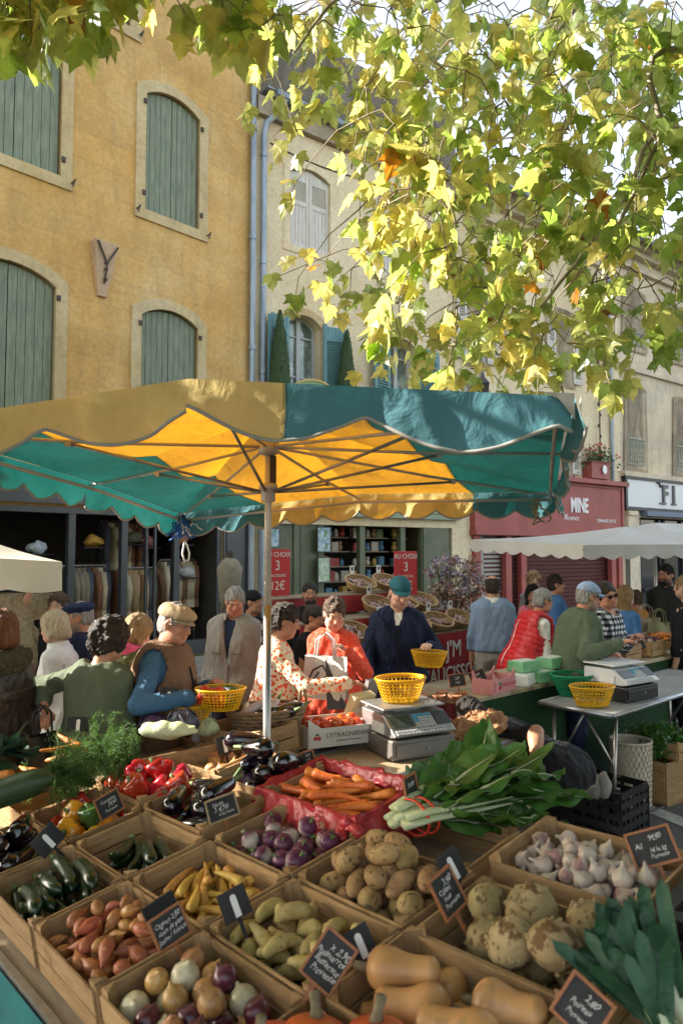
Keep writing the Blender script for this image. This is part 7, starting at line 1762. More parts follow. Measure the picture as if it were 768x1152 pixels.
class Field:
 def __init__(s): s.pr = []
 def cone(s, a, b, ra, rb, k=.03, op='u', flat=None): s.pr.append(('c', A3(*a), A3(*b), ra, rb, k, op, flat)); return s
 def ell(s, c, r, k=.02, op='u', ax=None): s.pr.append(('e', A3(*c), A3(*r), None if ax is None else np.asarray(ax, float), 0, k, op, None)); return s
 def box(s):
  lo = np.full(3, 1e9); hi = -lo
  for p in s.pr:
   if p[6] != 'u': continue
   if p[0] == 'c':
    r = max(p[3], p[4]); lo = np.minimum(lo, np.minimum(p[1], p[2]) - r); hi = np.maximum(hi, np.maximum(p[1], p[2]) + r)
   else: r = p[2].max(); lo = np.minimum(lo, p[1] - r); hi = np.maximum(hi, p[1] + r)
  return lo - .03, hi + .03
 def mesh(s, h=.012, fine=(), hf=.006, grow=0.0, cut=None):
  lo, hi = s.box(); axs = []
  for i in range(3):
   x = lo[i]; g = []
   iv = [(f[0][i], f[1][i]) for f in fine]
   while x < hi[i] + h:
    g.append(x); x += hf if any(a - hf <= x <= b for a, b in iv) else h
   axs.append(np.array(g))
  D = np.full([len(a) for a in axs], 1.0, np.float32)
  for (t, a, b, ra, rb, k, op, fl) in s.pr:
   m = k + 2.5 * h + grow
   if t == 'c': r = max(ra, rb); l_, h_ = np.minimum(a, b) - r - m, np.maximum(a, b) + r + m
   else: l_, h_ = a - b.max() - m, a + b.max() + m
   sl = tuple(slice(max(0, np.searchsorted(axs[i], l_[i]) - 1), np.searchsorted(axs[i], h_[i]) + 1) for i in range(3))
   X, Y, Z = np.meshgrid(axs[0][sl[0]], axs[1][sl[1]], axs[2][sl[2]], indexing='ij')
   if X.size == 0: continue
   if t == 'c':
    ba = b - a; L2 = max(ba @ ba, 1e-9)
    px, py, pz = X - a[0], Y - a[1], Z - a[2]
    tt = np.clip((px * ba[0] + py * ba[1] + pz * ba[2]) / L2, 0, 1)
    dx, dy, dz = px - ba[0] * tt, py - ba[1] * tt, pz - ba[2] * tt
    if fl is not None:
     n, f = fl; dn = dx * n[0] + dy * n[1] + dz * n[2]; e = dn * (1 / f - 1); dx, dy, dz = dx + n[0] * e, dy + n[1] * e, dz + n[2] * e
    d = np.sqrt(dx * dx + dy * dy + dz * dz) - (ra + (rb - ra) * tt)
    if fl is not None: d = d * fl[1] ** .5
   else:
    q = np.stack([X - a[0], Y - a[1], Z - a[2]])
    if ra is not None: q = np.einsum('ij,jxyz->ixyz', ra, q)
    k0 = np.sqrt(((q / b[:, None, None, None]) ** 2).sum(0)); k1 = np.sqrt(((q / (b ** 2)[:, None, None, None]) ** 2).sum(0))
    d = k0 * (k0 - 1) / np.maximum(k1, 1e-6)
   d = d.astype(np.float32) - (grow if op == 'u' else 0)
   E_ = D[sl]
   if op == 'u':
    hh = np.maximum(k - np.abs(E_ - d), 0) / k; D[sl] = np.minimum(E_, d) - hh * hh * k * .25
   else:
    hh = np.maximum(k - np.abs(E_ + d), 0) / k; D[sl] = np.maximum(E_, -d) + hh * hh * k * .25
  if cut is not None:
   X, Y, Z = np.meshgrid(*axs, indexing='ij'); D = np.maximum(D, cut(X, Y, Z).astype(np.float32))
  D[0] = D[-1] = 1; D[:, 0] = D[:, -1] = 1; D[:, :, 0] = D[:, :, -1] = 1
  return nets(D, axs)
def nets(D, axs):
 ins = D < 0
 c = [ins[i:D.shape[0] - 1 + i, j:D.shape[1] - 1 + j, k:D.shape[2] - 1 + k] for i in (0, 1) for j in (0, 1) for k in (0, 1)]
 cnt = sum(x.astype(np.int8) for x in c); act = (cnt > 0) & (cnt < 8)
 I, J, K = np.nonzero(act); n = len(I)
 if n == 0: return np.zeros((0, 3)), np.zeros((0, 4), int)
 idx = np.full(act.shape, -1, np.int64); idx[I, J, K] = np.arange(n)
 cor = [(i, j, k) for i in (0, 1) for j in (0, 1) for k in (0, 1)]
 val = np.stack([D[I + i, J + j, K + k] for i, j, k in cor], 1)
 pos = np.stack([np.stack([axs[0][I + i], axs[1][J + j], axs[2][K + k]], 1) for i, j, k in cor], 1)
 acc = np.zeros((n, 3)); num = np.zeros(n)
 for a in range(8):
  for b in range(a + 1, 8):
   if sum(abs(x - y) for x, y in zip(cor[a], cor[b])) != 1: continue
   m = (val[:, a] < 0) != (val[:, b] < 0)
   t = val[m, a] / (val[m, a] - val[m, b] + 1e-12)
   acc[m] += pos[m, a] * (1 - t[:, None]) + pos[m, b] * t[:, None]; num[m] += 1
 V = acc / np.maximum(num, 1)[:, None]; Fs = []
 for ax in range(3):
  o = [0, 0, 0]; o[ax] = 1
  sh = [D.shape[i] - o[i] for i in range(3)]
  A = ins[:sh[0], :sh[1], :sh[2]]; B = ins[o[0]:, o[1]:, o[2]:]
  i, j, k = np.nonzero(A != B); s = A[i, j, k]
  u, v = [(1, 2), (2, 0), (0, 1)][ax]; du = np.eye(3, dtype=int)[u]; dv = np.eye(3, dtype=int)[v]
  P_ = np.stack([i, j, k], 1); ok = (P_[:, u] > 0) & (P_[:, v] > 0) & (P_[:, u] < act.shape[u]) & (P_[:, v] < act.shape[v]) & (P_[:, ax] < act.shape[ax])
  P_ = P_[ok]; s = s[ok]
  g = lambda q: idx[q[:, 0], q[:, 1], q[:, 2]]
  q = np.stack([g(P_ - du - dv), g(P_ - dv), g(P_), g(P_ - du)], 1)
  q = np.where(s[:, None], q, q[:, ::-1]); Fs.append(q[(q >= 0).all(1)])
 return V, np.concatenate(Fs)
def np_mesh(name, V, Fq, m):
 me = bpy.data.meshes.new(name); n = len(V); k = len(Fq)
 me.vertices.add(n); me.vertices.foreach_set('co', np.asarray(V, np.float32).ravel())
 me.loops.add(4 * k); me.loops.foreach_set('vertex_index', np.asarray(Fq, np.int32).ravel())
 me.polygons.add(k); me.polygons.foreach_set('loop_start', np.arange(0, 4 * k, 4, dtype=np.int32))
 me.polygons.foreach_set('use_smooth', np.ones(k, bool)); me.materials.append(m); me.update(calc_edges=True); me.validate()
 return me
def skin_mat(name, c):
 m, nt, b, out = _nt(name); at = nt.nodes.new('ShaderNodeAttribute'); at.attribute_name = 'paint'
 nt.links.new(at.outputs['Color'], b.inputs['Base Color']); b.inputs['Roughness'].default_value = .5; b.inputs['Specular IOR Level'].default_value = .35
 b.inputs['Subsurface Weight'].default_value = .12; b.inputs['Subsurface Radius'].default_value = (.02, .007, .004)
 return m
m_skin = skin_mat('skin', None)
def cloth(name, c, c2=None, bump=.25, bs=220, rough=.85, folds=.6, fs=9, sheen=.0, spec=.25, pat=None):
 """woven cloth with soft fold shading from a real bump; pat = function(nt, coord) -> colour"""
 if name in MATS: return MATS[name]
 m, nt, b, out = _nt(name); L = nt.links.new
 tc = nt.nodes.new('ShaderNodeTexCoord'); v = tc.outputs['Object']
 n1 = N(nt, 'ShaderNodeTexNoise', Scale=5.0, Detail=5.0); L(v, n1.inputs['Vector'])
 if pat: col = pat(nt, v)
 else: col = ramp(nt, n1.outputs[0], [(.3, c), (.7, c2 or tuple(x * 1.22 + .004 for x in c))]).outputs[0]
 L(col, b.inputs['Base Color']); b.inputs['Roughness'].default_value = rough; b.inputs['Specular IOR Level'].default_value = spec
 n2 = N(nt, 'ShaderNodeTexNoise', Scale=float(bs), Detail=2.0); L(v, n2.inputs['Vector'])
 mp = nt.nodes.new('ShaderNodeMapping'); mp.inputs['Scale'].default_value = (1, 1, .45); L(v, mp.inputs[0])
 n3 = N(nt, 'ShaderNodeTexNoise', Scale=float(fs), Detail=3.0, Distortion=1.2); L(mp.outputs[0], n3.inputs['Vector'])
 b1 = N(nt, 'ShaderNodeBump', Strength=bump, Distance=.003); L(n2.outputs[0], b1.inputs['Height'])
 b2 = N(nt, 'ShaderNodeBump', Strength=folds, Distance=.05); L(n3.outputs[0], b2.inputs['Height']); L(b1.outputs[0], b2.inputs['Normal']); L(b2.outputs[0], b.inputs['Normal'])
 MATS[name] = m; return m
def vor_pat(base, c1, sc, th, c2=None):
 def f(nt, v):
  L = nt.links.new; vo = N(nt, 'ShaderNodeTexVoronoi', Scale=float(sc)); L(v, vo.inputs['Vector'])
  nz = N(nt, 'ShaderNodeTexNoise', Scale=sc * 2.0, Detail=2.0); L(v, nz.inputs['Vector'])
  ad = N(nt, 'ShaderNodeMath', _operation='MULTIPLY_ADD'); ad.inputs[1].default_value = .35; L(nz.outputs[0], ad.inputs[0]); L(vo.outputs['Distance'], ad.inputs[2])
  r = ramp(nt, ad.outputs[0], [(th, (1, 1, 1)), (th + .06, (0, 0, 0))]).outputs[0]
  cc = mix(nt, vo.outputs['Color'], c1, c2) if c2 else c1
  return mix(nt, r, base, cc)
 return f
def check_pat(nt, v):
 L = nt.links.new; sx = nt.nodes.new('ShaderNodeSeparateXYZ'); L(v, sx.inputs[0]); outs = []
 xy = N(nt, 'ShaderNodeMath', _operation='MULTIPLY_ADD'); L(sx.outputs[1], xy.inputs[0]); xy.inputs[1].default_value = .7; L(sx.outputs[0], xy.inputs[2])
 for s in (xy.outputs[0], sx.outputs[2]):
  m = N(nt, 'ShaderNodeMath', _operation='MULTIPLY'); L(s, m.inputs[0]); m.inputs[1].default_value = 22.0
  f = N(nt, 'ShaderNodeMath', _operation='FRACT'); L(m.outputs[0], f.inputs[0]); g = N(nt, 'ShaderNodeMath', _operation='GREATER_THAN'); L(f.outputs[0], g.inputs[0]); g.inputs[1].default_value = .5; outs.append(g.outputs[0])
 a = N(nt, 'ShaderNodeMath', _operation='ADD'); L(outs[0], a.inputs[0]); L(outs[1], a.inputs[1]); h = N(nt, 'ShaderNodeMath', _operation='MULTIPLY'); L(a.outputs[0], h.inputs[0]); h.inputs[1].default_value = .5
 return ramp(nt, h.outputs[0], [(0, (.010, .011, .014)), (.5, (.13, .14, .16)), (1, (.68, .69, .70))]).outputs[0]
def hair_mat(name, c, c2):
 return mat(name, c, .5, c2, 30, 4, .8, 90, .4, stretch=(3, 3, .6), bstretch=(4, 4, .7))
H_GREY = hair_mat('grey_hair', (.22, .21, .20), (.45, .44, .42)); H_WHITE = hair_mat('white_blond_hair', (.45, .36, .22), (.68, .58, .42)); H_DARK = hair_mat('dark_brown_hair', (.018, .012, .009), (.05, .032, .022))
H_RED = hair_mat('auburn_hair', (.12, .04, .015), (.26, .10, .04)); H_BLOND = hair_mat('blond_hair', (.25, .15, .06), (.45, .30, .14)); H_BLACK = hair_mat('black_hair', (.008, .007, .007), (.022, .018, .016)); H_BROWN = hair_mat('brown_hair', (.06, .033, .018), (.14, .08, .045))
def person(px, ytop, d, face, label, skin=(.50, .27, .17), fem=False, lean=0.0, hyaw=0.0, hpitch=0.0, hair=None, hs='short', hat=None, top=None, sleeve=1.0, hem=.0, loose=.02, vest=None, sleeve_m=None, trousers=None, skirt=None,
           hands=(None, None), glasses=None, beard=None, scarf=None, width=1.0, collar=False, strap=None, H=None, open_front=None, headroll=0.0, belly=0.0, bag=None, detail=1, neckopen=.0, legs=True, extra=None, elbow=(None, None), puffer=False, fur=None, sit=0.0, trim=()):
 """px, ytop, d: photo column and row of the top of the head, and depth.  face: heading in degrees, 0 = away, 90 = left, 180 = towards the camera, 270 = right.
 hands: world targets or None (hanging)."""
 topw = P(px, ytop, d); width *= .86; loose *= .72
 le = radians(lean); hatup = .03 if hat else .012
 if H is None: H = (topw[2] - hatup) / (.52 + .48 * cos(le * .92))
 H = max(1.2, min(1.92, H))
 rz = radians(face)
 fw = A3(-sin(rz), cos(rz), 0)
 ox = topw[:2] - fw[:2] * (.46 * H * sin(le) + .03)
 zoff = topw[2] - hatup - H * (.52 + .48 * cos(le * .92))
 e = empty('person', (ox[0], ox[1], max(0.0, zoff) if sit == 0 else zoff), label, 'person', None, rz)
 base = A3(ox[0], ox[1], zoff)
 Rm = A3([cos(rz), sin(rz), 0], [-sin(rz), cos(rz), 0], [0, 0, 1])
 loc = lambda w: Rm @ (np.asarray(w, float) - base)
 sc = H / 1.75; w_ = width * (.90 if fem else 1.0) * sc
 up = A3(0, sin(le), cos(le)); fo = A3(0, cos(le), -sin(le)); X = A3(1, 0, 0)
 hip = A3(0, 0, .525 * H)
 T = lambda s, x=0, y=0: hip + up * s * sc + X * x * sc + fo * y * sc
 if fem: st = [(-.08, .075, .100, 0), (0, .082, .105, -.01), (.10, .052, .092, .0), (.18, .045, .086, .01), (.28, .060, .094, .018), (.36, .070, .076, 0), (.41, .066, .054, -.006), (.45, .036, .045, -.01)]
 else: st = [(-.08, .070, .098, 0), (0, .070, .104, 0), (.10, .066, .100, .005), (.19, .072, .100, .01), (.29, .082, .102, .012), (.37, .092, .086, 0), (.42, .088, .062, -.008), (.462, .05, .050, -.012)]
 st = [(a, b * width, r * (.5 + .5 * width) + belly * max(0, 1 - abs(a - .12) / .18) * .6, y + belly * max(0, 1 - abs(a - .12) / .18)) for a, b, r, y in st]
 def torso(Fd, g=0.0, lo=-9, shrink=1.0):
  for i in range(len(st) - 1):
   for q in (0, .5):
    a, b, r, y = [st[i][j] * (1 - q) + st[i + 1][j] * q for j in range(4)]
    if a < lo: continue
    Fd.cone(T(a, -b, y), T(a, b, y), (r * shrink + g) * sc, (r * shrink + g) * sc, .05)
 sho = [T(.412, s * ((.156 if not fem else .138) * (.35 + .65 * width) + loose * .3), -.005) for s in (-1, 1)]
 ua, fa = .295 * sc, .255 * sc
 el, wr, hd = [], [], []
 for i in (0, 1):
  s = -1 if i == 0 else 1; S_ = sho[i]
  if hands[i] is None:
   d1 = nrm(A3(s * .17, -.03, -1)); d2 = nrm(A3(s * .03, .25, -1)); E_ = S_ + d1 * ua; W_ = E_ + d2 * fa
  else:
   tg = loc(hands[i]); v = tg - S_; Lv_ = np.linalg.norm(v); mx = (ua + fa + .06 * sc) * .985
   if Lv_ > mx: v = v / Lv_ * mx; Lv_ = mx
   dv = v / Lv_; fa2 = fa + .06 * sc; c = (ua * ua + Lv_ * Lv_ - fa2 * fa2) / (2 * ua * Lv_); c = max(-1, min(1, c)); s2 = sqrt(1 - c * c)
   hint = A3(s * .55, -.55, -.75) if elbow[i] is None else A3(*elbow[i])
   perp = hint - dv * (hint @ dv); perp = nrm(perp)
   E_ = S_ + dv * ua * c + perp * ua * s2; W_ = E_ + nrm(S_ + v - E_) * fa
  el.append(E_); wr.append(W_); hd.append(nrm(W_ - E_))
 hy, hp, hr = radians(hyaw), radians(hpitch), radians(headroll)
 fH = A3(sin(-hy) * cos(hp), cos(hy) * cos(hp), -sin(hp)); xH = nrm(np.cross(fH, A3(0, 0, 1))); zH = np.cross(xH, fH)
 xH, zH = xH * cos(hr) - zH * sin(hr), zH * cos(hr) + xH * sin(hr)
 neck0 = T(.455, 0, -.01); hh = H * .123
 zc = neck0 + up * .075 * sc + fH * .03 * sc + zH * .108 * sc
 hs_ = hh / .235
 HA = np.array([xH, fH, zH])
 hd_ = lambda x, y, z: zc + (xH * x + fH * y + zH * z) * hs_
 B = Field()
 torso(B, shrink=.88); k = .02
 B.cone(neck0 - up * .03, hd_(0, -.02, -.06), .062 * sc * (.86 if fem else 1), .055 * sc * (.86 if fem else 1), .03)
 B.ell(hd_(0, -.012, .03), A3(.074, .094, .090) * hs_, .02, ax=HA)
 B.ell(hd_(0, .022, -.035), A3(.058, .070, .080) * hs_, .03, ax=HA)          # face
 B.ell(hd_(0, .052, -.098), A3(.030, .030, .022) * hs_, .03, ax=HA)          # chin
 for s in (-1, 1):
  B.ell(hd_(s * .048, .03, -.075), A3(.022, .04, .026) * hs_, .03, ax=HA)  # jaw
  B.ell(hd_(s * .037, .066, -.026), A3(.021, .018, .016) * hs_, .02, ax=HA) # cheek bone
  B.ell(hd_(s * .030, .098, .008), A3(.017, .013, .009) * hs_, .012, 's', HA)  # eye socket
  B.ell(hd_(s * .029, .083, .006), A3(.0135, .0115, .010) * hs_, .004, ax=HA)
  B.cone(hd_(s * .013, .089, .024), hd_(s * .047, .076, .023), .0075 * hs_, .006 * hs_, .012)      # brow ridge
  B.ell(hd_(s * .077, -.012, -.008), A3(.009, .020, .031) * hs_, .008, ax=HA)
  B.ell(hd_(s * .085, -.004, -.006), A3(.006, .010, .017) * hs_, .005, 's', HA)
 B.cone(hd_(0, .090, .012), hd_(0, .106, -.030), .0085 * hs_, .0125 * hs_, .012)
 for s in (-1, 1): B.ell(hd_(s * .010, .098, -.034), A3(.008, .009, .007) * hs_, .006, ax=HA)
 B.ell(hd_(0, .083, -.060), A3(.023, .012, .0065) * hs_, .008, ax=HA); B.ell(hd_(0, .082, -.073), A3(.020, .012, .007) * hs_, .008, ax=HA)
 B.ell(hd_(0, .0955, -.0665), A3(.022, .006, .0018) * hs_, .003, 's', HA)
 fine = []; lo_ = zc - .15 * hs_; fine.append((lo_, zc + .13 * hs_))
 for i in (0, 1):
  s = -1 if i == 0 else 1; S_, E_, W_, D_ = sho[i], el[i], wr[i], hd[i]; f = .86 if fem else 1.0
  B.cone(neck0 - up * .012, S_, .046 * sc * f, .044 * sc * f, .03); B.cone(S_, E_, .048 * sc * f, .040 * sc * f, .03); B.cone(E_, W_, .040 * sc * f, .026 * sc * f, .02)
  B.ell(E_ * .75 + W_ * .25, A3(1, 1, 1) * .041 * sc * f, .03)
  palmn = nrm(np.cross(D_, A3(0, 1, 0) if abs(D_[2]) > .7 else A3(0, 0, 1))) if hands[i] is None else nrm(A3(0, 0, -1) - D_ * (-D_[2]))
  if hands[i] is None: palmn = nrm(A3(-s, 0, 0) - D_ * (D_ @ A3(-s, 0, 0)))
  sd = np.cross(D_, palmn) * (1 if True else 1); hs2 = sc * (.9 if fem else 1.0)
  p0 = W_ + D_ * .015 * hs2; p1 = W_ + D_ * .085 * hs2
  B.cone(p0, p1 - D_ * .008, .024 * hs2, .030 * hs2, .015, flat=(palmn, .5))
  for j in range(4):
   o = (j - 1.5) * .0185 * hs2; b0 = p1 + sd * o - D_ * .012 * hs2; ln = (.072, .082, .077, .060)[j] * hs2
   cu = .5 + .1 * j; m1 = b0 + nrm(D_ + palmn * cu * .6) * ln * .52; m2 = m1 + nrm(D_ + palmn * cu * 1.9) * ln * .48
   B.cone(b0, m1, .0095 * hs2, .0085 * hs2, .006); B.cone(m1, m2, .0085 * hs2, .007 * hs2, .005)
  ts = -1 if (sd @ (fo if hands[i] is None else A3(-s, .3, .2))) < 0 else 1
  t0 = p0 + sd * ts * .020 * hs2; t1 = t0 + nrm(D_ * .8 + sd * ts * .75 + palmn * .4) * .042 * hs2; t2 = t1 + nrm(D_ + palmn * .7) * .028 * hs2
  B.cone(t0, t1, .0125 * hs2, .0105 * hs2, .01); B.cone(t1, t2, .0105 * hs2, .0085 * hs2, .006)
  if detail: c_ = W_ + D_ * .09; fine.append((c_ - .095, c_ + .095))
 hipw = .088 * sc * width
 ankles = []
 for s in (-1, 1):
  h0 = hip + A3(s * hipw, 0, -.03); kn = A3(s * hipw * 1.05, .03 + sit * .4, .285 * H); an = A3(s * hipw * 1.1, -.02, .05 * H)
  if sit: kn = A3(s * hipw * 1.3, .30, .50 * H); an = A3(s * hipw * 1.2, .16, .10 * H)
  ankles.append((h0, kn, an))
  B.cone(h0, kn, .082 * sc, .054 * sc, .05); B.cone(kn, an, .054 * sc, .036 * sc, .03); B.cone(an + A3(0, -.03, -.05 * H + .035), an + A3(s * .02, .14 * sc, -.05 * H + .028), .034 * sc, .028 * sc, .03)
 Vb, Fb = B.mesh(.014 if detail else .018, fine if detail else fine[:1], .0052 if detail else .008)
 me = np_mesh('body', Vb, Fb, m_skin)
 q = (Vb - zc) @ HA.T / hs_
 x, y, z = np.abs(q[:, 0]), q[:, 1], q[:, 2]
 C = np.ones((len(Vb), 4)); base_c = np.array(skin)
 nv = wob(Vb, 18, 3)[:, None]; C[:, :3] = base_c * (1 + .10 * nv)
 face_m = (y > .045) & (np.abs(z) < .13)
 red = np.exp(-(((x - .04) / .022) ** 2 + ((z + .03) / .022) ** 2)) * face_m + .8 * np.exp(-((x / .016) ** 2 + ((z + .03) / .016) ** 2)) * face_m
 C[:, :3] *= 1 - red[:, None] * np.array([.03, .20, .22])
 lips = np.exp(-((x / .021) ** 4 + ((z + .0665) / .0095) ** 4)) * face_m; C[:, :3] = C[:, :3] * (1 - lips[:, None] * .75) + np.array([.36, .10, .085]) * lips[:, None] * .75
 if beard is not None:
  bm = ((z < -.035) & (y > -.02) & (z > -.135)) * np.clip((.0 - z - .035) / .02, 0, 1) * (1 - lips); bm = np.clip(bm, 0, 1)
  C[:, :3] = C[:, :3] * (1 - .7 * bm[:, None]) + np.array(beard) * .7 * bm[:, None]
 hc = (.10, .07, .05) if hair is None else ((.25, .24, .22) if hair is H_GREY else ((.3, .22, .13) if hair in (H_WHITE, H_BLOND) else (.03, .02, .014)))
 brow = np.exp(-(((x - .030) / .018) ** 4 + ((z - .0265 - .1 * (x - .03)) / .0042) ** 2)) * face_m; C[:, :3] = C[:, :3] * (1 - brow[:, None] * .8) + np.array(hc) * brow[:, None] * .8
 eye = np.exp(-(((x - .029) / .0135) ** 4 + ((z - .005) / .0048) ** 4)) * face_m; C[:, :3] = C[:, :3] * (1 - eye[:, None]) + np.array([.50, .47, .44]) * eye[:, None]
 iris = np.exp(-(((x - .029) / .006) ** 4 + ((z - .005) / .0058) ** 4)) * face_m; C[:, :3] = C[:, :3] * (1 - iris[:, None]) + np.array([.02, .014, .01]) * iris[:, None]
 lid = np.exp(-(((x - .029) / .016) ** 4 + ((z - .0112) / .0022) ** 2)) * face_m; C[:, :3] = C[:, :3] * (1 - lid[:, None] * .7) + np.array([.04, .02, .015]) * lid[:, None] * .7
 at = me.color_attributes.new('paint', 'FLOAT_COLOR', 'POINT'); at.data.foreach_set('color', np.clip(C, 0, 1).astype(np.float32).ravel())
 link('body', me, e)
 g = .012 if detail else .015
 def folded(V, amp, sd_):
  V = np.asarray(V); return V
 def garment(name, Fd, m, h=.013, cut=None, amp=.006, seed=0, hold=None):
  V, Fq = Fd.mesh(h, cut=cut)
  if len(V) == 0: return None
  me = np_mesh(name, V, Fq, m); n = len(V)
  no = np.empty(n * 3); me.vertices.foreach_get('normal', no); no = no.reshape(-1, 3)
  st_ = V * A3(1, 1, .55); w1 = wob(st_, 26, seed) * .6 + wob(st_, 55, seed + 2) * .4
  V2 = V + no * (np.maximum(w1, -.8) * amp)[:, None]
  if puffer:
   if name in ('vest', 'puffer_jacket'): V2 = V2 + no * (np.abs(np.sin(((V - hip) @ up) * 2 * pi / .092)) ** .55 * .016 - .008)[:, None]
  me.vertices.foreach_set('co', V2.astype(np.float32).ravel()); me.update(); return link(name, me, e)
 if trousers is not None:
  Fd = Field()
  for h0, kn, an in ankles: Fd.cone(h0, kn, .094 * sc, .072 * sc, .04); Fd.cone(kn, an + A3(0, 0, .0), .070 * sc, .056 * sc, .03)
  for a, b, r, y in st[:3]:
   if a <= .06: Fd.cone(T(a, -b, y), T(a, b, y), (r + .008) * sc, (r + .008) * sc, .04)
  garment('trousers', Fd, trousers, .016, amp=.006, seed=5)
 if skirt is not None:
  Fd = Field()
  for zz, r in ((.0, .12), (-.15, .135), (-.30, .15), (-.42, .16)): Fd.cone(hip + A3(-.07, 0, zz) * sc, hip + A3(.07, 0, zz) * sc, r * sc, r * sc, .06)
  garment('skirt', Fd, skirt, .018, amp=.012, seed=9)
 Fd = Field()
 for s, (h0, kn, an) in zip((-1, 1), ankles): Fd.cone(an + A3(0, -.03, -.05 * H + .04), an + A3(s * .02, .15 * sc, -.05 * H + .032), .042 * sc, .036 * sc, .03); Fd.cone(an, an + A3(0, -.02, -.04), .045 * sc, .045 * sc, .03)
 sb_ = -zoff if zoff < 0 else 0
 garment('shoes', Fd, mat('dark_shoe', (.02, .017, .015), .5), .016, cut=lambda X, Y, Z: -Z + .001, amp=.001)
 def topfield(gr, slv=sleeve, lo=-9):
  Fd = Field(); torso(Fd, gr, lo)
  if slv == 0:
   for i in (0, 1): Fd.cone(neck0 - up * .012, sho[i], (.048 + gr * .4) * sc, (.046 + gr * .6) * sc, .03)
  if hem > 0:
   for q in np.linspace(.02, hem, 5): Fd.cone(hip - A3(0, 0, q) * sc + A3(-.085 * width, 0, 0) * sc, hip - A3(0, 0, q) * sc + A3(.085 * width, 0, 0) * sc, (.118 + gr + .03 * q) * sc, (.118 + gr + .03 * q) * sc, .05)
  if slv > 0:
   for i in (0, 1):
    f = .86 if fem else 1.0
    Fd.cone(neck0 - up * .012, sho[i], (.048 + gr * .5) * sc * f, (.046 + gr) * sc * f, .03)
    Fd.cone(sho[i], el[i] if slv > .5 else sho[i] * (1 - slv * 2) + el[i] * slv * 2, (.046 + gr * .75) * sc * f, (.041 + gr * .75) * sc * f, .014)
    if slv > .5: Fd.cone(el[i], el[i] + (wr[i] - el[i]) * min(1, (slv - .5) * 2), (.043 + gr * .9) * sc * f, (.034 + gr * .7) * sc * f, .012)
  return Fd
 nz_ = lambda X_, Y_, Z_: ((X_ - neck0[0]) ** 2 + (Y_ - neck0[1]) ** 2 + (Z_ - neck0[2] - .02) ** 2)
 def cutf(X_, Y_, Z_, rad=.075 + neckopen):
  n0 = neck0 + up * .052 * sc; d_ = (X_ - n0[0]) * up[0] + (Y_ - n0[1]) * up[1] + (Z_ - n0[2]) * up[2]
  hemz = hip[2] - (hem if hem > 0 else .0) * sc - .02
  c1 = d_ - .012
  if neckopen: c1 = np.maximum(c1, rad * sc - np.sqrt((X_ - neck0[0]) ** 2 + ((Y_ - neck0[1] - fo[1] * .03)) ** 2 + (Z_ - neck0[2] - .045) ** 2))
  return np.maximum(c1, hemz - Z_)
 tm = top
 if vest is not None:
  if sleeve_m is not None: garment('shirt', topfield(loose * .6), sleeve_m, cut=cutf, seed=int(px) % 11)
  def vcut(X_, Y_, Z_):
   c = cutf(X_, Y_, Z_)
   for i in (0, 1):
    s = -1 if i == 0 else 1; ar = sho[i] + A3(s * .035, 0, -.02); c = np.maximum(c, .098 * sc - np.sqrt((X_ - ar[0]) ** 2 * .55 + (Y_ - ar[1]) ** 2 * 1.3 + (Z_ - ar[2] + .0) ** 2 * .8))
   if open_front:
    yy = (Y_ - hip[1]) * fo[1] + (Z_ - hip[2]) * fo[2]; c = np.maximum(c, np.where(yy > .0, open_front - np.abs(X_ + 0), -1))
   return c
  garment('vest', topfield(loose + .014, 0), vest, cut=vcut, seed=4, amp=.007)
 elif top is not None:
  def tcut(X_, Y_, Z_):
   c = cutf(X_, Y_, Z_)
   if open_front:
    yy = (Y_ - neck0[1]) * fo[1] + (Z_ - neck0[2]) * fo[2]; zz = (Z_ - hip[2]) / (.46 * sc); c = np.maximum(c, np.where(yy > .0, open_front * np.clip((zz - (.35 if open_front > .03 else .80)) * (1.6 if open_front > .03 else 6), 0, 1) - np.abs(X_), -1))
   return c
  garment('top', topfield(loose), top, cut=tcut, seed=int(px) % 13, amp=.009)
  if open_front: garment('undershirt', topfield(.006, 0, .1), sleeve_m or cloth('navy_undershirt', (.012, .02, .05)), cut=cutf, amp=.002)
 if collar:
  cm = collar if collar is not True else (sleeve_m if vest is not None and sleeve_m is not None else top)
  mb = MB(); R0 = .070 * sc * (.9 if fem else 1)
  def col(a, b):
   an = pi * .5 + .35 + (2 * pi - .7) * a; r = R0 * (1.02 + .22 * b * (1 if b > .4 else .3)) ; hgt = .045 * (1 - abs(2 * b - .8))
   return neck0 + up * (.030 + hgt) * sc + (X * cos(an) + fo * sin(an)) * r * 1.08 + fo * .012
  mb.grid(col, 26, 5); mb.build('collar', cm, e, True)
 if fur is not None:
  Fd = Field()
  for a in np.linspace(0, 2 * pi, 15)[:-1]: Fd.cone(neck0 + up * .02 + (X * cos(a) + fo * sin(a)) * .095 * sc, neck0 + up * .045 + (X * cos(a + .4) + fo * sin(a + .4)) * .095 * sc, .042, .042, .03)
  V, Fq = Fd.mesh(.012); me = np_mesh('fur_collar', V, Fq, fur); jitter_mesh(me, .012, 60, 2); link('fur_collar', me, e)
 if scarf is not None:
  Fd = Field()
  for a in np.linspace(0, 2 * pi, 13)[:-1]: Fd.cone(neck0 + up * .03 + (X * cos(a) + fo * sin(a)) * .075 * sc, neck0 + up * (.05 + .02 * sin(3 * a)) + (X * cos(a + .5) + fo * sin(a + .5)) * .075 * sc, .030, .030, .015)
  Fd.cone(neck0 + fo * .09, neck0 + fo * .13 - up * .16 + X * .02, .03, .038, .02)
  V, Fq = Fd.mesh(.011); me = np_mesh('scarf', V, Fq, scarf); jitter_mesh(me, .006, 40, 1); link('scarf', me, e)
 gm = next((o for o in e.children if o.name.split('.')[0] in ('vest', 'top')), None)
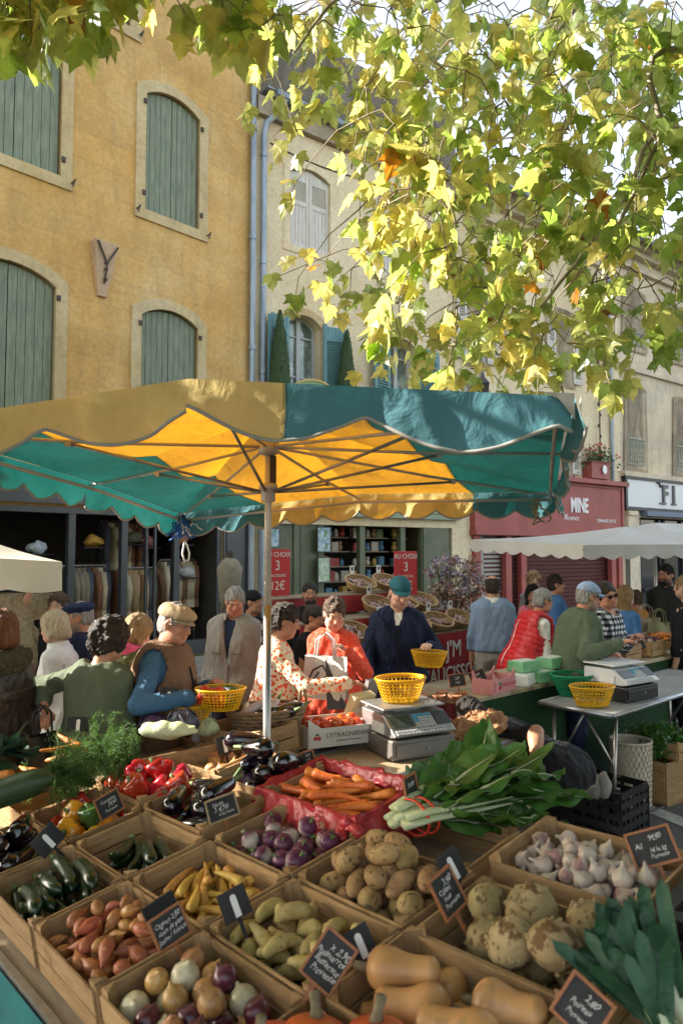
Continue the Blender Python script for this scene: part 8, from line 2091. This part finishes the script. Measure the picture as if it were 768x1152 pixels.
 if trim and gm is not None:
  n = len(gm.data.vertices); co = np.empty(n * 3); gm.data.vertices.foreach_get('co', co); co = co.reshape(-1, 3)
  cs, cx, cy = ((co - hip) @ up) / sc, co[:, 0] / sc, ((co - hip) @ fo) / sc
  for (nm, s0, s1, x0, x1, m_, sd_) in trim:
   ok = cy * sd_ > .02; S1, X1, Y1, P1 = cs[ok], cx[ok], cy[ok], co[ok]
   def fn(a, b):
    ss, xx = s0 + (s1 - s0) * b, x0 + (x1 - x0) * a; i = np.argsort((S1 - ss) ** 2 + (X1 - xx) ** 2)[:5]; return T(ss, xx, Y1[i].mean() + sd_ * .006)
   mb = MB(); mb.grid(fn, 6, 8); ob = mb.build(nm, m_, e, True); so_ = ob.modifiers.new('solid', 'SOLIDIFY'); so_.thickness = .005; so_.offset = 0
 if hair is not None and hs != 'bald':
  Fd = Field(); t = {'short': .010, 'crop': .005, 'bob': .020, 'curly': .030, 'bun': .012, 'long': .018, 'tied': .014, 'rim': .006}[hs]
  Fd.ell(hd_(0, -.016, .030), A3(.076 + t, .094 + t, .093 + t) * hs_, .01, ax=HA)
  if hs in ('bob', 'curly', 'long', 'short', 'bun', 'tied', 'crop', 'rim'): Fd.ell(hd_(0, -.045, -.03), A3(.070 + t, .058 + t, .062 + t) * hs_, .02, ax=HA)
  if hs == 'bob':
   for s in (-1, 1): Fd.cone(hd_(s * .068, .0, .02), hd_(s * .070, .012, -.075), .030 * hs_, .026 * hs_, .02)
   Fd.cone(hd_(-.03, -.075, -.03), hd_(.03, -.075, -.08), .045 * hs_, .04 * hs_, .03)
  if hs == 'long':
   for s in (-1, 0, 1): Fd.cone(hd_(s * .06, -.04, 0), hd_(s * .065, -.05, -.24), .048 * hs_, .032 * hs_, .03)
  if hs == 'bun': Fd.ell(hd_(0, -.125, .02), A3(.05, .045, .05) * hs_, .015, ax=HA)
  if hs == 'tied':
   Fd.ell(hd_(0, -.11, -.02), A3(.045, .04, .05) * hs_, .02, ax=HA); Fd.cone(hd_(0, -.12, -.03), hd_(.01, -.12, -.18), .045 * hs_, .025 * hs_, .02)
  fz = {'short': .062, 'crop': .070, 'bob': .048, 'curly': .052, 'bun': .070, 'long': .055, 'tied': .062, 'rim': .07}[hs]
  Fd.ell(hd_(0, .125, fz - .125), A3(.068 if hs in ('bob', 'long') else .082, .085, .125) * hs_, .012, 's', HA)
  if hs not in ('bob', 'long', 'curly'):
   for s in (-1, 1): Fd.ell(hd_(s * .088, .010, -.028), A3(.03, .040, .052) * hs_, .01, 's', HA)
   Fd.ell(hd_(0, -.03, -.125), A3(.12, .12, .05) * hs_, .01, 's', HA)
  if hs == 'rim': Fd.ell(hd_(0, .01, .13), A3(.075, .10, .085) * hs_, .02, 's', HA)
  V, Fq = Fd.mesh(.0075 if detail else .010)
  if len(V):
   me = np_mesh('hair', V, Fq, hair); jitter_mesh(me, .016 if hs == 'curly' else .0065, 42 if hs == 'curly' else 75, int(px) % 9, (1, 1, 1) if hs == 'curly' else (1, 1, .22));
   if hs in ('curly', 'tied', 'bun'): jitter_mesh(me, .007, 95, 3)
   link('hair', me, e)
 if beard is not None and detail and beard[0] > .1 or beard == (.03, .02, .015):
  Fd = Field(); Fd.ell(hd_(0, .034, -.083), A3(.060, .064, .050) * hs_, .02, ax=HA); Fd.ell(hd_(0, .06, -.108), A3(.034, .034, .028) * hs_, .02, ax=HA)
  Fd.ell(hd_(0, .085, -.018), A3(.062, .06, .034) * hs_, .01, 's', HA); Fd.ell(hd_(0, .11, -.067), A3(.024, .03, .009) * hs_, .006, 's', HA)
  V, Fq = Fd.mesh(.007); me = np_mesh('beard', V, Fq, H_GREY if beard[0] > .1 else H_BLACK); jitter_mesh(me, .003, 80, 2); link('beard', me, e)
 def hv(pts): return [hd_(*p) for p in pts]
 if hat is not None:
  kind, hm = hat; Fd = Field()
  if kind == 'cap':
   Fd.ell(hd_(0, -.012, .046), A3(.088, .108, .088) * hs_, .01, ax=HA)
   cut = lambda X_, Y_, Z_: (.040 * hs_ - ((X_ - zc[0]) * zH[0] + (Y_ - zc[1]) * zH[1] + (Z_ - zc[2]) * zH[2]))
   V, Fq = Fd.mesh(.008, cut=cut); hob = np_mesh('cap', V, Fq, hm); jitter_mesh(hob, .002, 30, 1); hob = link('cap', hob, e)
   mb = MB(); mb.grid(lambda a, b: hd_((a - .5) * 2 * .080 * (1 - .25 * b * b), .075 * sqrt(max(0, 1 - (2 * a - 1) ** 2 * .75)) + .085 * b * (1 - .55 * (2 * a - 1) ** 2), .052 - .016 * b - .022 * (2 * a - 1) ** 2), 16, 6)
   br = mb.build('brim', hm, e, True); so_ = br.modifiers.new('solid', 'SOLIDIFY'); so_.thickness = .004
   mb = MB(); mb.ell(hd_(0, -.01, .134), .008 * hs_, HA, 8, 5); mb.build('button', hm, e)
  if kind == 'flat':
   Fd.ell(hd_(0, -.02, .072), A3(.090, .105, .050) * hs_, .02, ax=HA); Fd.ell(hd_(0, .05, .066), A3(.076, .075, .034) * hs_, .03, ax=HA); Fd.ell(hd_(0, -.06, .045), A3(.082, .07, .05) * hs_, .03, ax=HA)
   cut = lambda X_, Y_, Z_: (.036 * hs_ - ((X_ - zc[0]) * zH[0] + (Y_ - zc[1]) * zH[1] + (Z_ - zc[2]) * zH[2]))
   V, Fq = Fd.mesh(.008, cut=cut); me = np_mesh('flat_cap', V, Fq, hm); jitter_mesh(me, .003, 30, 3); link('flat_cap', me, e)
   mb = MB(); mb.grid(lambda a, b: hd_((a - .5) * 2 * .072 * (1 - .3 * b * b), .085 * sqrt(max(0, 1 - (2 * a - 1) ** 2 * .8)) + .052 * b * (1 - .6 * (2 * a - 1) ** 2), .048 - .018 * b - .014 * (2 * a - 1) ** 2), 14, 5)
   br = mb.build('brim', hm, e, True); so_ = br.modifiers.new('solid', 'SOLIDIFY'); so_.thickness = .005
  if kind == 'beret':
   Fd.ell(hd_(0, .0, .078), A3(.115, .128, .040) * hs_, .02, ax=HA); Fd.ell(hd_(0, -.01, .05), A3(.084, .102, .03) * hs_, .02, ax=HA); Fd.cone(hd_(0, 0, .11), hd_(0, -.005, .128), .005, .004, .006)
   V, Fq = Fd.mesh(.008); me = np_mesh('beret', V, Fq, hm); jitter_mesh(me, .004, 25, 3); link('beret', me, e)
  if kind == 'band':
   mb = MB(); mb.tube([hd_(.085 * cos(a), -.012 + .104 * sin(a), .050) for a in np.linspace(0, 2 * pi, 28)], .022 * hs_, 8, False, 0, .6); mb.build('headband', hm, e, True)
  if kind == 'beanie':
   Fd.ell(hd_(0, -.014, .045), A3(.088, .106, .095) * hs_, .02, ax=HA)
   cut = lambda X_, Y_, Z_: (.030 * hs_ - ((X_ - zc[0]) * zH[0] + (Y_ - zc[1]) * zH[1] + (Z_ - zc[2]) * zH[2])); V, Fq = Fd.mesh(.009, cut=cut); link('cap', np_mesh('cap', V, Fq, hm), e)
 if glasses is not None:
  thick, gm = glasses; mb = MB()
  for s in (-1, 1):
   mb.tube(hv([(s * .031 + .024 * cos(a), .102 - .006 * abs(cos(a)) * (1 if cos(a) * s > 0 else 0), .004 + .017 * sin(a)) for a in np.linspace(0, 2 * pi, 14)]), thick, 5, False)
   mb.tube(hv([(s * .055, .096, .009), (s * .074, .05, .008), (s * .080, -.01, .004)]), thick, 5)
  mb.tube(hv([(-.008, .104, .008), (.008, .104, .008)]), thick, 5); gl = mb.build('glasses', gm, e, True)
  if thick > .002:
   mb = MB()
   for s in (-1, 1): mb.add([hd_(s * .031 + .022 * cos(a), .101, .004 + .015 * sin(a)) for a in np.linspace(0, 2 * pi, 13)[:-1]], [tuple(range(12))])
   mb.build('lens', mat('dark_lens', (.05, .025, .012), .08), gl)
 if strap is not None:
  mb = MB(); pts = []
  for t in np.linspace(0, 1, 14):
   s = .45 - .47 * t; xx = .12 - .26 * t; rr_ = .135 + .012 * sin(t * 3.14); pts.append(T(s, xx, .105 + loose + .02 * sin(pi * t)))
  mb.tube(pts, .02 * sc, 8, False, 0, .2); mb.build('strap', strap, e, True)
 ctx = dict(e=e, wr=[base + Rm.T @ w for w in wr], hand=[base + Rm.T @ (wr[i] + hd[i] * .10 * sc) for i in (0, 1)], H=H, hd=hd_, T=T, loc=loc)
 return ctx
c_navy = cloth('navy_knit', (.008, .013, .040)); c_jean = cloth('denim', (.030, .055, .11), bump=.3, bs=300); c_black = cloth('black_cloth', (.008, .008, .010)); c_dark = cloth('dark_trousers', (.016, .017, .022))
c_lblue = cloth('light_blue_knit', (.18, .25, .36), folds=.3); c_beige = cloth('stone_trousers', (.36, .34, .30)); c_green = cloth('green_jersey', (.085, .105, .065), folds=.45); c_green2 = cloth('grey_green_jersey', (.085, .11, .07)); c_wshirt = cloth('white_shirt', (.60, .60, .62), folds=.5, fs=12)
c_grey = cloth('grey_cotton_jacket', (.24, .225, .205), folds=.6, fs=8); c_brownvest = cloth('taupe_vest', (.145, .085, .050), folds=.6, fs=10); c_blueshirt = cloth('blue_denim_shirt', (.045, .115, .21), folds=.6, fs=10); c_redvest = cloth('red_quilted', (.50, .012, .018), rough=.45, folds=.2, spec=.5)
c_dots = cloth('orange_dotted_blouse', None, pat=vor_pat((.70, .60, .44), (.80, .13, .03), 42, .56, (.62, .05, .03)), folds=.45, fs=9); c_redpat = cloth('red_flecked_blouse', None, pat=vor_pat((.66, .075, .035), (.80, .55, .42), 85, .33), folds=.45)
c_check = cloth('checked_shirt', None, pat=check_pat, folds=.3); c_leather = mat('brown_leather', (.022, .013, .010), .35, (.045, .027, .02), 7, 5, .4, 30, .5); c_fur = mat('olive_fur', (.05, .045, .02), .95, (.11, .095, .05), 40, 4, 1.0, 120)
c_olive = cloth('olive_puffer', (.07, .075, .02), rough=.5); c_pink = cloth('pink_top', (.62, .16, .22)); c_mag = cloth('magenta_skirt', (.42, .04, .17)); c_must = cloth('mustard_vest', (.42, .19, .04), rough=.5); c_mblue = cloth('mid_blue_shirt', (.06, .16, .36)); c_trim = cloth('brown_trim', (.09, .055, .033)); c_zip = cloth('black_trim', (.012, .012, .014)); c_must2 = cloth('dark_grey_jacket', (.028, .030, .028)); c_scarfp = cloth('pink_scarf', (.62, .10, .24)); c_teal = cloth('teal_cap', (.018, .105, .13), folds=.1); c_cap = cloth('beige_cap', (.34, .26, .16), folds=.2); c_bluecap = cloth('washed_blue_cap', (.25, .33, .48), folds=.1); c_beret = cloth('navy_beret', (.010, .018, .06), folds=.1); c_tealj = cloth('teal_jacket', (.04, .16, .17)); c_white = cloth('white_cotton', (.72, .70, .66)); c_khaki = cloth('khaki_shorts', (.28, .23, .15))
m_wire = mat('glasses_wire', (.10, .09, .08), .3, metal=.8); m_blkframe = mat('glasses_black', (.01, .01, .01), .3)
SK1, SK2, SK3, SK4 = (.56, .30, .20), (.50, .24, .15), (.58, .35, .25), (.40, .20, .12)
person(-2, 668, 3.5, 60, 'person with auburn hair in a brown leather jacket at the left edge', SK2, True, trim=(('yoke', .29, .34, -.14, .14, c_leather, -1), ('waistband', -.1, -.05, -.12, .12, c_leather, -1)), hair=H_RED, hs='bob', top=c_leather, loose=.034, hem=.10, trousers=c_jean, fur=c_fur, width=1.12, hyaw=10)
pw = person(57, 673, 4.55, 80, 'white haired woman in glasses and a white shirt walking left', SK1, True, lean=8, hpitch=12, hair=H_WHITE, hs='bob', top=c_wshirt, loose=.026, hem=.10, trousers=c_dark, glasses=(.0013, m_wire), collar=True, width=1.08, trim=(('placket', -.08, .40, -.012, .012, c_wshirt, 1), ('yoke', .30, .37, -.12, .12, c_wshirt, -1)))
person(66, 655, 5.6, 178, 'woman with fair hair in a dark coat, hand raised, behind the white haired woman', SK3, True, hair=H_BROWN, hs='tied', top=c_black, loose=.03, hem=.12, trousers=c_dark, hands=(None, P(41, 655, 5.4)), detail=0)
person(90, 659, 4.75, 98, 'man in a navy beret and dark blue jacket seen in profile', SK2, hair=H_GREY, hs='crop', hat=('beret', c_beret), top=c_navy, loose=.035, hem=.06, trousers=c_dark, beard=(.20, .18, .16), hpitch=6)
pg = person(123, 676, 3.65, -18, 'woman with dark curly hair in a loose moss green jumper, her back to us', SK2, True, lean=6, hyaw=-28, hpitch=18, hair=H_DARK, hs='curly', top=c_green, loose=.050, hem=.20, sleeve=.80, trousers=c_dark, width=1.12, neckopen=.022, hands=(P(52, 806, 3.5), None))
person(150, 674, 4.3, -30, 'woman with short blond hair and olive puffer jacket behind the green jumper', SK3, True, hyaw=-20, hpitch=25, hair=H_BLOND, hs='bob', top=c_olive, loose=.045, hem=.10, scarf=c_scarfp, trousers=c_mag)
pv = person(205, 655, 3.8, 262, 'man in a beige flat cap, taupe vest and blue shirt holding a yellow basket', SK2, lean=9, hyaw=-14, hpitch=16, hair=H_GREY, hs='crop', hat=('flat', c_cap), vest=c_brownvest, sleeve_m=c_blueshirt, loose=.034, hem=.16, trousers=c_dark, width=1.16, belly=.04, glasses=(.0012, m_wire), hands=(P(240, 768, 3.8), P(226, 784, 3.5)), elbow=(None, (.9, -.75, -.5)), collar=c_brownvest, trim=(('pocket', .0, .12, -.135, -.05, c_trim, 1), ('pocket', .22, .32, -.12, -.05, c_trim, 1), ('zip', -.16, .40, -.006, .006, c_zip, 1)))
person(262, 645, 5.3, 166, 'grey haired man in a grey cotton jacket looking down at the stall', SK2, hyaw=24, hpitch=20, hair=H_GREY, hs='short', top=c_grey, loose=.034, hem=.14, open_front=.045, trousers=c_dark, width=1.08, collar=True, trim=(('pocket', .22, .33, .045, .125, c_grey, 1), ('pocket', .22, .33, -.125, -.045, c_grey, 1), ('placket', -.12, .17, -.014, .014, c_grey, 1), ('pocket', -.08, .03, .05, .13, c_grey, 1), ('pocket', -.08, .03, -.13, -.05, c_grey, 1)))
p1 = person(325, 662, 4.3, 275, 'woman with dark tied hair in an orange dotted blouse reaching across the stall', SK4, True, lean=7, hyaw=0, hpitch=14, hair=H_DARK, hs='tied', top=c_dots, loose=.030, hem=.06, skirt=c_mag, hands=(P(352, 772, 4.15), P(400, 768, 4.1)), width=1.05)
p2 = person(373, 655, 4.7, 172, 'woman in a red flecked blouse looking down at her white bag', SK3, True, lean=4, hyaw=18, hpitch=22, hair=H_BROWN, hs='bun', top=c_redpat, loose=.030, hem=.10, trousers=c_dark, hands=(P(384, 728, 4.42), P(372, 752, 4.40)))
p3 = person(447, 630, 5.2, 178, 'young man in a teal cap and navy hooded top holding a yellow basket', SK3, lean=2, hyaw=14, hpitch=20, hair=H_BROWN, hs='crop', hat=('cap', c_teal), top=c_navy, loose=.022, hem=.06, trousers=c_dark, open_front=.03, sleeve_m=c_white, strap=c_black, trim=(('zip', -.05, .36, -.004, .004, c_zip, 1), ('pocket', -.03, .09, .05, .12, c_navy, 1)), hands=(P(481, 726, 5.02), P(416, 768, 4.9)))
person(349, 645, 6.6, 190, 'dark haired bearded man standing in the green shop doorway', SK4, hair=H_BLACK, hs='short', top=c_black, trousers=c_dark, beard=(.03, .02, .015), detail=0)
person(352, 668, 5.5, 255, 'person with short dark hair in a sleeveless black top between the two blouses', SK2, True, hair=H_DARK, hs='short', top=c_black, sleeve=.2, trousers=c_dark, hpitch=14, detail=0)
person(287, 652, 6.2, 250, 'person in a black cap behind the grey haired man', SK4, hair=H_BLACK, hs='crop', hat=('beanie', c_black), top=c_black, trousers=c_dark, detail=0)
person(553, 637, 6.9, -8, 'man in a light blue jumper and stone trousers walking away', SK2, hair=H_DARK, hs='rim', top=c_lblue, loose=.030, hem=0, trousers=c_beige, width=1.12, collar=c_white)
person(600, 636, 9.0, 180, 'person with curly fair hair in a grey jacket far behind the pink top', SK3, True, hair=H_BLOND, hs='curly', top=c_grey, trousers=c_dark, detail=0)
person(599, 648, 8.0, 176, 'woman with long black hair, black headband and pink top', SK4, True, hair=H_BLACK, hs='long', hat=('band', c_black), top=c_pink, trousers=c_dark, detail=0, neckopen=.03)
person(626, 637, 7.6, 262, 'man with short dark hair in a blue jacket seen in profile', SK2, hair=H_DARK, hs='short', top=c_mblue, loose=.035, trousers=c_dark, detail=0)
person(619, 652, 6.2, 285, 'woman with short grey hair in a bright red quilted vest over white sleeves', SK2, True, lean=20, hpitch=12, hair=H_GREY, hs='short', vest=c_redvest, sleeve_m=c_white, loose=.045, hem=.10, trousers=c_beige, width=1.18, puffer=True, glasses=(.0015, m_wire), trim=(('seam', -.08, .40, -.05, -.042, c_white, -1),))
p4 = person(670, 640, 5.5, 280, 'bearded man in a washed blue cap and grey green jumper pointing over the stall', SK2, lean=17, hyaw=0, hpitch=12, hair=H_GREY, hs='crop', hat=('cap', c_bluecap), top=c_green2, loose=.034, hem=.06, trousers=c_navy, width=1.2, belly=.05, beard=(.22, .2, .18), glasses=(.003, m_blkframe), hands=(P(688, 735, 5.3), P(702, 722, 5.15)), collar=True)
person(692, 642, 5.95, 222, 'man in black glasses and a black and white checked shirt leaning in', SK2, lean=10, hyaw=-30, hpitch=10, headroll=14, hair=H_DARK, hs='short', top=c_check, loose=.030, hem=.08, trousers=c_dark, glasses=(.0028, m_blkframe), hands=(P(716, 715, 5.7), P(668, 745, 5.8)), sleeve=.85, neckopen=.02)
person(704, 650, 7.0, 300, 'woman with long blond hair in a mid blue shirt behind the checked shirt', SK3, True, hair=H_BLOND, hs='long', top=c_mblue, skirt=c_mag, detail=0)
person(714, 655, 7.6, -20, 'person in a mustard vest and black trousers farther along the street', SK2, True, hair=H_BROWN, hs='short', vest=c_must, sleeve_m=c_dark, loose=.03, trousers=c_black, detail=0)
person(747, 625, 7.6, 128, 'tall bearded man in a dark grey jacket carrying a paper bag', SK2, hair=H_BLACK, hs='short', top=c_must2, loose=.035, hem=.1, trousers=c_black, beard=(.03, .02, .015))
person(767, 637, 6.6, 40, 'woman in black with her hair tied in a white scarf at the right edge', SK3, True, hair=H_BLOND, hs='bun', top=c_black, loose=.02, trousers=c_black, width=1.1)
pc = person(500, 778, 4.45, 52, 'person in a black T-shirt and khaki shorts crouching beneath the folding table', SK4, lean=70, H=1.62, hpitch=50, hair=H_DARK, hs='short', top=c_black, sleeve=.42, hem=.05, trousers=c_khaki, hands=(P(600, 874, 3.75), P(560, 868, 4.2)), elbow=((-.2, -1.3, .1), None), sit=1.0)
mb = MB(); mb.grid(lambda a, b: A3(-60 + 120 * a, -30 + 130 * b, 0), 24, 26)
def ground_mat():
 m, nt, b, out = _nt('asphalt'); L = nt.links.new
 tc = nt.nodes.new('ShaderNodeTexCoord'); v = tc.outputs['Object']
 n1 = N(nt, 'ShaderNodeTexNoise', Scale=.5, Detail=6.0); L(v, n1.inputs['Vector'])
 n2 = N(nt, 'ShaderNodeTexNoise', Scale=60.0, Detail=4.0); L(v, n2.inputs['Vector'])
 r1 = ramp(nt, n1.outputs[0], [(.35, (.055, .052, .048)), (.65, (.095, .09, .082))])
 r2 = ramp(nt, n2.outputs[0], [(.35, (.6, .6, .6)), (.65, (1.3, 1.3, 1.3))])
 L(mix(nt, 1.0, r1.outputs[0], r2.outputs[0], 'MULTIPLY'), b.inputs['Base Color']); b.inputs['Roughness'].default_value = .85
 bp = N(nt, 'ShaderNodeBump', Strength=.5, Distance=.01); L(n2.outputs[0], bp.inputs['Height']); L(bp.outputs[0], b.inputs['Normal'])
 return m
structure(mb.build('ground', ground_mat()))
mb = MB(); mb.box((0, -1.0, .06), (16, 1.6, .12)); o = mb.build('pavement', mat('paving', (.22, .20, .17), .85, (.30, .27, .23), 2, bump=.2)); structure(o); o.location = F1.o; o.rotation_euler = (0, 0, F1.rz); o.data.transform(__import__('mathutils').Matrix.Translation((-8, 0, 0)))
mb = MB(); mb.box((14, -.9, .06), (27.2, 1.5, .12)); o = mb.build('pavement', MATS['paving']); structure(o); o.location = F2.o; o.rotation_euler = (0, 0, F2.rz)
a0 = P(655, 925, 4.3);
mb = MB(); q0 = PZ(690, 893, .004); q1 = PZ(768, 925, .004); dd = nrm(q1 - q0); nn = A3(-dd[1], dd[0], 0)
mb.add([q0 - dd * .35 - nn * .07, q1 + dd * 1.2 - nn * .07, q1 + dd * 1.2 + nn * .07, q0 - dd * .35 + nn * .07], [(0, 1, 2, 3)])
structure(mb.build('road_marking', mat('road_paint', (.42, .40, .36), .8, (.25, .24, .22), 12)))
SUN_EL, SUN_H = radians(27), nrm(A3(-.995, .12, 0))
w = bpy.data.worlds.new('World'); SC.world = w; w.use_nodes = True
nt = w.node_tree; bg = nt.nodes['Background']
sky = nt.nodes.new('ShaderNodeTexSky'); sky.sky_type = 'NISHITA'; sky.sun_disc = False; sky.sun_elevation = SUN_EL
sky.sun_rotation = atan2(SUN_H[0], SUN_H[1])
sky.air_density = 1.3; sky.dust_density = 2.5; sky.ozone_density = 1.0
hs = nt.nodes.new('ShaderNodeHueSaturation'); hs.inputs['Saturation'].default_value = .52; nt.links.new(sky.outputs[0], hs.inputs['Color']); nt.links.new(hs.outputs[0], bg.inputs[0]); bg.inputs[1].default_value = .145
sl = bpy.data.lights.new('sun', 'SUN'); sl.energy = 5.0; sl.angle = radians(.5); sl.color = (1, .93, .82)
so = bpy.data.objects.new('sun', sl); COL.objects.link(so)
sd = A3(SUN_H[0] * cos(SUN_EL), SUN_H[1] * cos(SUN_EL), sin(SUN_EL))
so.rotation_euler = Vector(tuple(sd)).to_track_quat('Z', 'Y').to_euler()
cam = bpy.data.cameras.new('camera'); co = bpy.data.objects.new('camera', cam); COL.objects.link(co)
cam.sensor_fit = 'VERTICAL'; cam.sensor_height = 36; cam.lens = F / 1152 * 36; cam.clip_end = 500; cam.clip_start = .05
co.location = tuple(CAM); co.rotation_euler = (radians(90) + PITCH, 0, 0)
cam.dof.use_dof = True; cam.dof.focus_distance = 4.6; cam.dof.aperture_fstop = 4.0
SC.camera = co
SC.view_settings.view_transform = 'Standard'; SC.view_settings.look = 'None'; SC.view_settings.exposure = 1.88; SC.view_settings.gamma = 1
SC.render.resolution_x = 682; SC.render.resolution_y = 1024
SC.cycles.use_denoising = True
SC.cycles.max_bounces = 6; SC.cycles.transparent_max_bounces = 6; SC.cycles.sample_clamp_indirect = 6
